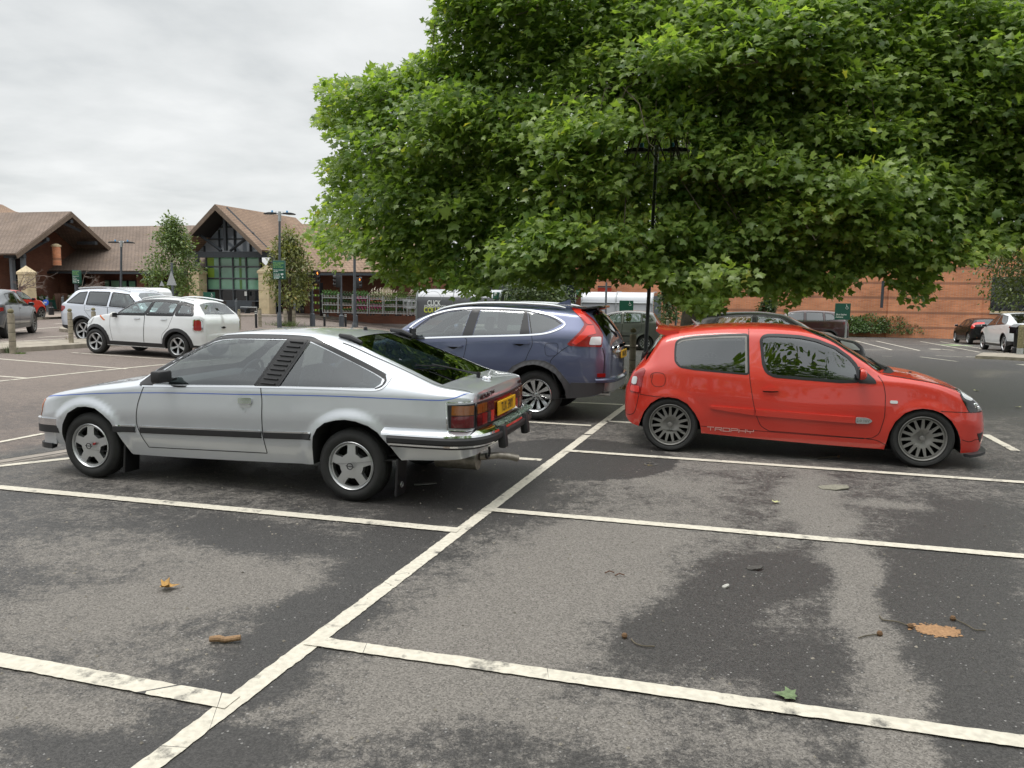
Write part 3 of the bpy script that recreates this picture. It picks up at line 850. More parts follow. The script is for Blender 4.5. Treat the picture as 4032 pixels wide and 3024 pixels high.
def rim_face(parent, R, style, rimm):
    Ro = R*.90
    holes = []; z_out = -.012; dish = style.get('dish', .03)
    n = style['n']; r0, r1, w0, w1, tw = style['r0'], style['r1'], style['w0'], style['w1'], style.get('twist', 0)
    ph = style.get('phase', 0)
    for k in range(n):
        a = 2*math.pi*k/n+ph; P = []
        def pt(r, da): return (r*R*math.cos(a+da), r*R*math.sin(a+da))
        inner = [pt(r0, q) for q in np.linspace(-w0, w0, 4)]; outer = [pt(r1, q+tw) for q in np.linspace(w1, -w1, 7)]
        P = rounded(inner+outer, style.get('rnd', .012), 2)
        holes.append(np.array(P))
        if style.get('split'):
            pass
    th = np.linspace(0, 2*math.pi, 73)[:-1]
    out = np.stack([Ro*np.cos(th), Ro*np.sin(th)], 1)
    g = np.arange(-Ro, Ro, R*.12); G = np.stack(np.meshgrid(g, g), -1).reshape(-1, 2); G = G[np.hypot(G[:, 0], G[:, 1]) < Ro*.97]
    vo, fo = cdt([(out, True)]+[(h, True) for h in holes], G)
    c = vo[fo].mean(1); ok = np.hypot(c[:, 0], c[:, 1]) < Ro
    for h in holes: ok &= ~pip(c[:, 0], c[:, 1], h)
    fo = fo[ok]; q = np.hypot(vo[:, 0], vo[:, 1])/R
    dep = z_out-.006 - dish*np.clip(1-(q/.85)**2, 0, 1)*style.get('dsign', 1)
    dep = dep - style.get('well', 0)*np.clip(1-np.abs(q/ style.get('wr', .3)), 0, 1)**.4*(q < style.get('wr', .3))
    V = np.stack([vo[:, 0], dep, vo[:, 1]], 1); k = len(V)
    V2 = np.concatenate([V, V-np.array([0, style.get('thick', .03), 0])*1.0])
    es = {(a, b) for f in fo for a, b in ((f[0], f[1]), (f[1], f[2]), (f[2], f[0]))}
    sk = [(a, b, b+k, a+k) for a, b in es if (b, a) not in es]
    mb = MB(); mb.add(V2, [tuple(f) for f in fo], 0); mb.n  # face
    base = mb.n-len(V2)
    mb.F += [tuple(i+base for i in f) for f in sk]; mb.M += [1 if style.get('two') else 0]*len(sk)
    mb.lathe([(R*1.0, -.012), (R*1.005, -.002), (R*.985, .002), (R*.955, -.004), (R*.93, -.022), (R*.90, -.024), (R*.895, -.05)], n=56, axis='Y')
    if style.get('cap', 1):
        mb.lathe([(.0005, z_out-dish+.012), (R*.10, z_out-dish+.010), (R*.12, z_out-dish-.01)], n=20, axis='Y')
    nn = style.get('nuts', 5); mi_nut = 2 if style.get('two') else 1
    for k in range(nn):
        a = 2*math.pi*k/nn+style.get('nph', math.pi/2)
        rn = style.get('nr', .30)*R; zc = z_out-.006-dish*(1-(style.get('nr', .3)/.85)**2)-style.get('nd', 0)
        mb.lathe([(.0005, .004), (.010, .004), (.012, -.02)], c=(rn*math.cos(a), zc, rn*math.sin(a)), n=8, axis='Y', m=mi_nut)
    rim = mb.build('rim', ([rimm, style['two']] if style.get('two') else [rimm])+[M['satin']], parent, smooth=True, angle=30)
    return rim

def mirror_part(car, x, y, z, m, sx=.11, sy=.20, sz=.15, shape='round'):
    for sd in (1, -1):
        b = MB()
        if shape == 'box':
            b.box((x-.0, sd*(y+sy/2), z), (sx, sy, sz), bevel=.02)
        else:
            bm = bmesh.new(); bmesh.ops.create_uvsphere(bm, u_segments=20, v_segments=12, radius=.5)
            V = np.array([v.co[:] for v in bm.verts]); Fc = [[v.index for v in f.verts] for f in bm.faces]; bm.free()
            V = np.sign(V)*np.abs(V*2)**.72/2
            V[:, 0] = np.where(V[:, 0] < 0, V[:, 0]*.35, V[:, 0])
            V = V*np.array([sx*1.5, sy, sz]) + np.array([x, sd*(y+sy/2), z]); b.add(V, Fc)
        o = b.build('door_mirror', m, car.root, smooth=True)
        c = MB(); c.box((x-sx*.28, sd*(y+sy/2), z), (.012, sy*.86, sz*.84), bevel=.005); c.build('mirror_glass', M['satin'], o)
        a = MB(); a.box((x, sd*(y-.02), z-sz*.32), (sx*.55, .14, sz*.3), bevel=.012); a.build('mirror_arm', M['black'], o)

def seats(car, xf, xr, zf, w, m, head=True, rear=True):
    def one(x, y, wd, hh):
        b = MB(); b.box((x+.12, y, zf+.10), (.50, wd, .16), bevel=.05)
        b.box((x-.19, y, zf+.16+hh/2), (.14, wd*.94, hh), bevel=.055, ry=math.radians(-18))
        o = b.build('seat', m, car.root, smooth=True)
        if head:
            h = MB(); h.box((x-.19-hh*.30-.06, y, zf+.25+hh), (.09, wd*.52, .19), bevel=.04, ry=math.radians(-14)); h.build('headrest', m, o, smooth=True)
    for sd in (1, -1): one(xf, sd*w, .50, .58)
    if rear:
        b = MB(); b.box((xr+.12, 0, zf+.10), (.48, w*3.1, .16), bevel=.05); b.box((xr-.18, 0, zf+.40), (.14, w*3.1, .52), bevel=.05, ry=math.radians(-22))
        o = b.build('rear_seat', m, car.root, smooth=True)
        if head:
            for sd in (1, -1):
                h = MB(); h.box((xr-.36, sd*w, zf+.73), (.09, .26, .16), bevel=.04); h.build('headrest', m, o, smooth=True)

def cabin(car, xd, zd, hw, xs, zs, yside, wheelm=None, xf=None):
    b = MB(); b.box((xd, 0, zd-.16), (.34, hw*2, .32), bevel=.06); b.build('dashboard', M['trim'], car.root, smooth=True)
    t = MB(); a = np.linspace(0, 2*math.pi, 25); tilt = math.radians(62)
    P = np.stack([-.185*np.cos(a)*math.cos(tilt), .185*np.sin(a), .185*np.cos(a)*math.sin(tilt)], 1)+np.array([xs, yside, zs])
    t.tube(P, .015, 8, caps=False); t.box((xs, yside, zs), (.05, .14, .12), bevel=.02, ry=-.4); t.tube([(xs, yside, zs), (xs+.22, yside, zs-.12)], .03, 8)
    t.build('steering_wheel', wheelm or M['trim'], car.root, smooth=True)

def plate(car, x, y, z, w, h, body, m, face=-1, tilt=0.0, size=None):
    b = MB(); b.box((0, 0, 0), (.012, w, h), bevel=.004)
    o = b.build('number_plate', m, car.root); o.location = (x, y, z); o.rotation_euler = (0, tilt, 0)
    text(body, size or h*.78, M['ink'], o, (face*.0075, 0, -h*.02), (0, face, 0), (0, 0, 1), font_scale=.72, bold=.002)
    return o

def place(car, c, fwd, scale=1.0):
    """stands a car at a ground point, facing along fwd, on the lie of the ground"""
    c = np.asarray(c, float)[:2]; f = np.asarray(fwd, float)[:2]; f = f/np.hypot(*f); l = np.array([-f[1], f[0]])
    zc = lambda p: float(gz(p[0], p[1]))
    X = Vector((f[0]*2.6, f[1]*2.6, zc(c+f*1.3)-zc(c-f*1.3))).normalized(); Yv = Vector((l[0]*1.6, l[1]*1.6, zc(c+l*.8)-zc(c-l*.8)))
    Zv = X.cross(Yv).normalized(); Yv = Zv.cross(X)
    z = (zc(c+f*1.3)+zc(c-f*1.3))/2
    Mx = Matrix(((X.x, Yv.x, Zv.x, c[0]), (X.y, Yv.y, Zv.y, c[1]), (X.z, Yv.z, Zv.z, z), (0, 0, 0, 1)))
    car.root.matrix_world = Mx @ Matrix.Scale(scale, 4)

def paint(name, col, metal=0.0, rough=.35, flake=0.0):
    return mat(name, col, rough, metal=metal, coat=1.0, back=(.02, .02, .02), var=.03, vscale=3)
def ring(car, name, poly, w, m, off=.0025, rnd=.02, parent=None, sides=(1, -1), thick=.012):
    P = np.array(rounded(poly, rnd)); P = densify(P, .03); P = np.concatenate([P, P[:2]])
    T = np.roll(P, -1, 0)-np.roll(P, 1, 0); T[0] = P[1]-P[-3]; T[-1] = T[1]; T[-2] = T[0]; T /= np.linalg.norm(T, axis=1)[:, None]+1e-12
    nrm = np.stack([-T[:, 1], T[:, 0]], 1)
    A = np.concatenate([P[:-1]+nrm[:-1]*w/2, (P[:-1]-nrm[:-1]*w/2)[::-1]])
    return car.patch(name, car.side_uv(A, .06), m, off, thick, sides, False, parent)

def sweep(path, prof_, closed=False):
    """a moulding with profile (outward, z) carried along a plan path (x, y)"""
    P = np.asarray(path, float); T = np.gradient(P, axis=0); T /= np.linalg.norm(T, axis=1)[:, None]; N_ = np.stack([T[:, 1], -T[:, 0]], 1)
    pr = np.asarray(prof_, float); k = len(pr); V = []
    for i in range(len(P)):
        q = P[i]+N_[i]*pr[:, 0, None]; V.append(np.c_[q, pr[:, 1]])
    Fc = [(i*k+j, i*k+(j+1) % k, (i+1)*k+(j+1) % k, (i+1)*k+j) for i in range(len(P)-1) for j in range(k)]
    Fc += [tuple(range(k)), tuple((len(P)-1)*k+j for j in range(k-1, -1, -1))]
    return MB().add(np.concatenate(V), Fc)

def mirrored_path(half):
    h = smooth_curve(half, .05); return np.concatenate([h, (h*np.array([1, -1]))[::-1][1:]])

def arch_poly(pts, zlow=-.2):
    p = list(pts); return [(p[0][0], zlow)]+p+[(p[-1][0], zlow)]

def circle_arch(cx, cz, r, n=16, a0=-8, a1=188):
    return [(cx+r*math.cos(math.radians(a)), cz+r*math.sin(math.radians(a))) for a in np.linspace(a0, a1, n)]

CAR_GROUP = 'cars parked on the car park'
def emblem_disc(parent, loc, r, m, axis='Y', m2=None, bolt=True, side=1):
    """ring badge crossed by a flat bolt"""
    b = MB(); a = np.linspace(0, 2*math.pi, 25)
    if axis == 'Y': f = lambda p, q: (loc[0]+p, loc[1], loc[2]+q)
    elif axis == 'X': f = lambda p, q: (loc[0], loc[1]+p, loc[2]+q)
    else: f = lambda p, q: (loc[0]+q, loc[1]+p, loc[2])
    b.tube([f(r*.8*math.cos(t), r*.8*math.sin(t)) for t in a], r*.13, 6, caps=False)
    b.tube([f(-r*1.15, -r*.1), f(r*.15, r*.06), f(-r*.15, -r*.06), f(r*1.15, r*.1)], r*.12, 6)
    return b.build('badge', m, parent, smooth=True)

# ------------------------------------------------------------------ silver fastback coupe
def build_coupe():
    D = dict(
        W=[(-2.385, .70), (-2.372, .75), (-2.33, .795), (-2.25, .825), (-2.0, .85), (-1.3, .862), (0, .867), (1.3, .862), (1.7, .848), (1.85, .825), (1.945, .785), (1.985, .70)],
        bot=[(-2.4, .45), (-2.25, .415), (-1.77, .385), (-1.0, .30), (-.6, .285), (.9, .257), (1.7, .30), (1.9, .33), (2.0, .37)],
        zb=[(-2.4, .90), (-2.2, .925), (-1.6, .955), (-.48, .937), (.7, .892), (1.0, .855), (1.37, .81), (1.72, .745), (1.85, .70), (1.95, .62), (2.0, .55)],
        ze=[(-2.4, .945), (-2.34, .968), (-2.1, 1.003), (-1.8, 1.112), (-1.5, 1.225), (-1.15, 1.345), (-.85, 1.385), (-.6, 1.392), (-.3, 1.388), (.03, 1.362), (.2, 1.285), (.4, 1.185), (.6, 1.07), (.78, .955), (.85, .93), (1.0, .905), (1.37, .85), (1.72, .785), (1.87, .735), (1.96, .67), (2.0, .60)],
        ins=[(-2.4, .05), (-2.1, .085), (-1.8, .14), (-1.15, .235), (-.6, .255), (.0, .245), (.4, .18), (.7, .11), (.85, .075), (1.2, .06), (1.8, .06), (2.0, .05)],
        zt=[(-2.4, .955), (-2.35, .975), (-2.1, 1.012), (-1.8, 1.128), (-1.5, 1.243), (-1.17, 1.372), (-.9, 1.408), (-.6, 1.418), (-.3, 1.412), (.0, 1.385), (.2, 1.308), (.5, 1.165), (.92, .963), (1.0, .945), (1.37, .885), (1.72, .81), (1.9, .745), (1.97, .68), (2.0, .615)],
        flares=[(1.334, .31, .385, .47, .022), (-1.334, .31, .395, .50, .024)], tuck=.055, round=.20, bulge_r=.045, shoulder=.022)
    c = Car('silver_coupe', 'silver fastback coupe with louvred side pillar and yellow rear plate', D, paint('silver_metallic_paint', (.56, .585, .62), .6, .33), CAR_GROUP)
    fa = arch_poly([(1.63, .40), (1.605, .50), (1.53, .613), (1.418, .674), (1.324, .684), (1.219, .673), (1.13, .623), (1.055, .562), (.995, .478), (.93, .36), (.875, .24)])
    ra = arch_poly([(-.985, .30), (-.995, .45), (-1.008, .549), (-1.046, .617), (-1.119, .671), (-1.227, .70), (-1.31, .709), (-1.403, .70), (-1.519, .667), (-1.6, .618), (-1.65, .56), (-1.714, .49), (-1.785, .38)])
    gd = [(.66, .912), (.56, 1.022), (.40, 1.135), (.23, 1.230), (.103, 1.290), (.0, 1.318), (-.14, 1.328), (-.635, 1.334), (-.425, .95)]
    gq = [(-.672, .955), (-.862, 1.322), (-.93, 1.302), (-1.079, 1.25), (-1.319, 1.163), (-1.52, 1.085), (-1.60, 1.048), (-1.598, 1.01), (-1.55, .975)]
    dr = [(.667, .885), (.728, .825), (.766, .705), (.78, .565), (.747, .459), (.684, .338), (-.537, .365), (-.528, .443), (-.515, .566), (-.516, .812), (-.497, .925)]
    hg = [(-1.18, .56), (-1.6, .60), (-2.085, .655), (-2.085, -.1), (-1.18, -.1)]
    ws = [(.90, -.1), (.885, .3), (.80, .60), (.745, .68), (.60, .66), (.06, .555), (.02, .3), (.015, -.1)]
    c.shell([c.side_uv(fa), c.side_uv(ra), c.side_uv(gd), c.side_uv(gq), c.top_uv(hg), c.top_uv(ws)], [c.side_uv(dr)])
    c.cap(False); c.cap(True)
    c.arch(fa); c.arch(ra); c.under(-2.2, 1.9)
    # glass
    for g in (gd, gq): c.sp('window', g, M['glass_mid'], -.004)
    c.patch('rear_window', c.top_uv(hg), M['glass_tint'], -.003, merge=True); c.patch('windscreen', c.top_uv(ws), M['glass_clear'], -.003, merge=True)
    # black frame, louvred pillar, chrome belt
    c.line('window_frame', [(.75, .905), (.60, 1.035), (.40, 1.16), (.22, 1.26), (.09, 1.325), (-.05, 1.348), (-.33, 1.356), (-.65, 1.36), (-.84, 1.353), (-.93, 1.328), (-1.08, 1.275), (-1.32, 1.186), (-1.55, 1.098), (-1.62, 1.066)], .036, M['satin'], .004)
    c.line('window_frame', [(-1.62, 1.066), (-1.635, 1.045), (-1.62, .995), (-1.56, .965)], .018, M['satin'], .004)
    c.line('window_frame', [(-.65, 1.345), (-.437, .945)], .022, M['satin'], .004, smooth=False)
    c.line('window_frame', [(-.660, .95), (-.856, 1.335)], .022, M['satin'], .004, smooth=False)
    c.sp('window_frame', [(.76, .90), (.63, 1.005), (.61, .905)], M['satin'], .004)
    lv = [(-.662, 1.343), (-.842, 1.343), (-.645, .948), (-.452, .942)]
    for pz in c.sp('louvre_panel', lv, M['black'], .004, .01):
        pass
    ribs = []
    for k in range(10):
        t = (k+.6)/10.3; xa = -.662+(.662-.452)*t; xb = -.842+(.842-.645)*t; z = 1.343-.397*t
        ribs.append((xa-.026, xb+.026, z))
    for sd, par in zip((1, -1), [o for o in c.root.children if o.name.startswith('louvre_panel')]):
        b = MB()
        for xa, xb, z in ribs:
            P, n = c.lift(c.side_uv([(xa, z), (xb, z-.006)], 9, False), .010)
            b.tube(P*np.array([1, sd, 1]), .0075, 6)
        b.build('louvre', M['satin'], par, smooth=True)
    for a in ([(.72, .893), (-.0, .921), (-.48, .938), (-1.2, .952), (-1.54, .957), (-1.61, .972), (-1.655, 1.02), (-1.672, 1.062), (-1.65, 1.085), (-1.58, 1.113), (-1.35, 1.202), (-1.10, 1.293), (-.95, 1.345), (-.85, 1.371), (-.6, 1.38), (-.3, 1.378), (-.05, 1.366), (.09, 1.343), (.22, 1.279), (.42, 1.168), (.62, 1.042), (.74, .948)],):
        c.line('chrome_trim', a, .013, M['chrome'], .005)
    # seams, stripe, mouldings
    c.line('shut_line', [(.70, .893), (.728, .825), (.766, .705), (.78, .565), (.747, .459), (.684, .338)], .008, M['seam'])
    c.line('shut_line', [(.684, .338), (-.537, .365)], .007, M['seam'], smooth=False)
    c.line('shut_line', [(-.537, .365), (-.528, .443), (-.515, .566), (-.516, .812), (-.497, .932)], .008, M['seam'])
    blue = mat('blue_pinstripe', (.06, .13, .48), .4)
    c.line('pinstripe', [(1.95, .715), (1.834, .742), (1.55, .775), (1.277, .800), (.757, .833), (.3, .852), (-.281, .868), (-.8, .885), (-1.289, .896), (-1.863, .899), (-2.12, .902), (-2.20, .912), (-2.34, .962)], .0075, blue, .0012)
    for a, b in (((1.022, .500), (.80, .505)), ((.745, .503), (-.505, .534)), ((-.53, .534), (-.985, .549))):
        for o in c.sp('side_moulding', [(a[0], a[1]-.026), (a[0], a[1]+.020), (b[0], b[1]+.020), (b[0]+.01, b[1]-.026)], M['black'], .012, .012):
            pass
        c.sp('chrome_trim', [(a[0], a[1]+.020), (a[0], a[1]+.033), (b[0], b[1]+.033), (b[0], b[1]+.020)], M['chrome'], .011, .011)
        c.sp('chrome_trim', [(a[0], a[1]-.033), (a[0], a[1]-.026), (b[0], b[1]-.026), (b[0], b[1]-.033)], M['satin'], .009, .009)
    c.sp('door_handle', rounded([(-.285, .79), (-.285, .842), (-.42, .845), (-.42, .793)], .015), M['chrome'], .016, .016)
    for o in [o for o in c.root.children if o.name.startswith('door_handle')]: pass
    c.sp('handle_recess', rounded([(-.30, .755), (-.29, .80), (-.415, .80), (-.40, .757)], .02), M['alu'], .003)
    for sd in (1, -1):
        P, n = c.lift(c.side_uv([(-.345, .735), (-.36, .735)], 9, False), .0)
        b = MB(); b.lathe([(.001, .008), (.013, .008), (.017, 0), (.017, -.004)], c=(0, 0, 0), n=16, axis='Y'); o = b.build('door_lock', M['chrome'], c.root, smooth=True)
        o.location = (P[0][0], P[0][1]*sd, P[0][2]); o.rotation_euler = (0, 0, math.pi if sd > 0 else 0)
    # front corner lamps
    c.sp('indicator', [(1.872, .715), (1.965, .70), (1.985, .552), (1.918, .552)], M['amber_lens'], .004, .004)
    # bumpers
    fp = mirrored_path([(1.66, .842), (1.8, .838), (1.90, .815), (1.975, .745), (2.02, .60), (2.05, .30), (2.06, 0)])
    fpr = fp[::-1]
    sweep(fp, [(-.02, .545), (.03, .545), (.052, .53), (.055, .485), (-.02, .485)][::-1]).build('front_bumper', M['chrome'], c.root, smooth=True, angle=30)
    bp = [o for o in c.root.children if o.name.startswith('front_bumper')][0]
    sweep(fp, [(-.02, .483), (.062, .483), (.07, .465), (.066, .43), (.05, .415), (-.02, .415)][::-1]).build('bumper_rubber', M['black'], bp, smooth=True, angle=30)
    sweep(mirrored_path([(1.72, .80), (1.86, .785), (1.93, .70), (1.97, .4), (1.98, 0)]), [(-.03, .42), (.0, .42), (-.015, .31), (-.03, .30)][::-1]).build('front_valance', c.paint, c.root, smooth=True, angle=30)
    sweep(mirrored_path([(1.76, .79), (1.88, .77), (1.94, .69), (1.98, .4), (1.99, 0)]), [(-.05, .305), (.01, .305), (-.0, .262), (-.05, .255)][::-1]).build('chin_spoiler', M['black'], c.root, smooth=True, angle=30)
    rp = mirrored_path([(-1.655, .852), (-1.9, .852), (-2.2, .84), (-2.31, .80), (-2.385, .72), (-2.43, .55), (-2.445, .25), (-2.45, 0)]); 
    rb = sweep(rp, [(-.05, .670), (-.01, .668), (.030, .655), (.072, .632), (.078, .614), (-.02, .608)]).build('rear_bumper', M['chrome'], c.root, smooth=True, angle=25)
    rp2 = mirrored_path([(-1.71, .852), (-1.9, .852), (-2.2, .84), (-2.31, .80), (-2.385, .72), (-2.43, .55), (-2.445, .25), (-2.45, 0)])
    sweep(rp2, [(-.02, .608), (.085, .61), (.094, .595), (.092, .562), (.08, .548), (-.02, .545)]).build('bumper_rubber', M['black'], rb, smooth=True, angle=30)
    sweep(rp2, [(-.02, .545), (.060, .545), (.060, .53), (-.02, .53)]).build('bumper_trim', M['chrome'], rb)
    sweep(rp2, [(-.02, .53), (.032, .53), (.03, .51), (-.02, .505)]).build('bumper_trim', M['satin'], rb)
    for y in (.36, -.36):
        b = MB(); b.box((-2.515, y, .555), (.075, .085, .20), bevel=.02, ry=.12); b.build('overrider', M['black'], rb, smooth=True)
    # tail
    c.sp('tail_light', [(-2.19, .865), (-2.386, .875), (-2.386, .675), (-2.205, .682)], M['satin'], .006, .006)
    c.cappatch('tail_panel', [(.705, .668), (.705, .878), (-.705, .878), (-.705, .668)], M['satin'], off=.010, thick=.012)
    tl = [o for o in c.root.children if o.name.startswith('tail_light')]
    tp = [o for o in c.root.children if o.name.startswith('tail_panel')][0]
    for sd in (1, -1):
        par = tl[0] if sd > 0 else tl[1]
        for y0, y1, z0, z1, m in ((.69, .60, .785, .862, 'damber_lens'), (.595, .50, .785, .862, 'damber_lens'), (.49, .40, .785, .862, 'dred_lens'), (.395, .345, .785, .862, 'dred_lens'),
                                  (.69, .60, .685, .778, 'dred_lens'), (.595, .50, .685, .778, 'red_lens'), (.49, .42, .685, .778, 'smoke_lens'), (.415, .345, .685, .778, 'bright_lens')):
            q = c.cappatch('lens', [(sd*y0, z0), (sd*y0, z1), (sd*y1, z1), (sd*y1, z0)], M[m], off=.016, thick=.006, parent=par)
        for z0, z1, m in ((.785, .86, 'damber_lens'), (.685, .778, 'dred_lens')):
            q = c.patch('lens', c.side_uv([(-2.225, z0), (-2.225, z1), (-2.375, z1), (-2.375, z0)]), M[m], .011, .005, (sd,), parent=par)
    c.cappatch('reflector', [(.335, .685), (.335, .862), (-.335, .862), (-.335, .685)], M['dred_lens'], off=.014, thick=.004, parent=tp)
    plate(c, -2.452, .03, .775, .54, .122, 'TUX 590Y', M['plate'], size=.116)
    c.line('tail_trim', [(-2.18, .885), (-2.37, .893)], .010, M['chrome'], .008); c.line('tail_trim', [(-2.20, .665), (-2.37, .66)], .010, M['chrome'], .008)
    c.line('tail_trim', [(-2.178, .885), (-2.195, .665)], .010, M['chrome'], .008, smooth=False)
    c.tline('shut_line', [(-1.16, .615), (-1.6, .665), (-2.1, .72), (-2.385, .70)], .008, M['seam'])
    tx = lambda b, sz, y, z: text(b, sz, M['satin'], c.root, (float(c.xcap(False, np.array([y]), np.array([z]))[0])-.006, y, z), (0, -1, 0), (0, 0, 1), bold=.0015, extrude=.003, font_scale=1.15)
    tx('MONZA 3.0E', .058, .44, .913); tx('OPEL', .045, -.585, .913)
    P, n = c.lift(c.top_uv([(-2.24, .0), (-2.25, .0)], 9, False), .006); emblem_disc(c.root, (float(P[0][0]), -.04, float(P[0][2])+.004), .055, M['chrome'], 'Z')
    # wipers, aerial stub, hinge covers
    w = MB(); zr = lambda x: float(c.f['zt'](np.array([x]))[0])
    w.tube([(-2.17, -.02, zr(-2.17)+.035), (-2.10, .06, zr(-2.10)+.045), (-1.85, .30, zr(-1.85)+.03)], [.012, .009, .006], 8); w.lathe([(.001, .03), (.018, .03), (.02, -.02)], c=(-2.17, -.02, zr(-2.17)+.02), n=12)
    w.tube([(-1.90, .06, zr(-1.9)+.012), (-1.78, .50, zr(-1.78)+.008)], .006, 6); w.build('rear_wiper', M['satin'], c.root, smooth=True)
    for sd in (1, -1):
        P, n = c.lift(c.top_uv([(-1.08, .52), (-1.30, .545)], 9, False), .016); P = P*np.array([1, sd, 1])
        h = MB(); h.tube([P[0], (P[0]+P[-1])/2+np.array([0, 0, .012]), P[-1]], [.016, .026, .016], 8); h.build('roof_hinge_cover', M['black'], c.root, smooth=True)
    a = MB(); a.lathe([(.022, 0), (.016, .03), (.006, .036), (.001, .036)], c=(-1.02, -.1, zr(-1.02)-.004), n=12); a.build('aerial_base', M['satin'], c.root, smooth=True)
    mirror_part(c, .44, .84, 1.0, M['black'], .10, .17, .105, 'box')
    # wheels, flaps, exhaust
    st = dict(n=5, r0=.52, r1=.87, w0=.27, w1=.43, dish=.032, dsign=-.25, nuts=5, nr=.34, phase=math.pi/2+math.pi/5, rnd=.016, thick=.05, nph=math.pi/2, cap=0)
    for x in (1.334, -1.334):
        for sd in (1, -1):
            o = c.wheel(x, .835, .31, .195, .205, st, M['alu'], sd)
            rim = [q for q in o.children if q.name.startswith('rim')][0]; emblem_disc(rim, (0, .016, 0), .032, M['satin'])
            if sd > 0 and x > 0:
                nb = MB(); nb.lathe([(.0005, .009), (.012, .009), (.013, -.01)], c=(-.207*.34*.8, .008, .207*.34*.32), n=8, axis='Y'); nb.build('locking_nut', M['red_lens'], rim, smooth=True)
            f = MB(); f.box((x-(.375 if x > 0 else .41), sd*.735, .235), (.022, .19, .32), bevel=.006, ry=-.10 if x > 0 else -.06); f = f.build('mud_flap', M['satin'], c.root)
            if x < 0: emblem_disc(f, (x-.43, sd*.76, .17), .028, M['alu'], 'X')
    e = MB(); e.tube([(-1.9, .30, .315), (-2.28, .30, .315)], .085, 16); e.tube([(-2.28, .28, .34), (-2.42, .18, .345), (-2.50, .10, .325), (-2.56, .04, .30)], [.03, .03, .03, .032], 12)
    e.build('exhaust', mat('worn_steel', (.30, .27, .23), .45, metal=.7, var=.3, vscale=20), c.root, smooth=True)
    h = MB(); a = np.linspace(-.6, 3.7, 12); h.tube([(-2.36+.0*t, .28+.05*math.cos(t+2.5), .39+.05*math.sin(t+2.5)) for t in a], .012, 8); h.build('towing_eye', M['satin'], c.root, smooth=True)
    seats(c, -.10, -.95, .30, .36, M['cloth_grey']); cabin(c, .62, .93, .62, .42, .88, -.36)
    m = MB(); m.box((.20, 0, 1.27), (.03, .22, .06), bevel=.012); m.build('rear_view_mirror', M['satin'], c.root, smooth=True)
    f, b = gp(377, 1873), gp(1400, 1967)
    F_, B_ = np.array([-3.83413568, 7.08881615]), np.array([-1.31505707, 6.37372699]); fw = (F_-B_)/np.hypot(*(F_-B_)); nn = np.array([fw[1], -fw[0]]); nn = -nn if nn @ F_ < 0 else nn
    sc = .98149
    place(c, (F_+B_)/2+nn*.83*sc, fw, sc)
    # broken glass lying on the bumper ledge and a scrap of paper
    gl = MB(); r = np.random.default_rng(3)
    for k in range(900):
        y = .42-r.random()*1.12+r.normal(0, .01); x = -2.462-.062*(r.random()-.5)-.018*(1-(y/.8)**2); s = .004+.005*r.random()
        gl.box((x, y, .662+.006*r.random()+.30*(x+2.462)), (s, s*1.3, s), rz=r.random()*3, rx=r.random()*2)
    o = gl.build('broken_glass', mat('broken_green_glass', (.16, .22, .18), .15, coat=.8, var=.5, vscale=200)); o.matrix_world = c.root.matrix_world.copy()
    tag(o, 'broken green glass lying along the coupe rear bumper', 'broken glass', kind='stuff')
    p = MB(); p.poly([(-2.44, -.24, .69), (-2.50, -.27, .705), (-2.47, -.31, .69), (-2.43, -.33, .72)]); p.poly([(-2.44, -.24, .69), (-2.46, -.20, .715), (-2.50, -.27, .705)])
    o = p.build('paper_scrap', M['white']); o.matrix_world = c.root.matrix_world.copy(); tag(o, 'white scrap of paper among the broken glass on the bumper', 'paper')
    return c
build_coupe()
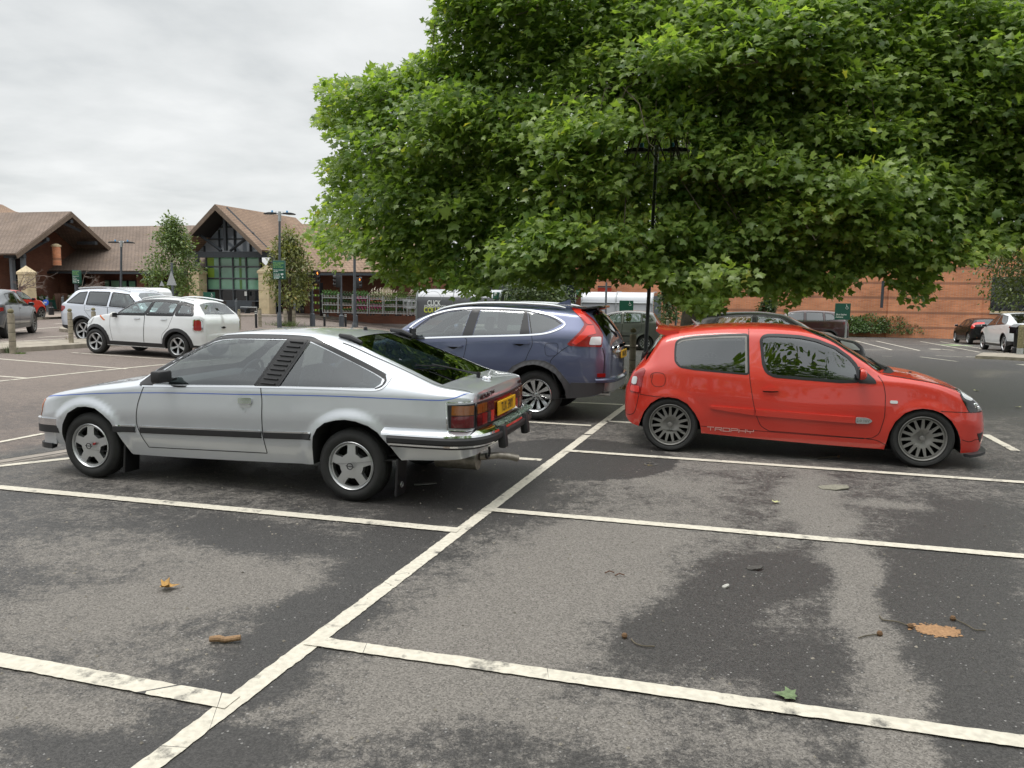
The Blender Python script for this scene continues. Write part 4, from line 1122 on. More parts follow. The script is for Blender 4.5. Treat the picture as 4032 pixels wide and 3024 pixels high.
# ------------------------------------------------------------------ red three-door hatchback (right side towards the camera)
def build_hatch():
    D = dict(
        W=[(-1.765, .50), (-1.745, .62), (-1.70, .70), (-1.62, .765), (-1.45, .803), (-1.0, .818), (0, .82), (1.0, .818), (1.35, .808), (1.55, .775), (1.70, .70), (1.80, .60), (1.85, .50)],
        bot=[(-1.77, .37), (-1.73, .33), (-1.66, .275), (-1.5, .25), (-.9, .222), (0, .185), (.88, .165), (1.5, .16), (1.8, .165), (1.85, .24)],
        zb=[(-1.77, .60), (-1.72, .66), (-1.66, .78), (-1.6, .84), (-1.45, .875), (-1.2, .90), (-.45, .862), (.2, .83), (.8, .85), (1.05, .84), (1.3, .80), (1.55, .70), (1.7, .63), (1.8, .56), (1.85, .46)],
        ze=[(-1.77, .63), (-1.735, .69), (-1.68, .82), (-1.6, .885), (-1.54, .93), (-1.45, 1.07), (-1.35, 1.225), (-1.2, 1.275), (-.92, 1.318), (-.6, 1.342), (-.3, 1.348), (.0, 1.33), (.3, 1.27), (.52, 1.15), (.70, 1.02), (.85, .918), (1.05, .89), (1.3, .853), (1.5, .79), (1.65, .72), (1.78, .625), (1.85, .52)],
        ins=[(-1.77, .04), (-1.6, .09), (-1.45, .16), (-1.3, .21), (-.6, .225), (.1, .22), (.5, .175), (.85, .09), (1.05, .075), (1.5, .07), (1.85, .05)],
        zt=[(-1.77, .64), (-1.745, .70), (-1.70, .83), (-1.64, .92), (-1.57, 1.02), (-1.40, 1.27), (-1.2, 1.325), (-.9, 1.358), (-.6, 1.376), (-.3, 1.381), (.0, 1.368), (.3, 1.30), (.6, 1.135), (.98, .938), (1.05, .925), (1.3, .885), (1.5, .825), (1.66, .755), (1.79, .655), (1.85, .535)],
        flares=[(1.236, .30, .305, .40, .012), (-1.236, .30, .305, .40, .012)], tuck=.04, round=.24, bulge_r=.05, bulge_f=.03, shoulder=.03)
    red = paint('red_paint', (.55, .030, .015), 0.0, .38)
    c = Car('red_hatchback', 'red three-door hatchback with grey multi-spoke wheels and a roof spoiler', D, red, CAR_GROUP)
    fa = arch_poly([(1.60, .20), (1.583, .30), (1.549, .39), (1.483, .49), (1.394, .562), (1.307, .594), (1.213, .602), (1.138, .588), (1.054, .548), (.973, .457), (.928, .348), (.895, .172)])
    ra = arch_poly([(-.905, .248), (-.923, .34), (-.976, .439), (-1.059, .537), (-1.16, .588), (-1.261, .600), (-1.361, .580), (-1.45, .518), (-1.518, .421), (-1.572, .277)])
    gq = [(-1.215, 1.09), (-1.21, 1.18), (-1.165, 1.215), (-1.013, 1.243), (-.719, 1.268), (-.47, 1.281), (-.445, .872), (-.703, .885), (-1.0, .903), (-1.15, .922), (-1.205, .975)]
    gd = [(-.335, 1.225), (-.315, 1.262), (-.27, 1.276), (-.148, 1.278), (.05, 1.268), (.22, 1.235), (.40, 1.165), (.53, 1.072), (.60, .99), (.625, .845), (.45, .833), (.19, .845), (-.19, .862), (-.265, .898), (-.302, .97)]
    dr = [(-.464, 1.31), (-.438, .878), (-.406, .68), (-.369, .512), (-.337, .413), (-.295, .335), (-.217, .289), (.21, .28), (.722, .268), (.774, .276), (.833, .323), (.855, .402), (.874, .519), (.872, .691), (.846, .833), (.80, .90), (.70, .99), (.52, 1.135), (.30, 1.245), (.05, 1.305), (-.3, 1.32)]
    ws = [(.955, -.1), (.93, .3), (.84, .60), (.80, .665), (.70, .66), (.335, .565), (.17, .50), (.10, .3), (.085, -.1)]
    hg = [(-1.375, -.1), (-1.375, .52), (-1.54, .60), (-1.56, -.1)]
    cowl = [(1.03, -.1), (1.0, .45), (.93, .62), (.85, .655), (.955, .3), (.97, -.1)]
    c.shell([c.side_uv(fa), c.side_uv(ra), c.side_uv(gq), c.side_uv(gd), c.top_uv(ws), c.top_uv(hg)], [c.side_uv(dr)])
    c.cap(False); c.cap(True); c.arch(fa); c.arch(ra); c.under(-1.6, 1.7)
    gl = glass('grey_glass', (.24, .30, .29), 1.35)
    for g in (gq, gd): c.sp('window', g, gl, -.004)
    c.patch('windscreen', c.top_uv(ws), M['glass_tint'], -.002, merge=True); c.patch('rear_window', c.top_uv(hg), M['glass_dark'], -.002, merge=True)
    c.patch('cowl_grille', c.top_uv(cowl), M['black'], .003, merge=True)
    ring(c, 'window_seal', gd, .030, M['satin'], .003, .03); ring(c, 'window_band', gq, .020, M['smoke_lens'] if False else M['satin'], .001, .03)
    c.tline('windscreen_seal', [(.84, .675), (.70, .655), (.335, .57), (.17, .505), (.09, .3)], .022, M['satin'], .003)
    c.line('window_band', [(-1.2, 1.17), (-1.15, 1.20), (-1.0, 1.225), (-.72, 1.25), (-.49, 1.262)], .03, M['gun'], -.002); c.line('window_band', [(-.482, 1.27), (-.462, .875)], .035, M['gun'], -.002, smooth=False)
    for pts in ([(-.464, 1.335), (-.438, .878), (-.406, .68), (-.369, .512), (-.337, .413), (-.295, .335), (-.217, .289)], [(-.217, .289), (.21, .28), (.722, .268), (.774, .276)], [(.80, .905), (.846, .833), (.872, .691), (.874, .519), (.855, .402), (.833, .323), (.774, .276)],
                [(.92, .205), (.80, .258), (.722, .264)], [(1.376, .582), (1.50, .577), (1.645, .571)], [(1.645, .571), (1.80, .566)], [(-1.565, .612), (-1.44, .600), (-1.30, .594)]):
        c.line('shut_line', pts, .006, M['seam'])
    c.line('sill_line', [(-.91, .30), (.1, .272), (.70, .262)], .005, M['seam'], .0012)
    c.line('filler_flap', np.array(rounded([(-1.47, .85), (-1.304, .855), (-1.295, .71), (-1.435, .699)], .06)).tolist()+[(-1.43, .852)], .005, M['seam'], smooth=False)
    c.line('shut_line', [(.855, .915), (1.1, .882), (1.35, .842), (1.54, .78)], .005, M['seam'])
    # bump strips with the grey tip, handles, repeaters
    c.sp('side_moulding', [(-.817, .527), (-.825, .515), (-.805, .498), (-.372, .450), (-.376, .513)], red, .026, .026, rnd=.015)
    c.sp('side_moulding', [(-.362, .512), (-.358, .450), (.604, .422), (.604, .484)], red, .026, .026)
    tip = c.sp('moulding_tip', [(.607, .484), (.71, .483), (.768, .458), (.73, .425), (.607, .422)], M['alu'], .027, .027, rnd=.02)
    for sd, o in zip((1, -1), tip):
        P, n = c.lift(c.side_uv([(.675, .453), (.676, .453)], 9, False), .031)
        text('2.0 16V', .036, M['gun'], o, (P[0][0], P[0][1]*sd, P[0][2]), (-sd, 0, 0), (0, 0, 1), font_scale=1.1)
    c.sp('handle_recess', [(-.312, .72), (-.20, .745), (-.125, .715), (-.15, .672), (-.27, .672)], red, .002, .0, rnd=.03)
    c.sp('door_handle', [(-.30, .722), (-.22, .752), (-.145, .738), (-.14, .712), (-.29, .708)], red, .022, .02, rnd=.018)
    c.line('handle_shadow', [(-.295, .704), (-.22, .70), (-.145, .708)], .010, M['seam'], .004)
    c.sp('side_repeater', [(.915, .638), (.915, .668), (.986, .668), (.986, .638)], M['clear_lens'], .008, .008, rnd=.014)
    c.sp('mirror_sail', [(.615, .825), (.615, .99), (.66, .965), (.775, .86), (.785, .825)], M['black'], .006, .006, rnd=.015)
    mirror_part(c, .62, .80, .93, red, .075, .17, .115)
    # lamps
    hl = [(1.535, .788), (1.62, .765), (1.72, .70), (1.80, .575), (1.652, .568), (1.58, .69)]
    lamp = c.sp('headlight', hl, M['gloss_black'], .004, .01, rnd=.02)
    for sd, o in zip((1, -1), lamp):
        for (x, z, rx, rz) in ((1.712, .635, .022, .026), (1.745, .60, .014, .03)):
            P, n = c.lift(c.side_uv([(x, z), (x+.001, z)], 9, False), .004); P = P[0]*np.array([1, sd, 1])
            b = MB(); b.sphere(P, (rx, .012, rz), 12); b.build('bulb', M['chrome'], o, smooth=True)
        c.patch('reflector', c.side_uv(rounded([(1.565, .765), (1.62, .752), (1.70, .69), (1.66, .68), (1.59, .71)], .02)), M['clear_lens'], .006, 0, (sd,), parent=o)
    tl = c.sp('tail_light', [(-1.515, .885), (-1.56, .89), (-1.63, .84), (-1.675, .74), (-1.69, .632), (-1.565, .615), (-1.54, .80)], M['red_lens'], .006, .012, rnd=.02)
    for sd, o in zip((1, -1), tl):
        c.patch('reverse_lamp', c.side_uv(rounded([(-1.60, .80), (-1.648, .80), (-1.668, .72), (-1.61, .71)], .03)), M['clear_lens'], .012, .006, (sd,), parent=o)
        c.patch('lens', c.side_uv(rounded([(-1.578, .70), (-1.672, .70), (-1.682, .642), (-1.575, .63)], .015)), M['bright_lens'], .009, .004, (sd,), parent=o)
    c.sp('fog_light', [(1.752, .355), (1.83, .358), (1.80, .256)], M['satin'], .003, .004, rnd=.006)
    c.line('bumper_crease', [(1.60, .30), (1.68, .275), (1.75, .295), (1.80, .285)], .006, M['seam'], .0008)
    c.line('bumper_crease', [(-1.58, .612), (-1.60, .50), (-1.63, .40), (-1.70, .365), (-1.745, .37)], .006, M['seam'], .0008)
    sweep(mirrored_path([(1.60, .74), (1.68, .66), (1.75, .56), (1.80, .40), (1.82, 0)]), [(-.10, .165), (-.03, .165), (-.022, .150), (-.04, .138), (-.10, .138)]).build('front_splitter', M['black'], c.root, smooth=True)
    # roof spoiler
    b = MB(); pr = []
    for y, dx in ((.55, 0), (.45, .0), (.3, -.015), (0, -.02), (-.3, -.015), (-.45, 0), (-.55, 0)):
        k = .03*(abs(y)/.55)**2
        pr.append([(-1.195, y, 1.322-k), (-1.30+dx, y, 1.326-k), (-1.435+dx, y, 1.338-k), (-1.445+dx, y, 1.325-k), (-1.40+dx, y, 1.29-k), (-1.30, y, 1.262-k), (-1.22, y, 1.268-k)])
    V = np.array(pr).reshape(-1, 3); k = 7
    Fc = [(i*k+j, i*k+(j+1) % k, (i+1)*k+(j+1) % k, (i+1)*k+j) for i in range(6) for j in range(k)]+[tuple(range(k)), tuple(6*k+j for j in range(k-1, -1, -1))]
    b.add(V, Fc); b.build('roof_spoiler', red, c.root, smooth=True, angle=40)
    a = MB(); a.tube([(-1.02, 0, 1.34), (-1.06, 0, 1.375), (-1.09, 0, 1.41)], [.03, .012, .004], 8); a.build('aerial', M['gun'], c.root, smooth=True)
    w = MB(); w.tube([(.93, -.35, .945), (.86, -.15, .99), (.80, .1, 1.03)], [.014, .01, .006], 8); w.tube([(.90, -.52, .945), (.80, -.20, 1.035)], .008, 6); w.lathe([(.001, .02), (.016, .018), (.02, -.02)], c=(.93, -.36, .945), n=10); w.build('wiper', M['satin'], c.root, smooth=True)
    w = MB(); w.tube([(-1.585, 0, .985), (-1.60, -.1, 1.0), (-1.53, -.42, 1.07)], .012, 8); w.box((-1.60, -.16, .99), (.05, .10, .06), bevel=.015); w.build('rear_wiper', M['satin'], c.root, smooth=True)
    j = MB(); j.box((1.17, -.33, .915), (.03, .03, .014), bevel=.005); j.build('washer_jet', M['satin'], c.root)
    t = 'TROPHY'
    P, n = c.lift(c.side_uv([(-.60, .272), (-.599, .272)], 9, False), .010)
    for sd in (1, -1):
        for k, w_ in ((0, 1),):
            b = MB(); x0 = -.842; h = .034; wl = .066; gp_ = .015
            for q, ch in enumerate(t):
                xx = x0+q*(wl+gp_)*1.0; s_ = {'T': [[(0, 1), (1, 1)], [(.5, 1), (.5, 0)]], 'R': [[(0, 0), (0, 1), (1, 1), (1, .5), (0, .5)], [(.6, .5), (1, 0)]], 'O': [[(0, 0), (0, 1), (1, 1), (1, 0), (0, 0)]],
                      'P': [[(0, 0), (0, 1), (1, 1), (1, .45), (0, .45)]], 'H': [[(0, 0), (0, 1)], [(1, 0), (1, 1)], [(0, .5), (1, .5)]], 'Y': [[(0, 1), (0, .5), (1, .5), (1, 1)], [(.5, .5), (.5, 0)]]}[ch]
                for pl in s_:
                    for (a0, b0), (a1, b1) in zip(pl[:-1], pl[1:]):
                        pa = (xx+a0*wl, .262-.02*(xx+.84)+b0*h); pb = (xx+a1*wl, .262-.02*(xx+.84)+b1*h)
                        Q, n = c.lift(c.side_uv([pa, pb], 9, False), .004); Q = Q*np.array([1, sd, 1]); d = Q[-1]-Q[0]; L_ = np.linalg.norm(d)
                        if sd > 0: Q[:, 0] = -.842-.364-Q[:, 0] if False else Q[:, 0]
                        b.box((Q[0]+Q[-1])/2, (L_+.006, .003, .0065), ry=-math.atan2(d[2], d[0]))
            b.build('lettering', mat('pale_pink_vinyl', (.58, .33, .30), .5) if sd > 0 else bpy.data.materials['pale_pink_vinyl'], c.root)
    st = dict(n=15, r0=.46, r1=.86, w0=.055, w1=.150, dish=.012, dsign=1, nuts=4, nr=.245, well=.03, wr=.34, phase=.1, rnd=.010, thick=.03, nd=.03, nph=1.2, cap=1)
    for x in (1.236, -1.236):
        for sd in (1, -1): c.wheel(x, .805, .297, .205, .222, st, M['gun'], sd)
    seats(c, -.12, -.92, .28, .34, M['cloth']); cabin(c, .55, .90, .60, .34, .86, -.36, M['trim'])
    for nm in [o for o in c.root.children if o.name.startswith('seat')][:2]: pass
    plate(c, -1.80, 0, .66, .52, .11, '', M['plate']) if False else None
    F_, B_ = np.array([4.15495766, 7.87971177]), np.array([1.73441959, 8.56811908]); fw = (F_-B_)/np.hypot(*(F_-B_)); nn = np.array([fw[1], -fw[0]]); nn = -nn if nn @ F_ < 0 else nn
    sc = 1.01801
    place(c, (F_+B_)/2+nn*.805*sc, fw, sc)
    return c
build_hatch()

# ------------------------------------------------------------------ blue SUV
def build_suv():
    D = dict(
        W=[(-2.30, .55), (-2.285, .66), (-2.23, .75), (-2.1, .82), (-1.8, .853), (-1.3, .862), (0, .865), (1.3, .85), (1.7, .80), (1.95, .70), (2.08, .50)],
        bot=[(-2.30, .46), (-2.2, .40), (-2.05, .35), (-1.7, .315), (-1.0, .26), (1.0, .25), (1.9, .26), (2.1, .34)],
        zb=[(-2.30, .90), (-2.2, 1.06), (-2.0, 1.16), (-1.6, 1.17), (-1.26, 1.145), (-.33, 1.10), (.45, 1.055), (.9, 1.0), (1.4, .90), (1.8, .80), (2.08, .60)],
        ze=[(-2.30, .95), (-2.26, 1.08), (-2.18, 1.20), (-2.05, 1.36), (-1.93, 1.44), (-1.7, 1.475), (-1.4, 1.50), (-1.09, 1.512), (-.6, 1.530), (-.3, 1.530), (.0, 1.49), (.26, 1.42), (.5, 1.315), (.78, 1.12), (.95, 1.03), (1.4, .95), (1.8, .85), (2.08, .65)],
        ins=[(-2.30, .05), (-2.2, .10), (-2.0, .20), (-1.6, .225), (-.3, .235), (.3, .20), (.8, .11), (1.0, .09), (2.08, .06)],
        zt=[(-2.30, .96), (-2.28, 1.08), (-2.22, 1.22), (-2.10, 1.40), (-1.98, 1.50), (-1.7, 1.535), (-1.2, 1.56), (-.6, 1.575), (-.2, 1.565), (.1, 1.51), (.5, 1.35), (1.0, 1.06), (1.4, .98), (1.85, .87), (2.08, .68)],
        flares=[(1.31, .335, .41, .47, .022), (-1.31, .335, .41, .47, .022)], tuck=.06, round=.22, bulge_r=.06, shoulder=.02)
    blue = paint('violet_blue_paint', (.105, .122, .205), .5, .36)
    c = Car('blue_suv', 'violet blue SUV with silver roof rails, behind the silver coupe', D, blue, CAR_GROUP)
    ai = [(-1.735, .30), (-1.725, .42), (-1.683, .525), (-1.60, .64), (-1.50, .705), (-1.40, .745), (-1.305, .759), (-1.20, .745), (-1.10, .708), (-1.018, .648), (-.95, .56), (-.915, .45), (-.90, .25)]
    ra = arch_poly(ai[::-1]); fa = arch_poly([(x+2.62, z) for x, z in ai][::-1])
    gF = [(.44, 1.08), (.44, 1.195), (.23, 1.345), (.12, 1.395), (-.022, 1.436), (-.20, 1.458), (-.345, 1.466), (-.265, 1.118)]
    gR = [(-.485, 1.474), (-.8, 1.470), (-1.105, 1.462), (-1.10, 1.30), (-1.08, 1.158), (-.428, 1.124)]
    gQ = [(-1.15, 1.458), (-1.346, 1.422), (-1.53, 1.362), (-1.635, 1.30), (-1.54, 1.240), (-1.395, 1.182), (-1.235, 1.165)]
    d1 = [(.78, 1.08), (.86, .95), (.88, .70), (.80, .42), (.72, .36), (-.27, .37), (-.30, .80), (-.346, 1.062), (-.36, 1.09), (.5, 1.05)]
    d2 = [(-.37, 1.09), (-.356, 1.062), (-.31, .80), (-.28, .37), (-.84, .38), (-.90, .52), (-.96, .66), (-1.08, .76), (-1.169, .80), (-1.213, .896), (-1.271, 1.044), (-1.262, 1.14)]
    ws = [(.98, -.1), (.93, .4), (.80, .66), (.72, .68), (.25, .60), (.10, .55), (.06, -.1)]
    hg = [(-2.005, -.1), (-2.005, .50), (-2.10, .60), (-2.225, .63), (-2.235, -.1)]
    c.shell([c.side_uv(fa), c.side_uv(ra), c.side_uv(gF), c.side_uv(gR), c.side_uv(gQ), c.top_uv(ws), c.top_uv(hg)], [c.side_uv(d1), c.side_uv(d2)])
    c.cap(False); c.cap(True); c.arch(fa); c.arch(ra); c.under(-2.1, 1.9)
    c.sp('window', gF, M['glass_clear'], -.004); c.sp('window', gR, M['glass_tint'], -.004); c.sp('window', gQ, M['glass_dark'], -.004)
    c.patch('windscreen', c.top_uv(ws), M['glass_clear'], -.002, merge=True); c.patch('rear_window', c.top_uv(hg), M['glass_dark'], .003, merge=True)
    # black pillars and window edges
    c.sp('door_pillar', [(-.352, 1.476), (-.27, 1.112), (-.42, 1.118), (-.48, 1.482)], M['satin'], .003, .004)
    c.sp('door_pillar', [(-1.108, 1.470), (-1.085, 1.152), (-1.23, 1.158), (-1.145, 1.466)], M['satin'], .003, .004)
    c.line('window_frame', [(.50, 1.16), (.23, 1.358), (.12, 1.405), (-.022, 1.447), (-.20, 1.468), (-.5, 1.484), (-.8, 1.480), (-1.12, 1.470), (-1.346, 1.432), (-1.53, 1.372), (-1.64, 1.305)], .016, M['satin'], .003)
    c.sp('mirror_sail', [(.62, 1.065), (.43, 1.20), (.43, 1.07)], M['black'], .004)
    c.line('chrome_trim', [(.74, 1.075), (.62, 1.13), (.46, 1.265), (.30, 1.360), (.139, 1.418), (-.02, 1.458), (-.182, 1.480), (-.452, 1.497), (-.811, 1.493), (-1.133, 1.480), (-1.421, 1.427), (-1.58, 1.372), (-1.66, 1.328), (-1.69, 1.30), (-1.665, 1.265), (-1.60, 1.228), (-1.50, 1.190), (-1.39, 1.166), (-1.255, 1.152), (-.829, 1.128), (-.329, 1.105), (.447, 1.062), (.74, 1.045)], .020, M['chrome'], .006)
    for pts in ([(-.30, 1.10), (-.346, 1.062), (-.325, .90), (-.30, .80), (-.275, .37)], [(-.84, .38), (-.90, .52), (-.96, .66), (-1.08, .76), (-1.169, .80), (-1.213, .896), (-1.271, 1.044), (-1.254, 1.15), (-1.16, 1.47)], [(.78, 1.08), (.86, .95), (.88, .70), (.80, .42), (.72, .36)], [(-1.62, .50), (-1.52, .79), (-1.64, .93), (-1.78, 1.03)]):
        c.line('shut_line', pts, .007, M['seam'])
    c.line('filler_flap', np.array(rounded([(-1.44, 1.045), (-1.625, 1.055), (-1.615, .885), (-1.455, .875)], .05)).tolist()+[(-1.44, 1.0)], .005, M['seam'], smooth=False)
    # wheel-arch lips and sills in grey plastic
    gp_ = mat('grey_plastic', (.055, .055, .06), .65)
    outer = [(-1.80, .50), (-1.76, .55), (-1.666, .66), (-1.575, .755), (-1.455, .812), (-1.304, .826), (-1.153, .802), (-1.002, .728), (-.926, .645), (-.87, .52), (-.845, .30)]
    for dx in (0, 2.62):
        lip = [(x+dx, z) for x, z in outer]+[(x+dx, z) for x, z in ai[::-1]]
        c.sp('arch_trim', lip, gp_, .010, .012)
    c.sp('sill_trim', [(-.85, .30), (-.86, .375), (.86, .36), (.86, .27), (.0, .25), (-.84, .25)], gp_, .010, .010)
    c.sp('bumper_trim', [(-1.74, .30), (-1.80, .535), (-2.07, .538), (-2.295, .56), (-2.298, .47), (-2.2, .405), (-2.05, .355)], gp_, .008, .010)
    c.cappatch('bumper_skid', [(.56, .47), (.55, .585), (-.55, .585), (-.56, .47)], M['alu'], off=.012, thick=.012)
    sk = sweep(mirrored_path([(-2.12, .795), (-2.2, .755), (-2.275, .68), (-2.33, .56), (-2.36, .3), (-2.37, 0)]), [(-.05, .60), (.0, .60), (.025, .575), (.02, .54), (-.05, .535)]); sk.build('rear_bumper', blue, c.root, smooth=True, angle=40)
    sk = sweep(mirrored_path([(-2.21, .715), (-2.28, .66), (-2.325, .56), (-2.345, .3), (-2.35, 0)]), [(-.05, .535), (.02, .535), (.0, .42), (-.02, .405), (-.05, .405)]); sk.build('skid_plate', M['alu'], c.root, smooth=True, angle=40)
    # lamps
    tl = c.sp('tail_light', [(-1.70, 1.512), (-1.79, 1.455), (-1.866, 1.402), (-1.93, 1.33), (-1.945, 1.295), (-1.905, 1.215), (-1.83, 1.13), (-1.741, 1.042), (-1.786, 1.018), (-2.0, 1.012), (-2.19, 1.012), (-2.19, 1.16), (-2.12, 1.28), (-2.03, 1.375), (-1.93, 1.45), (-1.86, 1.49)], M['red_lens'], .008, .014, rnd=.012)
    for sd, o in zip((1, -1), tl):
        c.patch('lens', c.side_uv(rounded([(-1.76, 1.475), (-1.90, 1.38), (-1.985, 1.30), (-2.05, 1.30), (-1.93, 1.42), (-1.83, 1.49)], .012)), M['bright_lens'], .012, .004, (sd,), parent=o)
        c.patch('lens', c.side_uv(rounded([(-1.98, 1.285), (-2.06, 1.285), (-2.11, 1.18), (-2.02, 1.16), (-1.95, 1.10), (-1.86, 1.035), (-1.80, 1.06), (-1.95, 1.21)], .012)), M['bright_lens'], .012, .004, (sd,), parent=o)
        c.patch('reverse_lamp', c.side_uv(rounded([(-2.05, 1.14), (-2.17, 1.14), (-2.18, 1.04), (-2.03, 1.04)], .02)), M['clear_lens'], .013, .005, (sd,), parent=o)
    c.sp('reflector', [(-2.14, .615), (-2.14, .665), (-2.24, .665), (-2.24, .615)], M['red_lens'], .006, .008, rnd=.01)
    for k in (-2.20,):
        c.cappatch('tailgate_trim', [(.58, .99), (.55, 1.01), (-.55, 1.01), (-.58, .99), (-.55, .965), (.55, .965)], M['chrome'], off=.02, thick=.02)
    plate(c, -2.375, 0, .885, .50, .11, 'WA65 LVM', M['plate'], size=.095)
    c.line('shut_line', [(-2.20, 1.0), (-2.23, .85), (-2.22, .66)], .008, M['seam'])
    b = text('CR-V', .075, M['chrome'], c.root, (-2.365, .46, .985), (0, -1, 0), (0, 0, 1), bold=.003, extrude=.003)
    # roof: rails, spoiler, fin
    for sd in (1, -1):
        x = np.linspace(.22, -1.66, 24); z = np.interp(x, [-1.66, -1.55, -1.394, -1.089, -.78, -.466, -.146, .097, .22], [1.525, 1.55, 1.565, 1.578, 1.582, 1.576, 1.546, 1.495, 1.44])
        r = MB(); r.tube(np.stack([x, np.full(24, .585*sd), z-.012], 1), np.interp(x, [-1.66, -1.5, .1, .22], [.012, .024, .024, .012]), 8); r.build('roof_rail', M['alu_bright'], c.root, smooth=True)
    b = MB(); b.box((-1.97, 0, 1.515), (.22, 1.10, .035), bevel=.015, ry=.12); b.box((-2.06, 0, 1.50), (.06, .34, .022), bevel=.008, m=1); b.build('tailgate_spoiler', [M['gloss_black'], M['red_lens']], c.root, smooth=True)
    b = MB(); b.poly([(-1.40, -.012, 1.56), (-1.60, -.012, 1.625), (-1.61, -.012, 1.55)], (0, .024, 0)); b.build('aerial_fin', blue, c.root)
    w = MB(); w.tube([(-2.27, 0, 1.12), (-2.26, .05, 1.16), (-2.17, .42, 1.27)], .014, 8); w.build('rear_wiper', M['satin'], c.root, smooth=True)
    c.sp('handle_recess', [(-.05, .97), (-.16, .995), (-.235, .97), (-.16, .925)], M['seam'], .0015, rnd=.03); c.sp('door_handle', [(-.06, .965), (-.06, .988), (-.285, .992), (-.29, .966)], blue, .028, .026, rnd=.012)
    c.sp('handle_recess', [(-.99, 1.035), (-1.10, 1.058), (-1.175, 1.035), (-1.10, .992)], M['seam'], .0015, rnd=.03); c.sp('door_handle', [(-1.0, 1.028), (-1.0, 1.051), (-1.225, 1.056), (-1.23, 1.030)], blue, .028, .026, rnd=.012)
    mirror_part(c, .42, .87, 1.145, blue, .115, .21, .15)
    st = dict(n=10, r0=.26, r1=.92, w0=.10, w1=.155, twist=.20, dish=.03, dsign=1, nuts=5, nr=.2, phase=.2, rnd=.012, thick=.03, two=M['gloss_black'])
    for x in (1.31, -1.31):
        for sd in (1, -1):
            o = c.wheel(x, .80, .338, .215, .223, st, M['alu_bright'], sd)
            rim = [q for q in o.children if q.name.startswith('rim')][0]
            b = MB(); b.box((-.011, .012, 0), (.005, .004, .032)); b.box((.011, .012, 0), (.005, .004, .032)); b.box((0, .012, 0), (.02, .004, .006)); b.build('badge', M['chrome'], rim)
    e = MB(); e.tube([(-2.0, .5, .36), (-2.27, .5, .37)], .03, 12); e.build('exhaust', M['alu'], c.root, smooth=True)
    seats(c, -.10, -1.0, .45, .36, M['cloth_grey']); cabin(c, .62, 1.08, .64, .42, 1.03, -.37)
    m = MB(); m.box((.12, 0, 1.40), (.03, .20, .07), bevel=.015); m.build('rear_view_mirror', M['satin'], c.root, smooth=True)
    B_ = np.array([.31595, 10.56378]); fw = np.array([-.9620, .2731]); nn = np.array([fw[1], -fw[0]]); nn = -nn if nn @ B_ < 0 else nn
    place(c, B_+fw*1.31+nn*.80, fw, 1.0)
    return c
build_suv()
# ------------------------------------------------------------------ the other cars, from their main measurements
STAR5 = dict(n=5, r0=.28, r1=.90, w0=.30, w1=.42, dish=.02, dsign=1, nuts=5, nr=.2, phase=.3, rnd=.02, thick=.03)
TWIN5 = dict(n=5, r0=.24, r1=.90, w0=.34, w1=.46, dish=.02, dsign=1, nuts=5, nr=.2, phase=.3, rnd=.02, thick=.03)
MULTI = dict(n=10, r0=.30, r1=.90, w0=.12, w1=.20, dish=.02, dsign=1, nuts=5, nr=.2, phase=.3, rnd=.01, thick=.03)

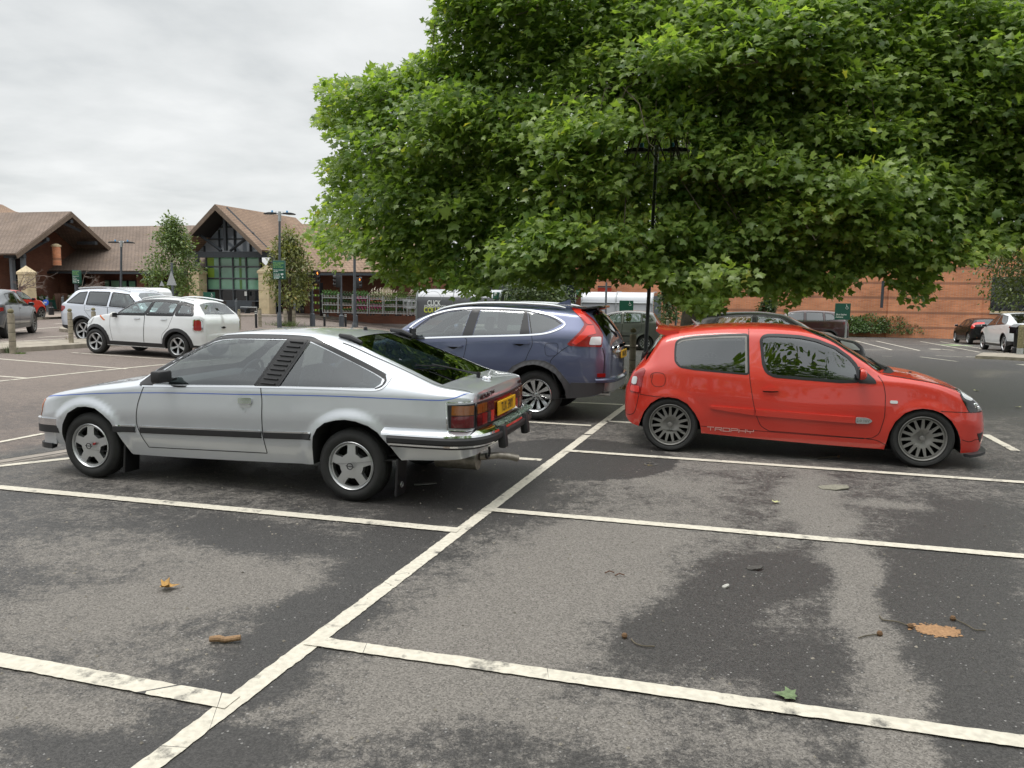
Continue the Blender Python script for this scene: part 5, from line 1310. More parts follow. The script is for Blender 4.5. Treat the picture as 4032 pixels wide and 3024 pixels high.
def simple_car(name, label, S, pnt, cat='car', group=CAR_GROUP):
    xf, xr, W, wb, r = S['xf'], S['xr'], S['W']/2, S['wb']/2, S['r']
    cx, cz = S['cowl']; tx, tz = S['wtop']; px_, pz = S['peak']; rx, rz = S['rroof']; lx, lz = S['tail']; hz = S['hood']
    bz0, bz1 = S['belt']; sz = S['sill']; cr = S.get('crown', .04); rr = S.get('er', .28); rf = S.get('ef', .38)
    wl = lambda x: bz0+(bz1-bz0)*(cx-x)/(cx-rx)
    D = dict(
        W=[(xr, W*.72), (xr+.02, W*.80), (xr+.10*rr/.28, W*.905), (xr+rr, W*.975), (xr+rr*2.2, W), (0, W), (xf-rf*2, W*.985), (xf-rf, W*.945), (xf-.12, W*.84), (xf-.02, W*.66), (xf, W*.55)],
        bot=[(xr, S.get('rbot', sz+.18)), (xr+.25, S.get('rbot', sz+.18)-.06), (-wb-.3, sz+.05), (-wb+.35, sz), (wb-.35, sz), (wb+.3, sz), (xf-.1, sz+.0), (xf, sz+.10)],
        zb=[(xr, S['rlow']), (lx-.02, min(lz-.06, bz1-.02)), (lx+.15, bz1), (rx, bz1), (cx, bz0), (wb, hz-.05), (xf-.30, hz-.16), (xf-.08, hz-.30), (xf, hz-.42)],
        ze=[(xr, S['rlow']+.04), (lx, lz-.02), ((lx*2+rx)/3, lz+(rz-lz)*.36-.03), (rx, rz-cr-.02), (px_, pz-cr), (tx, tz-cr*.8), ((tx+cx)/2, (tz+cz)/2-.035), (cx-.10, cz-.01), (cx+.15, cz-.035), (wb+.1, hz-.015), (xf-.25, hz-.10), (xf-.06, hz-.24), (xf, hz-.36)],
        ins=[(xr, .05), (lx, .07), (rx, S.get('thr', .22)), (px_, S.get('th', .23)), (tx, S.get('th', .23)), ((tx+cx)/2, .16), (cx, .09), (xf, .06)],
        zt=[(xr, S['rlow']+.06), (lx, lz), ((lx*2+rx)/3, lz+(rz-lz)*.36+.0), (rx, rz), (px_, pz), (tx, tz), ((tx+cx)/2+.06, (tz+cz)/2+.015), (cx+.08, cz), (cx+.30, cz-.02), (wb+.15, hz), (xf-.22, hz-.085), (xf-.05, hz-.22), (xf, hz-.34)],
        flares=[(wb, r, r+.055, r+.13, S.get('flare', .012)), (-wb, r, r+.055, r+.13, S.get('flare', .012))], tuck=.06, round=S.get('round', .22), bulge_r=.05, shoulder=.02)
    c = Car(name, label, D, pnt, group, cat)
    ar = r+.05
    fa = arch_poly(circle_arch(wb, r, ar)[::-1], -.2)[::-1]; ra = arch_poly(circle_arch(-wb, r, ar)[::-1], -.2)[::-1]
    fit = lambda g: [(x, float(np.clip(z, wl(x)+.02, c.f['ze'](np.array([x]))[0]-.045))) for x, z in map(tuple, densify(g, .12))]
    wins = [fit(g) for g in S['win']]
    # windscreen and rear window by their x ranges
    ws = [(cx+.06, -.1), (cx+.02, .35), (cx-.12, W-.24), (tx+.18, W-.34), (tx+.06, .4), (tx+.03, -.1)]
    holes = [c.side_uv(fa), c.side_uv(ra)]+[c.side_uv(g, .05) for g in wins]+[c.top_uv(ws)]
    if S.get('rwin'):
        a, b = S['rwin']; rw = [(a, -.1), (a, W-.36), (b+.02, W-.27), (b, -.1)]; holes.append(c.top_uv(rw))
    doors = [c.side_uv(d, .06) for d in S.get('doors', [])]
    c.shell(holes, doors, dx=.08, dv=.125); c.cap(False); c.cap(True); c.arch(fa); c.arch(ra); c.under(xr+.2, xf-.2)
    gm = [M[k] for k in S.get('glass', ['glass_tint']*len(wins))]
    for g, m in zip(wins, gm):
        c.sp('window', g, m, -.003); q = np.mean(g, 0); gg = [tuple(q+(np.array(p)-q)*(1.10 if S.get('framew') else 1)) for p in g]; ring(c, 'window_frame', gg, S.get('framew', .03), M[S.get('frame', 'satin')], .002, .02)
    c.patch('windscreen', c.top_uv(ws), M['glass_tint'], -.002, merge=True)
    if S.get('rwin'): c.patch('rear_window', c.top_uv(rw), M[S.get('rglass', 'glass_dark')], .001, merge=True)
    for d in S.get('doors', []): c.line('shut_line', list(d)+[d[0]], .008, M['seam'], smooth=False)
    if S.get('clad'):
        m = M[S['clad']]; w_ = S.get('cladw', .06)
        for s_ in (1, -1):
            o = circle_arch(s_*wb, r, ar+w_, 14); i = circle_arch(s_*wb, r, ar, 14)[::-1]; c.sp('arch_trim', o+i, m, .010, .012)
        c.sp('sill_trim', [(-wb+ar+.0, sz+.02), (-wb+ar+.0, sz+.12), (wb-ar, sz+.12), (wb-ar, sz+.02)], m, .008, .01)
        c.sp('bumper_trim', [(-wb-ar-.02, sz+.02), (-wb-ar-.03, S['rlow']-.25), (xr+.01, S['rlow']-.25), (xr+.01, sz+.20), (-wb-ar-.3, sz+.05)], m, .006, .008)
    for h in S.get('handles', []):
        c.sp('door_handle', [(h[0], h[1]), (h[0], h[1]+.022), (h[0]-.19, h[1]+.028), (h[0]-.19, h[1]+.004)], pnt if not S.get('chromeh') else M['chrome'], .025, .022, rnd=.008)
    if S.get('chrome'): c.line('chrome_trim', S['chrome'], .016, M['chrome'], .006)
    for k, (nm, poly, m) in enumerate(S.get('lamps', [])): c.sp(nm, poly, M[m], .006+.004*k, .012, rnd=.05)
    for nm, poly, m in S.get('rear', []):
        for sd in ((1, -1) if poly[0][0] > .02 else (1,)): c.cappatch(nm, [(y*sd, z) for y, z in poly], M[m], off=.010, thick=.010)
    if S.get('mirror'): mirror_part(c, *S['mirror'], S.get('mmat', pnt), .10, .19, .13)
    for s_ in (1, -1):
        for sd in (1, -1): c.wheel(s_*wb, W-.035, r, .215, S.get('rim', r*.68), S.get('style', STAR5), S.get('rimm', M['alu']), sd)
    seats(c, S.get('sx', -.05), S.get('sxr', -.95), sz+.14, .36, M['cloth']); cabin(c, cx-.30, bz0-.02, W-.22, cx-.52, bz0-.04, -.36)
    return c

def put(c, F_, B_, near, wb, scale=1.0):
    """stands the car with its near-side wheels at F_ (front) and B_ (rear)"""
    F_, B_ = np.asarray(F_, float)[:2], np.asarray(B_, float)[:2]; f = (F_-B_)/np.hypot(*(F_-B_)); n = np.array([f[1], -f[0]]); n = -n if n @ F_ < 0 else n
    place(c, (F_+B_)/2+n*near, f, scale)

white = paint('white_paint', (.74, .76, .78), 0, .35)
# white small crossover, front of its row
S = dict(xf=1.80, xr=-2.06, W=1.79, wb=2.595, r=.33, cowl=(.82, 1.08), wtop=(.12, 1.50), peak=(-.6, 1.58), rroof=(-1.64, 1.53), tail=(-2.0, 1.12), hood=1.02, belt=(1.075, 1.135), sill=.25, rlow=.62, rbot=.40,
    th=.22, thr=.27, er=.36, ef=.46, crown=.075, round=.27, framew=.07, win=[[(.62, 1.09), (.09, 1.453), (-.42, 1.469), (-.27, 1.11)], [(-.40, 1.11), (-.50, 1.465), (-1.20, 1.455), (-1.14, 1.125)], [(-1.28, 1.14), (-1.30, 1.43), (-1.60, 1.37), (-1.72, 1.14)]],
    glass=['glass_clear', 'glass_clear', 'glass_tint'], rwin=(-1.72, -1.98), rglass='glass_clear',
    doors=[[(.80, 1.07), (.80, .75), (.74, .37), (-.26, .37), (-.31, 1.10)], [(-.32, 1.10), (-.27, .37), (-.80, .37), (-.86, .62), (-1.05, .80), (-1.19, 1.12)]],
    clad='black', cladw=.085, handles=[(.02, .985), (-.82, .995)], chromeh=1, lamps=[('side_repeater', [(.95, .90), (1.13, 1.03), (1.19, 1.03), (1.03, .90)], 'amber_lens'), ('headlight', [(1.35, .98), (1.55, .95), (1.68, .80), (1.50, .78)], 'clear_lens'),
        ('tail_light', [(-1.775, .735), (-1.775, 1.04), (-1.99, 1.04), (-2.01, .735)], 'chrome'), ('tail_light', [(-1.80, .755), (-1.80, 1.02), (-1.965, 1.02), (-1.985, .755)], 'red_lens')],
    rear=[('badge', [(.10, .835), (.0, .86), (-.10, .835), (0, .80)], 'satin')], mirror=(.60, .86, 1.06), mmat=M['white'], style=TWIN5, rim=.222, sx=-.1, sxr=-.9)
c = simple_car('white_crossover', 'white crossover with black wheel arches, behind the silver coupe bonnet', S, white)
for sd in (1, -1):
    b = MB(); x = np.linspace(.0, -1.6, 10); b.tube(np.stack([x, np.full(10, sd*.60), c.f['zt'](x)-.02+.035*np.sin(np.linspace(0, math.pi, 10))], 1), .016, 8); b.build('roof_rail', white, c.root, smooth=True)
put(c, (-11.117, 21.053), (-8.629, 20.313), .86, 2.595)

# silver-white seven-seat SUV facing right
S = dict(xf=2.25, xr=-2.33, W=1.88, wb=2.70, r=.36, cowl=(1.05, 1.15), wtop=(.30, 1.62), peak=(-.5, 1.70), rroof=(-1.75, 1.66), tail=(-2.28, 1.05), hood=1.02, belt=(1.10, 1.18), sill=.28, rlow=.75, th=.22, thr=.24,
    win=[[(.78, 1.13), (.25, 1.55), (-.33, 1.585), (-.33, 1.14)], [(-.43, 1.14), (-.43, 1.59), (-1.22, 1.575), (-1.20, 1.17)], [(-1.30, 1.18), (-1.30, 1.57), (-1.60, 1.53), (-1.96, 1.20)]], glass=['glass_tint', 'glass_dark', 'glass_dark'],
    doors=[[(.85, 1.1), (.85, .7), (.75, .42), (-.36, .42), (-.38, 1.12)], [(-.39, 1.12), (-.37, .42), (-.90, .45), (-1.0, .75), (-1.25, 1.0), (-1.26, 1.16)]], clad='black', handles=[(-.08, .99), (-1.02, 1.01)], chromeh=1,
    lamps=[('tail_light', [(-2.0, 1.02), (-2.02, 1.10), (-2.27, 1.10), (-2.28, .92), (-2.15, .92)], 'red_lens')], rwin=(-1.95, -2.24), mirror=(.72, .92, 1.14), style=TWIN5, rim=.25)
c = simple_car('silver_white_suv', 'silver white SUV facing right behind the white crossover', S, paint('pearl_silver_paint', (.62, .66, .74), .3, .35))
for sd in (1, -1):
    b = MB(); x = np.linspace(.2, -1.75, 12); b.tube(np.stack([x, np.full(12, sd*.62), c.f['zt'](x)+.0+.03*np.sin(np.linspace(0, math.pi, 12))], 1), .018, 8); b.build('roof_rail', M['alu'], c.root, smooth=True)
B_ = np.array([-13.463, 24.785]); put(c, B_+E_*2.7, B_, .90, 2.70)

# dark grey electric crossover turning at the left edge
S = dict(xf=2.28, xr=-2.28, W=1.89, wb=3.0, r=.37, cowl=(1.10, 1.06), wtop=(.15, 1.54), peak=(-.5, 1.60), rroof=(-1.65, 1.50), tail=(-2.22, 1.02), hood=1.0, belt=(1.03, 1.12), sill=.26, rlow=.70, th=.22, thr=.24,
    win=[[(.85, 1.06), (.15, 1.46), (-.28, 1.49), (-.28, 1.08)], [(-.38, 1.08), (-.38, 1.49), (-1.25, 1.42), (-1.32, 1.12)]], glass=['glass_tint', 'glass_dark'], doors=[[(.98, 1.02), (1.0, .70), (.85, .40), (-.30, .40), (-.33, 1.06)], [(-.34, 1.06), (-.31, .40), (-1.0, .42), (-1.1, .7), (-1.33, 1.1)]],
    clad='gun', cladw=.08, rwin=(-1.70, -2.15), lamps=[('tail_light', [(-1.95, .90), (-1.95, 1.02), (-2.24, 1.0), (-2.24, .88)], 'red_lens')], mirror=(.80, .92, 1.06), style=MULTI, rim=.26, rimm=M['gun'], handles=[(-.05, .93), (-1.05, .96)])
c = simple_car('grey_crossover', 'dark grey crossover turning at the left edge, behind the timber bollard', S, paint('graphite_paint', (.085, .10, .115), .5, .33))
F_ = np.array([-17.277, 28.626]); h = np.array([math.cos(1.87), math.sin(1.87)]); put(c, F_, F_-h*3.0, .90, 3.0)

# small red car beyond it
S = dict(xf=1.75, xr=-1.75, W=1.65, wb=2.40, r=.30, cowl=(.85, 1.0), wtop=(.15, 1.44), peak=(-.4, 1.50), rroof=(-1.35, 1.42), tail=(-1.70, .95), hood=.95, belt=(.98, 1.05), sill=.22, rlow=.62, th=.20, thr=.22,
    win=[[(.70, 1.0), (.14, 1.38), (-.28, 1.41), (-.28, 1.02)], [(-.36, 1.02), (-.36, 1.41), (-1.05, 1.36), (-1.15, 1.06)]], glass=['glass_tint', 'glass_tint'], rwin=(-1.42, -1.66), lamps=[('headlight', [(1.25, .90), (1.50, .84), (1.62, .70), (1.40, .72)], 'clear_lens'), ('tail_light', [(-1.5, .7), (-1.5, .95), (-1.68, .92), (-1.7, .7)], 'red_lens')],
    mirror=(.58, .80, 1.02), style=STAR5, rim=.20, rimm=M['gun'], handles=[(-.05, .86), (-.9, .88)])
c = simple_car('small_red_car', 'small red car behind the dark grey crossover', S, bpy.data.materials['red_paint'])
F_ = np.array([-23.6, 39.8]); h = np.array([math.cos(1.45), math.sin(1.45)]); put(c, F_, F_-h*2.4, .80, 2.4)

# white van: only its roof shows over the SUV
S = dict(xf=2.1, xr=-2.3, W=1.78, wb=2.70, r=.32, cowl=(1.35, 1.15), wtop=(.75, 1.70), peak=(-.2, 1.80), rroof=(-2.1, 1.78), tail=(-2.28, 1.55), hood=1.05, belt=(1.10, 1.15), sill=.25, rlow=.80, th=.13, thr=.12,
    win=[[(1.15, 1.13), (.68, 1.60), (.25, 1.62), (.25, 1.13)]], glass=['glass_tint'], lamps=[('tail_light', [(-2.12, .9), (-2.12, 1.3), (-2.26, 1.3), (-2.26, .9)], 'red_lens')], mirror=(1.0, .88, 1.15), style=STAR5, rim=.20, handles=[(.35, 1.0)])
c = simple_car('white_van', 'white van showing its roof above the silver white SUV', S, white, cat='van')
A = dp(383, 1150, 36.0); B2 = dp(590, 1150, 35.0); f = (A-B2)[:2]; f /= np.hypot(*f); place(c, B2[:2]+f*1.45+DD*.0, f, .93)

# grey five-door hatch behind the lamp post
S = dict(xf=1.72, xr=-1.80, W=1.60, wb=2.38, r=.285, cowl=(.95, 1.02), wtop=(.20, 1.44), peak=(-.45, 1.53), rroof=(-1.40, 1.46), tail=(-1.74, .98), hood=.96, belt=(.97, 1.07), sill=.20, rlow=.62, th=.20, thr=.21,
    win=[[(.80, 1.0), (.20, 1.40), (-.27, 1.44), (-.27, 1.02)], [(-.37, 1.03), (-.37, 1.45), (-1.02, 1.41), (-1.02, 1.07)], [(-1.08, 1.08), (-1.08, 1.40), (-1.30, 1.37), (-1.48, 1.14)]], glass=['glass_clear', 'glass_clear', 'glass_dark'],
    doors=[[(.80, .98), (.82, .7), (.75, .32), (-.29, .32), (-.32, 1.0)], [(-.33, 1.0), (-.30, .32), (-.72, .34), (-.80, .55), (-1.05, .78), (-1.06, 1.05)]], rwin=(-1.46, -1.72), lamps=[('tail_light', [(-1.62, .95), (-1.58, 1.15), (-1.67, 1.15), (-1.76, .95), (-1.78, .80), (-1.66, .80)], 'red_lens'), ('side_moulding', [(-.75, .52), (-.75, .57), (.75, .57), (.75, .52)], 'satin')],
    mirror=(.66, .80, 1.03), style=MULTI, rim=.19, handles=[(-.02, .88), (-.78, .90)])
c = simple_car('grey_hatchback', 'grey five-door hatchback behind the blue SUV and the lamp column', S, paint('pewter_paint', (.15, .155, .15), .4, .38))
B_ = np.array([5.05, 30.2]); put(c, B_-E_*2.38, B_, .77, 2.38)

# black hatchback facing right, beyond the red hatchback
S = dict(xf=2.05, xr=-2.0, W=1.78, wb=2.60, r=.31, cowl=(1.0, 1.03), wtop=(.25, 1.42), peak=(-.35, 1.475), rroof=(-1.45, 1.40), tail=(-1.93, 1.02), hood=.93, belt=(.97, 1.04), sill=.2, rlow=.65, th=.24, thr=.25,
    win=[[(.80, 1.0), (.20, 1.34), (-.30, 1.38), (-.30, 1.0)], [(-.40, 1.0), (-.40, 1.38), (-1.15, 1.33), (-1.25, 1.06)]], glass=['glass_clear', 'glass_clear'], rwin=(-1.52, -1.88), lamps=[('tail_light', [(-1.75, .85), (-1.72, 1.0), (-1.9, 1.0), (-1.92, .85)], 'red_lens'), ('headlight', [(1.45, .85), (1.75, .78), (1.9, .64), (1.6, .66)], 'clear_lens')],
    mirror=(.70, .88, 1.03), style=MULTI, rim=.215, handles=[(-.05, .86), (-.95, .88)])
blk = mat('black_paint', (.006, .006, .007), .25, coat=.15, spec=.3, back=(.02, .02, .02))
c = simple_car('black_hatchback', 'black hatchback facing right beyond the red hatchback roof', S, blk)
place(c, dp(3030, 1300, 18.6)[:2], E_)

# dark red SUV facing left under the tree
S = dict(xf=2.2, xr=-2.25, W=1.86, wb=2.70, r=.35, cowl=(1.05, 1.14), wtop=(.30, 1.58), peak=(-.4, 1.66), rroof=(-1.75, 1.60), tail=(-2.2, 1.08), hood=1.04, belt=(1.08, 1.17), sill=.26, rlow=.75, th=.22, thr=.24,
    win=[[(.80, 1.12), (.25, 1.52), (-.30, 1.56), (-.30, 1.13)], [(-.40, 1.13), (-.40, 1.56), (-1.10, 1.54), (-1.14, 1.17)], [(-1.22, 1.18), (-1.20, 1.53), (-1.5, 1.48), (-1.75, 1.24)]], glass=['glass_dark']*3, rwin=(-1.85, -2.16), clad='black',
    lamps=[('tail_light', [(-1.95, 1.05), (-1.95, 1.15), (-2.18, 1.12), (-2.22, .95), (-2.1, .95)], 'dred_lens')], mirror=(.72, .92, 1.14), style=STAR5, rim=.24, handles=[(-.05, .97), (-.98, 1.0)])
c = simple_car('dark_red_suv', 'dark red SUV facing left under the plane tree', S, paint('maroon_paint', (.030, .003, .005), .0, .3))
b = MB(); b.box((-1.88, 0, 1.60), (.30, 1.2, .04), bevel=.015); b.build('tailgate_spoiler', bpy.data.materials['maroon_paint'], c.root)
P0 = dp(3340, 1330, 35.5)[:2]; place(c, P0-E_*2.2+DD*.9, -E_)

# black estate-like hatch and white electric crossover at the right
S = dict(xf=2.1, xr=-2.0, W=1.80, wb=2.647, r=.32, cowl=(1.0, .98), wtop=(.20, 1.37), peak=(-.35, 1.425), rroof=(-1.45, 1.36), tail=(-1.93, 1.0), hood=.92, belt=(.93, 1.03), sill=.2, rlow=.65, th=.25, thr=.27,
    win=[[(.75, .96), (.18, 1.29), (-.28, 1.33), (-.28, .97)], [(-.37, .97), (-.37, 1.33), (-1.0, 1.30), (-1.08, 1.0)], [(-1.14, 1.02), (-1.10, 1.28), (-1.30, 1.22), (-1.42, 1.08)]], glass=['glass_tint']*3, rwin=(-1.52, -1.88),
    lamps=[('tail_light', [(-1.66, 1.20), (-1.73, 1.19), (-1.84, 1.06), (-1.94, .98), (-1.96, .86), (-1.74, .86), (-1.74, .93), (-1.80, 1.0)], 'bright_lens')], chrome=[(.80, .95), (.20, 1.325), (-.28, 1.36), (-1.0, 1.33), (-1.38, 1.24), (-1.48, 1.06), (-1.35, 1.0), (-.3, .955), (.75, .93)],
    mirror=(.66, .88, 1.0), mmat=M['alu'], style=TWIN5, rim=.225, handles=[(-.05, .84), (-.9, .86)])
c = simple_car('black_estate', 'black hatchback with tall red rear lamps, beside the white electric crossover', S, blk)
put(c, (24.50, 43.9), (23.84, 41.55), .87, 2.44, .97)
S = dict(xf=2.25, xr=-2.4, W=1.92, wb=2.89, r=.36, cowl=(1.25, 1.05), wtop=(.25, 1.56), peak=(-.45, 1.625), rroof=(-1.65, 1.40), tail=(-2.34, 1.12), hood=.98, belt=(1.02, 1.13), sill=.22, rlow=.72, th=.26, thr=.30,
    win=[[(1.0, 1.04), (.22, 1.49), (-.30, 1.53), (-.30, 1.06)], [(-.36, 1.06), (-.36, 1.53), (-1.05, 1.45), (-1.52, 1.16), (-1.30, 1.11)]], glass=['glass_dark']*2, rwin=(-.9, -2.2), rglass='glass_dark', clad='satin', cladw=.03,
    lamps=[('tail_light', [(-2.0, 1.0), (-2.05, 1.08), (-2.33, 1.05), (-2.33, .98)], 'red_lens')], mirror=(.95, .94, 1.06), style=STAR5, rim=.26, handles=[(-.05, .93), (-.95, .96)])
c = simple_car('white_electric_crossover', 'white crossover with dark glass rear, at the right edge beside the rail', S, white)
put(c, (20.605, 34.701), (19.815, 31.921), .925, 2.89)
# ------------------------------------------------------------------ the store: roofs of brown tile, glazed entrance gable
def tex_mat(name, build):
    m = bpy.data.materials.new(name); m.use_nodes = True; build(m.node_tree, m.node_tree.nodes['Principled BSDF']); return m
def brick_mat(name, c1, c2, mortar, band=None, rough=.9, rz=0.0):
    def bld(nt, b):
        N = nt.nodes.new; L = nt.links.new
        tc = N('ShaderNodeTexCoord'); mp = N('ShaderNodeMapping'); L(tc.outputs['Object'], mp.inputs[0]); mp.inputs['Rotation'].default_value = (math.radians(90), 0, 0)
        sx = N('ShaderNodeSeparateXYZ'); L(tc.outputs['Object'], sx.inputs[0])
        u = N('ShaderNodeMath'); u.operation = 'ADD'; L(sx.outputs[0], u.inputs[0]); L(sx.outputs[1], u.inputs[1])
        cb = N('ShaderNodeCombineXYZ'); L(u.outputs[0], cb.inputs[0]); L(sx.outputs[2], cb.inputs[1])
        br = N('ShaderNodeTexBrick'); br.inputs['Scale'].default_value = 1; br.inputs['Brick Width'].default_value = .225; br.inputs['Row Height'].default_value = .075
        br.inputs['Mortar Size'].default_value = .006; br.inputs['Color1'].default_value = (*c1, 1); br.inputs['Color2'].default_value = (*c2, 1); br.inputs['Mortar'].default_value = (*mortar, 1)
        L(cb.outputs[0], br.inputs['Vector'])
        n = N('ShaderNodeTexNoise'); n.inputs['Scale'].default_value = .9; n.inputs['Detail'].default_value = 7; L(tc.outputs['Object'], n.inputs['Vector'])
        mr = N('ShaderNodeMapRange'); mr.inputs['From Min'].default_value = .3; mr.inputs['From Max'].default_value = .7; mr.inputs['To Min'].default_value = .8; mr.inputs['To Max'].default_value = 1.18; L(n.outputs[0], mr.inputs['Value'])
        mm = N('ShaderNodeMixRGB'); mm.blend_type = 'MULTIPLY'; mm.inputs[0].default_value = 1; L(br.outputs[0], mm.inputs[1]); L(mr.outputs[0], mm.inputs[2])
        c = mm.outputs[0]
        if band:
            z0, pitch, h = band
            a = N('ShaderNodeMath'); a.operation = 'SUBTRACT'; L(sx.outputs[2], a.inputs[0]); a.inputs[1].default_value = z0
            md = N('ShaderNodeMath'); md.operation = 'FLOORED_MODULO'; L(a.outputs[0], md.inputs[0]); md.inputs[1].default_value = pitch
            lt = N('ShaderNodeMath'); lt.operation = 'LESS_THAN'; L(md.outputs[0], lt.inputs[0]); lt.inputs[1].default_value = h
            f = N('ShaderNodeMath'); f.operation = 'MULTIPLY'; L(lt.outputs[0], f.inputs[0]); f.inputs[1].default_value = .5
            mx = N('ShaderNodeMixRGB'); L(f.outputs[0], mx.inputs[0]); L(c, mx.inputs[1]); mx.inputs[2].default_value = (.085, .055, .05, 1); c = mx.outputs[0]
        L(c, b.inputs['Base Color']); b.inputs['Roughness'].default_value = rough
        bp = N('ShaderNodeBump'); bp.inputs['Strength'].default_value = .5; bp.inputs['Distance'].default_value = .01; L(br.outputs['Fac'], bp.inputs['Height']); bp.invert = True; L(bp.outputs[0], b.inputs['Normal'])
    return tex_mat(name, bld)
def tile_mat(name, c1, c2, lich=(.30, .17, .05), amount=.25, row=.16):
    def bld(nt, b):
        N = nt.nodes.new; L = nt.links.new
        tc = N('ShaderNodeTexCoord'); sx = N('ShaderNodeSeparateXYZ'); L(tc.outputs['Object'], sx.inputs[0])
        u = N('ShaderNodeMath'); u.operation = 'ADD'; L(sx.outputs[0], u.inputs[0]); L(sx.outputs[1], u.inputs[1])
        cb = N('ShaderNodeCombineXYZ'); L(u.outputs[0], cb.inputs[0]); L(sx.outputs[2], cb.inputs[1])
        br = N('ShaderNodeTexBrick'); br.inputs['Scale'].default_value = 1; br.inputs['Brick Width'].default_value = .2; br.inputs['Row Height'].default_value = row*.55
        br.inputs['Mortar Size'].default_value = .012; br.inputs['Color1'].default_value = (*c1, 1); br.inputs['Color2'].default_value = (*c2, 1); br.inputs['Mortar'].default_value = (c1[0]*.45, c1[1]*.45, c1[2]*.45, 1)
        L(cb.outputs[0], br.inputs['Vector'])
        n = N('ShaderNodeTexNoise'); n.inputs['Scale'].default_value = .45; n.inputs['Detail'].default_value = 8; n.inputs['Roughness'].default_value = .65; L(tc.outputs['Object'], n.inputs['Vector'])
        mr = N('ShaderNodeMapRange'); mr.inputs['From Min'].default_value = .3; mr.inputs['From Max'].default_value = .7; mr.inputs['To Min'].default_value = .72; mr.inputs['To Max'].default_value = 1.25; L(n.outputs[0], mr.inputs['Value'])
        mm = N('ShaderNodeMixRGB'); mm.blend_type = 'MULTIPLY'; mm.inputs[0].default_value = 1; L(br.outputs[0], mm.inputs[1]); L(mr.outputs[0], mm.inputs[2])
        n2 = N('ShaderNodeTexNoise'); n2.inputs['Scale'].default_value = 1.6; n2.inputs['Detail'].default_value = 9; n2.inputs['Roughness'].default_value = .7; L(tc.outputs['Object'], n2.inputs['Vector'])
        m2 = N('ShaderNodeMapRange'); m2.inputs['From Min'].default_value = .55; m2.inputs['From Max'].default_value = .75; m2.inputs['To Max'].default_value = amount; L(n2.outputs[0], m2.inputs['Value'])
        mx = N('ShaderNodeMixRGB'); L(m2.outputs[0], mx.inputs[0]); L(mm.outputs[0], mx.inputs[1]); mx.inputs[2].default_value = (*lich, 1)
        L(mx.outputs[0], b.inputs['Base Color']); b.inputs['Roughness'].default_value = .92
        bp = N('ShaderNodeBump'); bp.inputs['Strength'].default_value = .6; bp.inputs['Distance'].default_value = .02; L(br.outputs['Fac'], bp.inputs['Height']); bp.invert = True; L(bp.outputs[0], b.inputs['Normal'])
    return tex_mat(name, bld)

M['tile'] = tile_mat('brown_roof_tile', (.20, .152, .122), (.24, .182, .146), amount=.18)
M['tile2'] = tile_mat('red_brown_roof_tile', (.255, .172, .122), (.30, .208, .145), amount=.30, row=.2)
M['lichen'] = mat('yellow_lichen', (.22, .145, .055), .95, var=.45, vscale=6)
M['brick'] = brick_mat('orange_brick', (.68, .27, .125), (.54, .20, .095), (.46, .36, .28), band=(-.34, .915, .15))
M['brick_d'] = brick_mat('brown_brick', (.20, .075, .042), (.16, .06, .036), (.12, .09, .07))
M['timber'] = mat('dark_grey_timber', (.035, .042, .050), .7, var=.15)
M['barge'] = mat('weathered_bargeboard', (.16, .12, .09), .85, var=.2)
M['stone'] = mat('cream_stone', (.58, .48, .31), .85, var=.12, vscale=3)
M['soffit'] = mat('dark_soffit', (.022, .02, .02), .9)
M['steel'] = mat('grey_painted_steel', (.10, .115, .13), .55, var=.1, vscale=5)
M['dpole'] = mat('dark_painted_steel', (.070, .080, .094), .5, var=.15, vscale=5)
M['green_glass'] = mat('green_glazing', (.20, .42, .29), .06, spec=.8, var=.35, vscale=.5)
M['dark_glass'] = mat('dark_glazing', (.018, .022, .026), .05, spec=.8)
M['blue_glass'] = mat('gable_glazing', (.27, .31, .36), .08, spec=.8)
M['lime'] = mat('lime_panel', (.24, .40, .04), .5)

NS = np.array([math.sin(TH_E), math.cos(TH_E)])
def qp(u, v, c): return pp(u, v, NS*c, NS)        # a place of the photograph on the upright plane c metres along the store axis
def at_z(u, z, c):
    d = ray(u, 1130); t = c/(d[:2] @ NS); return np.array([d[0]*t, d[1]*t, z])
def along(P, e=0, d=0, z=0): return np.asarray(P, float)+np.r_[E_*e+DD*d, z]
def ebox(mb, P, le, ld, lz, m=0):
    """box from the corner P along the store front, its depth and up"""
    a = np.asarray(P, float); V = [along(a, i*le, j*ld, k*lz) for i in (0, 1) for j in (0, 1) for k in (0, 1)]
    mb.add(V, [(0, 1, 3, 2), (4, 6, 7, 5), (0, 4, 5, 1), (2, 3, 7, 6), (0, 2, 6, 4), (1, 5, 7, 3)], m); return mb
def slab(P, t=.12):
    """a sloping roof sheet with thickness"""
    P = np.asarray(P, float); n = np.cross(P[1]-P[0], P[-1]-P[0]); n /= np.linalg.norm(n); n = n if n[2] > 0 else -n
    return MB().poly(P-n*t, n*t)

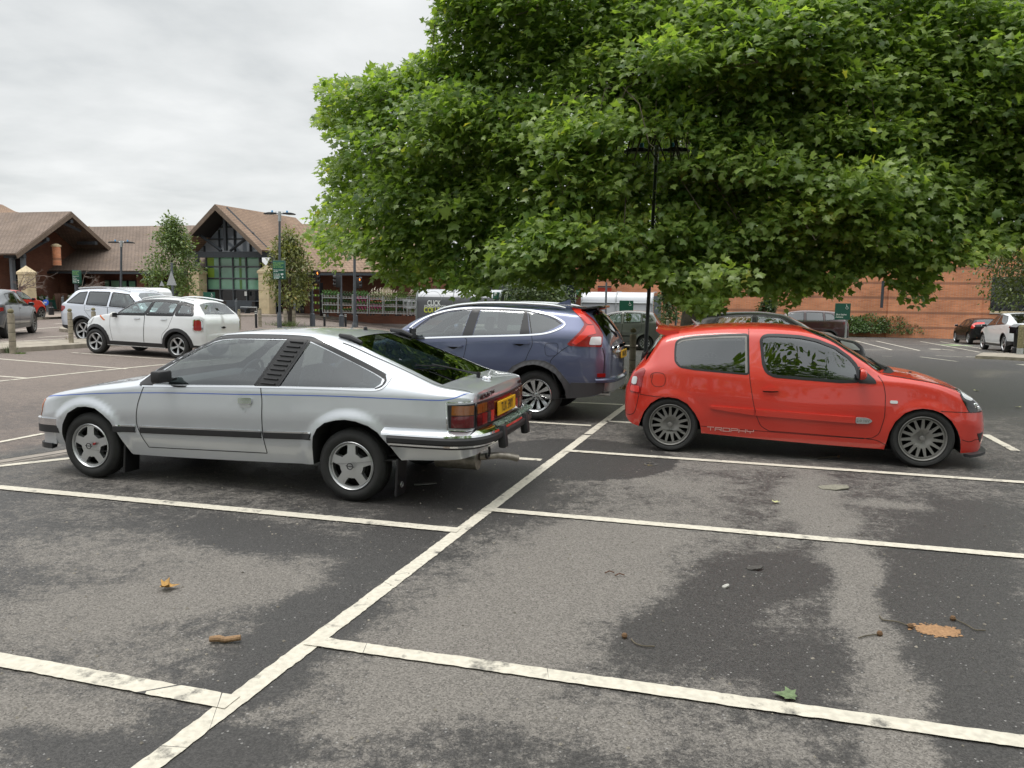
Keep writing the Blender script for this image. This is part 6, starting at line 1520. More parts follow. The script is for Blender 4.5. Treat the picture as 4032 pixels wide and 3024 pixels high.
def build_store():
    root = empty('supermarket_building', 'low brown tiled store with glazed entrance gable and cream stone columns', 'building', (qp(900, 1240, 45)[0], qp(900, 1240, 45)[1], 0))
    inv = root.matrix_world.copy(); off = np.array([root.location.x, root.location.y, 0])
    def B(mb, name, m, smooth=False, parent=None):
        for V in mb.V: V -= off
        return mb.build(name, m, parent or root, smooth)
    # --- middle range
    e0, e1 = qp(98, 1066, 43.97), qp(1500, 1066, 43.97); ze = e0[2]*.5+e1[2]*.5
    for k, (u0, u1, ur0, ur1) in enumerate(((90, 800, 344, 900), (1036, 1560, 1150, 1700))):
        e0 = at_z(u0, 2.70, 43.97); e1 = at_z(u1, 2.70, 43.97); r0 = np.r_[at_z(ur0, 0, 49.6)[:2], 6.08]; r1 = np.r_[at_z(ur1, 0, 49.6)[:2], 6.08]; wl = float((e1-e0)[:2] @ E_)
        B(slab([e0, e1, r1, r0]), 'roof', M['tile2' if k else 'tile']); B(slab([r0, r1, along(r1, 0, 6, -3.4), along(r0, 0, 6, -3.4)]), 'roof', M['tile'])
        B(ebox(MB(), along(e0, 0, -.12, -.22), wl, .12, .14), 'gutter', M['timber']); B(ebox(MB(), along(e0, 0, .05, -.16), wl, 2.2, .04), 'soffit', M['soffit'])
    e0 = at_z(90, 2.70, 43.97); r0 = np.r_[at_z(344, 0, 49.6)[:2], 6.08]; wl = float((at_z(1560, 2.7, 43.97)-e0)[:2] @ E_)
    B(ebox(MB(), along(e0, 0, 2.3, -3.2), wl+3, .25, 3.3), 'wall', M['brick_d'])
    B(slab([along(e0, .0, 0, .03), along(e0, .55, 0, .03), along(r0, .55, 0, .03), along(r0, 0, 0, .03)], .02), 'lichen_strip', M['lichen'])
    for u0, u1 in ((206, 239), (373, 391), (539, 571), (719, 742)):
        a, b = at_z(u0, -.3, 44.7), at_z(u1, -.3, 44.7); B(ebox(MB(), a, float((b-a)[:2] @ E_), .5, 2.9), 'brick_pier', M['brick_d'])
    for u0, u1, v0, v1, m in ((242, 288, 1100, 1132, 'green_glass'), (300, 330, 1100, 1132, 'green_glass'), (395, 432, 1102, 1135, 'green_glass'), (437, 472, 1102, 1135, 'green_glass'), (478, 500, 1104, 1135, 'green_glass'), (507, 535, 1104, 1135, 'green_glass'), (575, 603, 1105, 1160, 'dark_glass'), (610, 629, 1107, 1160, 'lime'), (640, 715, 1105, 1165, 'dark_glass')):
        a, b = qp(u0, v1, 46.1), qp(u1, v0, 46.1); f = B(ebox(MB(), a, float((b-a)[:2] @ E_), .12, b[2]-a[2]), 'window', M['timber'])
        g = MB(); a2 = along(a, .06, -.03, .06); ebox(g, a2, float((b-a)[:2] @ E_)-.12, .02, b[2]-a[2]-.12); B(g, 'pane', M[m], parent=f)
    for u0, u1 in ((105, 205), (246, 372)):
        a, b = at_z(u0, -.3, 46.0), at_z(u1, -.3, 46.0); B(ebox(MB(), a, float((b-a)[:2] @ E_), .15, 2.6 if u0 < 200 else 1.15), 'shop_front', M['dark_glass'])
    # --- left wing with its gable end
    n0 = at_z(69, 3.60, 38.9); f0 = along(n0, -22); ap = along(n0, 0, 4.45, 2.95); apf = along(ap, -22); bk = along(n0, 0, 8.9, 0)
    B(slab([f0, n0, ap, apf]), 'roof', M['tile']); B(slab([apf, ap, bk, along(bk, -22)]), 'roof', M['tile'])
    mb = MB(); mb.poly([along(n0, 0, 0, -.05), along(ap, 0, 0, -.05), along(ap, 0, 0, -.38), along(n0, 0, .1, -.30)], np.r_[E_*.06, 0]); B(mb, 'bargeboard', M['barge'])
    mb = MB(); mb.poly([along(bk, 0, 0, -.05), along(ap, 0, 0, -.05), along(ap, 0, 0, -.38), along(bk, 0, -.1, -.30)], np.r_[E_*.06, 0]); B(mb, 'bargeboard', M['barge'])
    mb = MB(); g0 = along(n0, -2.8, .4, -.1); mb.poly([g0, along(ap, -2.8, 0, -.30), along(bk, -2.8, -.4, -.1), along(bk, -2.8, -.4, -4), along(g0, 0, 0, -4)], np.r_[-E_*.2, 0]); B(mb, 'gable_wall', M['brick_d'])
    for k, (d, z) in enumerate(((.6, -.25), (2.4, .9), (4.4, 2.2), (6.4, .9))):
        mb = MB(); ebox(mb, along(n0, -1.6, d, z), 1.55, .22, .22); B(mb, 'rafter', M['timber'])
    mb = MB(); mb.tube([along(ap, -.3, -.5, -.75), along(ap, -.3, 1.0, -1.2)], .10, 4); mb.tube([along(n0, -.5, .2, -.35), along(n0, -.5, 3.0, 1.0)], .09, 4); B(mb, 'brace', M['timber'])
    for u in (42, 86):
        a = at_z(u, -.3, 39.6); mb = MB(); ebox(mb, a, .22, .22, 3.9); B(mb, 'post', M['steel'])
    a = at_z(-60, -.3, 41.0); B(ebox(MB(), a, 3.3, .2, 3.7), 'shop_front', M['dark_glass'])
    for k in range(4): a2 = along(a, k*.85, -.06, 0); B(ebox(MB(), a2, .09, .08, 3.6), 'mullion', M['steel'])
    for z in (.95, 2.3): B(ebox(MB(), along(a, 0, -.07, z), 3.3, .08, .07), 'mullion', M['steel'])
    # chimney-like vent with a pale cap by the valley
    c0 = qp(221, 972, 42.5); mb = MB(); mb.lathe([(.001, -1.2), (.26, -1.2), (.26, .0), (.001, .0)], c=c0-off, n=12); mb.lathe([(.001, .0), (.30, .0), (.30, .10), (.12, .20), (.001, .21)], c=c0-off, n=12, m=1); mb.V = [V+off for V in mb.V]; B(mb, 'vent', [M['brick'], M['stone']], True)
    # roofs further back
    for pts, m in ((((-300, 806, 56), (0, 806, 56), (62, 833, 56), (210, 866, 52), (-300, 868, 50)), 'tile2'), (((-300, 815, 62), (-20, 800, 62), (10, 806, 62), (66, 836, 58), (-300, 850, 55)), 'tile2'), (((290, 905, 60), (373, 903, 60), (470, 916, 60), (470, 960, 56), (290, 960, 56)), 'tile2')):
        B(slab([qp(*p) for p in pts], .1), 'roof', M[m])
    # --- entrance gable
    C0 = 42.5
    A = qp(848, 804, C0); R_ = qp(1031, 984, C0); Lf = along(A, -float((R_-A)[:2] @ E_), 0, R_[2]-A[2]); L9 = 9.2
    B(slab([R_, along(R_, 0, L9), along(A, 0, L9), A], .16), 'roof', M['tile2']); B(slab([Lf, along(Lf, 0, L9), along(A, 0, L9), A], .16), 'roof', M['tile2'])
    hp = np.r_[at_z(1181, 0, 51)[:2], 6.1]; B(slab([along(A, 0, L9-.02), hp, along(R_, .0, L9)], .1), 'roof', M['tile2'])
    for Q in (R_, Lf):
        mb = MB(); mb.poly([along(A, 0, -.06, .0), along(Q, 0, -.06, .0), along(Q, 0, -.06, -.30), along(A, 0, -.06, -.36)], np.r_[DD*.07, 0]); B(mb, 'bargeboard', M['barge'])
    w = float((R_-Lf)[:2] @ E_); ze = R_[2]
    mb = MB(); mb.poly([along(Lf, .25, 1.9, -.1), along(R_, -.25, 1.9, -.1), along(A, 0, 1.9, -.25)], np.r_[DD*.1, 0]); B(mb, 'gable_glazing', M['blue_glass'])
    fr = MB()
    for t in (-.36, -.18, 0, .18, .36):
        x = t*w; h = (A[2]-ze)*(1-abs(t)/.5)-.3
        ebox(fr, along(A, x-.04, 1.78, ze-A[2]-.1), .08, .14, max(.1, h))
    for z in (.75, 1.5):
        hw = w*.5*(1-(z+.3)/(A[2]-ze)); ebox(fr, along(A, -hw, 1.77, ze-A[2]+z), 2*hw, .13, .07)
    B(fr, 'gable_frame', M['timber'])
    tr = MB(); d = .9
    ebox(tr, along(Lf, -.1, d-.2, -.42), w+.2, .3, .36)
    B(tr, 'tie_beam', M['timber'])
    for a, b in (((-.32*w, 1.08), (-.05*w, .0)), ((.32*w, 1.08), (.05*w, .0)), ((-.47*w, .1), (-.02*w, 2.62)), ((.47*w, .1), (.02*w, 2.62))):
        mb = MB(); mb.tube([along(A, a[0], d, ze-A[2]+a[1]), along(A, b[0], d, ze-A[2]+b[1])], .10, 4); B(mb, 'brace', M['timber'])
    mb = MB(); ebox(mb, along(A, -.09, d-.1, ze-A[2]), .18, .2, 2.5); B(mb, 'king_post', M['timber'])
    B(slab([along(R_, -.05, .05, -.10), along(R_, -.05, 2.6, -.10), along(A, 0, 2.6, -.22), along(A, 0, .05, -.22)], .03), 'soffit', M['soffit'])
    B(slab([along(Lf, .05, .05, -.10), along(Lf, .05, 2.6, -.10), along(A, 0, 2.6, -.22), along(A, 0, .05, -.22)], .03), 'soffit', M['soffit'])
    # glazed front under the gable
    G0, G1 = qp(819, 1240, 44.4), qp(1027, 1240, 44.4); gw = float((G1-G0)[:2] @ E_); rows = [1006, 1049, 1095, 1140, 1184, 1240]; zs = [qp(900, v, 44.4)[2] for v in rows]
    zs[-1] = -.1
    fr = B(ebox(MB(), along(np.r_[G0[:2], zs[-1]], -.05, .12), gw+.1, .1, zs[0]-zs[-1]), 'entrance_glazing', M['dark_glass'])
    for r in range(5):
        for q in range(4):
            m = 'green_glass' if r < 3 else 'dark_glass'
            mb = MB(); ebox(mb, along(np.r_[G0[:2], zs[r+1]], gw*q/4+.05, .07), gw/4-.1, .03, zs[r]-zs[r+1]-.08); B(mb, 'pane', M[m], parent=fr)
            if r < 3:
                for (f0_, f1_, mm) in (((.05, .55, 'lime'),) if q == 0 and r < 2 else ((.45, .62, 'lime'),) if q == 2 else ()):
                    mb = MB(); ebox(mb, along(np.r_[G0[:2], zs[r+1]], gw*(q+f0_)/4, .055), gw/4*(f1_-f0_), .01, zs[r]-zs[r+1]-.1); B(mb, 'blind', M[mm] if q == 0 else mat('dim_lime', (.10, .22, .05), .4), parent=fr)
    for q in range(5): B(ebox(MB(), along(np.r_[G0[:2], zs[-1]], gw*q/4-.03, -.04), .06, .1, zs[0]-zs[-1]), 'mullion', M['steel'])
    for z in zs[:-1]: B(ebox(MB(), along(np.r_[G0[:2], z-.03], -.04, -.06), gw+.08, .1, .06), 'mullion', M['steel'])
    B(ebox(MB(), along(np.r_[G0[:2], -.1], -2.6, .6), 2.5, .2, 3.0), 'wall', M['brick_d'])
    mb = MB(); ebox(mb, along(R_, -.45, 1.6, -4.1), .22, .22, 4.0); B(mb, 'post', M['steel'])
    mb = MB(); ebox(mb, along(Lf, .3, 1.6, -4.1), .22, .22, 4.0); B(mb, 'post', M['steel'])
    # notices on the glass
    a = qp(963, 1165, 44.2); mb = MB(); ebox(mb, a, .17, .01, .28); B(mb, 'notice', M['white'])
    # cream columns
    for u0, u1, vt, c in ((1018, 1058, 1042, 43.0), (743, 784, 1046, 43.4), (72, 106, 1046, 38.6), (1500, 1528, 1120, 44.6)):
        a, b = at_z(u0, -.1, c), at_z(u1, -.1, c); w_ = float((b-a)[:2] @ E_); z = qp(u0, vt, c)[2]; mb = MB(); a[2] = .9 if u0 == 1500 else a[2]; z -= a[2]+.1
        for k in range(5): ebox(mb, along(a, .0, 0, (z-.4)*k/5+.012), w_, w_, (z-.4)/5-.02)
        ebox(mb, along(a, .03, .03, 0), w_-.06, w_-.06, z-.4)
        ebox(mb, along(a, -.05, -.05, z-.42), w_+.1, w_+.1, .14)
        P = [along(a, -.05, -.05, z-.28), along(a, w_+.05, -.05, z-.28), along(a, w_+.05, w_+.05, z-.28), along(a, -.05, w_+.05, z-.28)]; tp = along(a, w_/2, w_/2, z+.12)
        mb.add(np.array(P+[tp]), [(0, 1, 4), (1, 2, 4), (2, 3, 4), (3, 0, 4)]); B(mb, 'column', M['stone'])
    # right-hand range behind the flower trolleys
    a = at_z(1060, -.3, 46.6); B(ebox(MB(), a, 8.2, .2, 3.0), 'wall', M['brick_d'])
    for u0, u1 in ((1065, 1110), (1160, 1195)):
        x0, x1 = at_z(u0, -.1, 46.2), at_z(u1, -.1, 46.2); B(ebox(MB(), x0, float((x1-x0)[:2] @ E_), .1, 2.5), 'door', M['dark_glass'])
    a = at_z(1530, -.4, 46.4); B(ebox(MB(), a, 12, .2, 3.1), 'shop_front', M['dark_glass'])
    for k in range(5): B(ebox(MB(), along(a, k*1.4, -.08), .1, .08, 3.0), 'mullion', M['timber'])
    for k in range(3):
        f = B(ebox(MB(), along(a, .25+k*1.4, -.05, 1.7), 1.1, .04, .55), 'window', M['green_glass'])
    # high orange brick block on the right
    b2 = empty('brick_building', 'tall orange brick wall with dark brick bands behind the plane tree', 'building', (at_z(3000, 0, 54.5)[0], at_z(3000, 0, 54.5)[1], -1))
    off2 = np.array(b2.location)
    def B2(mb, name, m, parent=None):
        for V in mb.V: V -= off2
        return mb.build(name, m, parent or b2)
    a0, a1 = at_z(2180, -1.5, 54.5), at_z(3904, -1.5, 54.5); B2(ebox(MB(), a0, float((a1-a0)[:2] @ E_), .4, 6.6), 'wall', M['brick'])
    s0, s1 = at_z(3500, -1.5, 54.5), at_z(3870, -1.5, 54.5); B2(ebox(MB(), along(s0, 0, -.11), float((s1-s0)[:2] @ E_), .1, 6.6), 'wall', M['brick'])
    c0 = at_z(3904, -1.5, 54.5); B2(ebox(MB(), c0, 6, .4, qp(3930, 1236, 54.5)[2]+1.5), 'wall', M['brick'])
    z0, z1 = qp(3930, 1232, 54.5)[2], qp(3930, 1090, 54.5)[2]
    B2(ebox(MB(), np.r_[c0[:2], z0-.02] - np.r_[DD*.12, 0], 6, .5, .12), 'sill', M['stone'])
    B2(ebox(MB(), np.r_[c0[:2], z1], 6, .4, 2.6), 'wall', M['brick'])
    f = B2(ebox(MB(), along(np.r_[c0[:2], z0+.1], 0, .25), 6, .1, z1-z0-.1), 'window', M['dark_glass'])
    for k in range(-2, 9):
        p = along(np.r_[c0[:2], z0+.12], .1+k*.55, .12); q = along(p, 1.6, 0, z1-z0-.2); x0 = max(0, -k*.55/1.6)
        p2 = p+(q-p)*x0; mb = MB(); mb.tube([p2, q], .06, 4); B2(mb, 'glazing_bar', M['timber'], parent=f)
    mb = MB(); ebox(mb, along(np.r_[c0[:2], z0+.1], 1.95, .05), .14, .14, z1-z0-.1); B2(mb, 'mullion', M['timber'])
    d0, d1 = qp(3478, 1105, 54.2), qp(3468, 1212, 54.2); mb = MB(); mb.tube([d0, [d0[0], d0[1], d1[2]]], .09, 8); B2(mb, 'drainpipe', M['timber'])
    # green-fascia lower shop behind the trolley shelter
    b3 = empty('shop_annexe', 'low shop front with a green fascia behind the trolley shelter', 'building', (at_z(2250, 0, 52)[0], at_z(2250, 0, 52)[1], -.8))
    off3 = np.array(b3.location)
    x0, x1 = at_z(2050, -.9, 52), at_z(2285, -.9, 52); w_ = float((x1-x0)[:2] @ E_); zt = qp(2250, 1160, 52)[2]; zz = qp(2250, 1138, 52)[2]
    def B3(mb, name, m):
        for V in mb.V: V -= off3
        return mb.build(name, m, b3)
    B3(ebox(MB(), x0, w_, .3, zt+.9), 'wall', M['brick_d']); B3(ebox(MB(), np.r_[x0[:2], zt]-np.r_[DD*.2, 0], w_+.1, .5, zz-zt), 'fascia', mat('dark_green_paint', (.01, .10, .06), .4))
    B3(ebox(MB(), np.r_[x0[:2], zz+.02]-np.r_[DD*.1, 0], w_+.3, 2, .12), 'roof', M['timber'])
    f0, f1 = at_z(2355, 0, 54.3), at_z(2408, 0, 54.3); zb, zc = qp(2380, 1148, 54.3)[2], qp(2380, 1133, 54.3)[2]
    s = empty('red_wall_sign', 'small red panel on the brick wall above the trolley shelter', 'sign', (f0[0], f0[1], zb)); mb = MB(); ebox(mb, np.r_[f0[:2], zb]-np.r_[DD*.1, 0], float((f1-f0)[:2] @ E_), .1, zc-zb)
    for V in mb.V: V -= np.array(s.location)
    mb.build('panel', mat('red_sign_paint', (.42, .04, .02), .4), s); ebx = MB(); ebox(ebx, np.r_[f0[:2], zc+.02]-np.r_[DD*.15, 0], float((f1-f0)[:2] @ E_), .15, .1)
    for V in ebx.V: V -= np.array(s.location)
    ebx.build('hood', M['timber'], s)
build_store()

# ------------------------------------------------------------------ pavements and kerbs
def ground_slab(name, front, back, h, m, kind='structure', kerb=None):
    """raised paving between two lines of ground points"""
    f = np.array([gp(*p) if len(p) == 2 else p for p in front]); b = np.array([gp(*p) if len(p) == 2 else p for p in back]); n = len(f)
    up = np.array([0, 0, h]); V = np.concatenate([f-up*.3, f+up, b+up, b-up*.3])
    Fc = [(i+j*n, i+1+j*n, i+1+(j+1)*n, i+(j+1)*n) for i in range(n-1) for j in range(3)]+[(0, n, 2*n, 3*n), (n-1, 4*n-1, 3*n-1, 2*n-1)]
    o = MB().add(V, Fc).build(name, m); tag(o, kind=kind); return o
def paving(name, c, sc):
    def bld(nt, b):
        N = nt.nodes.new; L = nt.links.new; tc = N('ShaderNodeTexCoord')
        br = N('ShaderNodeTexBrick'); br.inputs['Scale'].default_value = sc; br.inputs['Color1'].default_value = (*c, 1); br.inputs['Color2'].default_value = (c[0]*.85, c[1]*.83, c[2]*.82, 1); br.inputs['Mortar'].default_value = (c[0]*.5, c[1]*.5, c[2]*.5, 1); br.inputs['Mortar Size'].default_value = .01
        L(tc.outputs['Object'], br.inputs['Vector']); L(br.outputs[0], b.inputs['Base Color']); b.inputs['Roughness'].default_value = .9
    return tex_mat(name, bld)
kerb_m = mat('kerb_concrete', (.30, .265, .215), .9, var=.25, vscale=4)
pav = paving('paving_slabs', (.30, .245, .205), 1.2)
fr = [(-300, 1262), (157, 1259), (270, 1253), (600, 1249), (900, 1247), (1200, 1250), (1400, 1262), (1600, 1275), (1900, 1292)]
off_back = lambda L_, d: [gp(*p)+np.r_[DD*d, 0] for p in L_]
ground_slab('store_kerb', fr, off_back(fr, .3), .11, kerb_m); ground_slab('store_pavement', off_back(fr, .3), off_back(fr, 14), .105, pav)
ground_slab('kerb_island', [(-200, 1404), (0, 1391), (180, 1380), (345, 1369), (700, 1350)], [(-200, 1381), (0, 1366), (180, 1357), (345, 1347), (700, 1330)], .12, kerb_m)
ground_slab('kerb_nib', [(233, 1306), (262, 1309), (300, 1309)], [(242, 1298), (270, 1299), (300, 1299)], .12, kerb_m)
ground_slab('wall_kerb', [(3250, 1315), (3500, 1317), (3760, 1320), (4200, 1326)], [(3250, 1311), (3500, 1313), (3760, 1316), (4200, 1322)], .13, kerb_m)
ground_slab('planting_bed', [(3250, 1311), (3500, 1313), (3760, 1316), (4200, 1322)], off_back([(3250, 1311), (3500, 1313), (3760, 1316), (4200, 1322)], 4), .12, mat('soil', (.06, .045, .03), .95, var=.4))
ground_slab('corner_kerb', [(3840, 1412), (3960, 1417), (4200, 1432)], [(3870, 1398), (3960, 1401), (4200, 1412)], .10, kerb_m)
ground_slab('side_kerb', [(2180, 1365), (2450, 1372), (2620, 1378)], [(2180, 1360), (2450, 1367), (2620, 1373)], .10, kerb_m)
# ------------------------------------------------------------------ street furniture
M['concrete'] = mat('weathered_bollard', (.29, .255, .195), .9, var=.3, vscale=7, bump=.3, bscale=30)
M['groove'] = mat('bollard_groove', (.05, .04, .03), .9)
M['moss'] = mat('mossy_bollard_top', (.17, .15, .085), .95, var=.35, vscale=20)
M['sign'] = mat('sign_green', (.008, .085, .055), .45)
M['sign_w'] = mat('sign_white', (.70, .74, .72), .5)
M['sign_l'] = mat('sign_light_green', (.28, .50, .12), .5)
M['galv'] = mat('galvanised_steel', (.42, .44, .45), .45, metal=.6, var=.15, vscale=20)
M['blue'] = mat('blue_cap', (.08, .32, .62), .5)
M['band'] = mat('reflective_band', (.62, .62, .58), .5)

def timber_bollard(label, u, vt, vb, group='turned timber bollards', grooves=3, r=None, kerb=0.0, wpx=None):
    b = gp(u, vb, kerb); P = b.copy(); D = P[1]; h = (vb-vt)*D/F*1.01
    r = r or (wpx or 24)*D/F/2
    o = empty('timber_bollard', label, 'bollard', P, group=group)
    m = MB(); m.lathe([(.0, 0), (r, 0), (r, h*.88)] if False else [(r*1.0, 0)]+[(r, h*(.30+.19*k)-.008) for k in range(0)]+[(r, h*.885), (r*.62, h*.90), (r*.6, h*.905)], n=18); m.build('post', M['concrete'], o, True)
    t = MB(); a = np.linspace(-.75, math.pi/2, 9); rr = r*.92; t.lathe(np.stack([np.maximum(rr*np.cos(a), .001), h-rr*.9+rr*.9*np.sin(a)], 1), n=18); t.build('bollard_head', M['moss'], o, True)
    for k in range(grooves):
        z = h*(.88-.20*(k+1)); g = MB(); g.lathe([(r*1.01, z-.006), (r*1.012, z), (r*1.01, z+.006)], n=18); g.build('groove', M['groove'], o, True)
    return o
timber_bollard('thick weathered bollard with four rings at the left edge of the kerb', 52, 1217, 1392, wpx=25)
timber_bollard('weathered bollard at the tail of the silver white SUV', 281, 1216, 1352, kerb=.1, wpx=18)
timber_bollard('weathered bollard showing its round head over the white crossover bonnet', 374, 1213, 1352, kerb=.1, wpx=17)
timber_bollard('slim bollard beside the white crossover tail lamp', 943, 1219, 1297, wpx=12)
timber_bollard('slim bollard in front of the cream column by the store entrance', 1024, 1213, 1287, wpx=14)
timber_bollard('weathered bollard left of the tuft of grass by the tall lamp column', 1124, 1216, 1284, wpx=14)
timber_bollard('weathered bollard right of the tuft of grass under the small tree', 1158, 1216, 1283, wpx=14)
timber_bollard('tall round-headed timber bollard between the blue SUV and the red hatchback', 2487, 1292, 1532, wpx=26)
timber_bollard('timber bollard mostly hidden behind the roof spoiler of the red hatchback', 2598, 1312, 1500, wpx=22)
timber_bollard('small bollard on the kerb by the plane tree trunk', 2625, 1249, 1372, wpx=12)

def steel_bollard(label, u, vt, vb, black=False, wpx=9):
    P = gp(u, vb, .1 if not black else 0); h = (vb-vt)*P[1]/F; r = wpx*P[1]/F/2
    o = empty('bollard', label, 'bollard', P, group='black bollards with pale bands' if black else 'grey steel bollards along the shop front')
    m = MB()
    if black:
        m.lathe([(r, 0), (r, h*.96), (r*.8, h), (.001, h)], n=14); m.build('post', M['satin'], o, True)
        for z in (.80, .90): q = MB(); q.lathe([(r*1.03, h*z), (r*1.03, h*(z+.045))], n=14); q.build('band', M['band'], o, True)
    else:
        m.lathe([(r, 0), (r, h*.90), (r*.8, h*.905), (r, h*.92), (r, h*.95)], n=14); m.add([(r*math.cos(a), r*math.sin(a), h*.95+(.14*h*(math.cos(a-.6)*.5+.1))) for a in np.arange(14)/14*2*math.pi]+[(r*math.cos(a), r*math.sin(a), h*.95) for a in np.arange(14)/14*2*math.pi], [tuple(range(14))]+[(i, (i+1) % 14, 14+(i+1) % 14, 14+i) for i in range(14)])
        m.build('post', M['steel'], o, True); q = MB(); q.lathe([(r*1.04, h*.86), (r*1.04, h*.895)], n=14); q.build('band', M['galv'], o, True)
for lab, u, vt, vb in (('grey steel bollard by the bench at the store entrance', 931, 1177, 1246), ('grey steel bollard right of the small tree trunk', 1161, 1180, 1244), ('grey steel bollard beside the amber traffic signal', 1226, 1180, 1248), ('grey steel bollard in front of the green seedling trolley', 1290, 1181, 1249),
                       ('grey steel bollard right of the middle traffic signal', 1359, 1185, 1252), ('grey steel bollard in front of the pink hydrangea trolley', 1420, 1188, 1258), ('grey steel bollard in front of the orange flower trolley', 1484, 1190, 1262), ('grey steel bollard in front of the tall green trolley', 1544, 1193, 1265), ('grey steel bollard left of the parcel pod', 1594, 1197, 1270),
                       ('grey steel bollard right of the brown sign board', 249, 1165, 1226), ('grey steel bollard behind the blue round sign', 188, 1165, 1226)):
    steel_bollard(lab, u, vt, vb)
for lab, u, vt, vb in (('black bollard with pale bands left of the tall lamp column', 1009, 1222, 1291), ('black bollard with pale bands between the two left traffic signals', 1278, 1235, 1287), ('black bollard with pale bands right of the middle traffic signal', 1361, 1236, 1290)):
    steel_bollard(lab, u, vt, vb, True, 9)

def lamp_column(label, u0, vt, D, wpx, heads=True, lean=(0, 0), u1=None, base=True, hs=.80, rot=0.0):
    top = dp(u0, vt, D); g = dp(u1 or u0, 1300, D); gx = g[0]; zg = float(gz(gx, D)); r = wpx*D/F/2
    o = empty('lamp_column', label, 'street lamp', (gx, D, zg), group='twin-headed car park lamp columns')
    h = top[2]-zg; dx = top[0]-gx
    m = MB(); m.tube([(0, 0, 0), (dx*.3, 0, h*.3), (dx*.95, 0, h*.95)], [r*1.15, r, r*.9], 14); m.build('pole', M['dpole'], o, True)
    if base:
        m = MB(); m.lathe([(r*1.9, 0), (r*1.9, h*.13), (r*1.3, h*.16)], n=14); m.build('base', M['dpole'], o, True)
    c = MB(); c.tube([(dx*.92, 0, h*.92), (dx, 0, h)], r*1.25, 14); c.build('collar', M['galv'], o, True)
    if heads:
        zb = h-.08
        for sd in (-1, 1):
            e = lambda a, dz: (dx+sd*hs*a*math.cos(rot), sd*hs*a*math.sin(rot), zb+dz*hs)
            hd = MB(); s_ = [e(.10, .0), e(.28, .01), e(.34, .01)]; hd.tube([e(.0, .0), e(.16, .0)], r*.7, 10, m=1); hd.tube([e(.16, 0), e(.30, 0)], r*.75, 10)
            V = []
            for a, wy, z0, z1 in ((.28, .05, -.045, .045), (.36, .11, -.055, .06), (.60, .13, -.06, .055), (.78, .115, -.065, .015), (.86, .05, -.06, -.03)):
                for yy, zz in ((-wy, z0), (-wy, z1*.6), (-wy*.5, z1), (wy*.5, z1), (wy, z1*.6), (wy, z0)): p = e(a, zz); V.append((p[0]-yy*math.sin(rot), p[1]+yy*math.cos(rot), p[2]))
            k = 6; hd.add(V, [(i*k+j, i*k+(j+1) % k, (i+1)*k+(j+1) % k, (i+1)*k+j) for i in range(4) for j in range(k)]+[tuple(range(5, -1, -1)), tuple(4*k+j for j in range(k))])
            ho = hd.build('lamp_head', [M['black'], M['galv']], o, True)
            ln = MB(); p = e(.62, -.066); ln.box(p, (.26, .17, .012), rz=rot); ln.build('lens', M['clear_lens'], ho)
            cp = MB(); p = e(.40, .05); cp.lathe([(.042, 0), (.042, .07), (.034, .085), (.001, .085)], c=p, n=14); cp.build('sensor_cap', M['blue'], ho, True)
            sp_ = MB(); 
            for q in (.17, .23): p = e(q, .02); sp_.tube([p, (p[0], p[1], p[2]+.07)], .006, 6)
            sp_.tube([e(.17, .03), e(.23, .03)], .006, 6); sp_.build('clamp_bolt', M['galv'], ho)
    return o
lamp_column('dark lamp column with twin heads and blue caps in front of the plane tree', 2587, 572, 14.4, 15, u1=2541, rot=-.12, hs=.67)
LP2 = lamp_column('dark lamp column carrying the green parking sign by the small tree', 1101, 833, 35.5, 9.5, rot=.1)
lamp_column('far lamp column with flat twin heads in front of the brown roof', 478, 948, 44, 9, u1=478, rot=.15)
lamp_column('plain lamp column rising into the plane tree by the right traffic signal', 1396, 930, 34.5, 11, heads=False)
def post(name, label, cat, u, vt, vb, wpx, m, D=None, group=None):
    P = gp(u, vb) if D is None else np.r_[dp(u, vb, D)[:2], 0]
    if D is not None: P[2] = float(gz(P[0], P[1]))
    t = dp(u, vt, P[1]); r = wpx*P[1]/F/2; o = empty(name, label, cat, P, group=group)
    q = MB(); q.tube([(0, 0, 0), (0, 0, t[2]-P[2])], r, 10); q.build('pole', m, o, True); return o, P, t[2]-P[2]

def wheelchair(parent, c, s, m):
    """seated wheelchair figure, s high, facing -y"""
    b = MB(); x, y, z = c; q = lambda a, b_: (x+a*s, y, z+b_*s)
    b.lathe([(.001, 0), (.085*s, 0), (.085*s, .004), (.001, .004)], c=q(-.10, .46), n=14, axis='Y')
    b.tube([q(-.09, .34), q(-.06, .06), q(.16, .04), q(.28, -.22), q(.36, -.20)], .042*s, 6); b.tube([q(-.08, .20), q(.14, .18)], .035*s, 6)
    a = np.linspace(1.95, 6.1, 18); b.tube([q(.02+.27*math.cos(t), -.16+.27*math.sin(t)) for t in a], .035*s, 6)
    return b.build('wheelchair_symbol', m, parent)
def board(o, x0, x1, z0, z1, m, y=-.03, t=.03, name='sign_board'):
    b = MB(); b.box(((x0+x1)/2, y, (z0+z1)/2), (x1-x0, t, z1-z0), bevel=.004); return b.build(name, m, o)
def sign_px(P, u, v): q = dp(u, v, P[1]); return q[0]-P[0], q[2]-P[2]

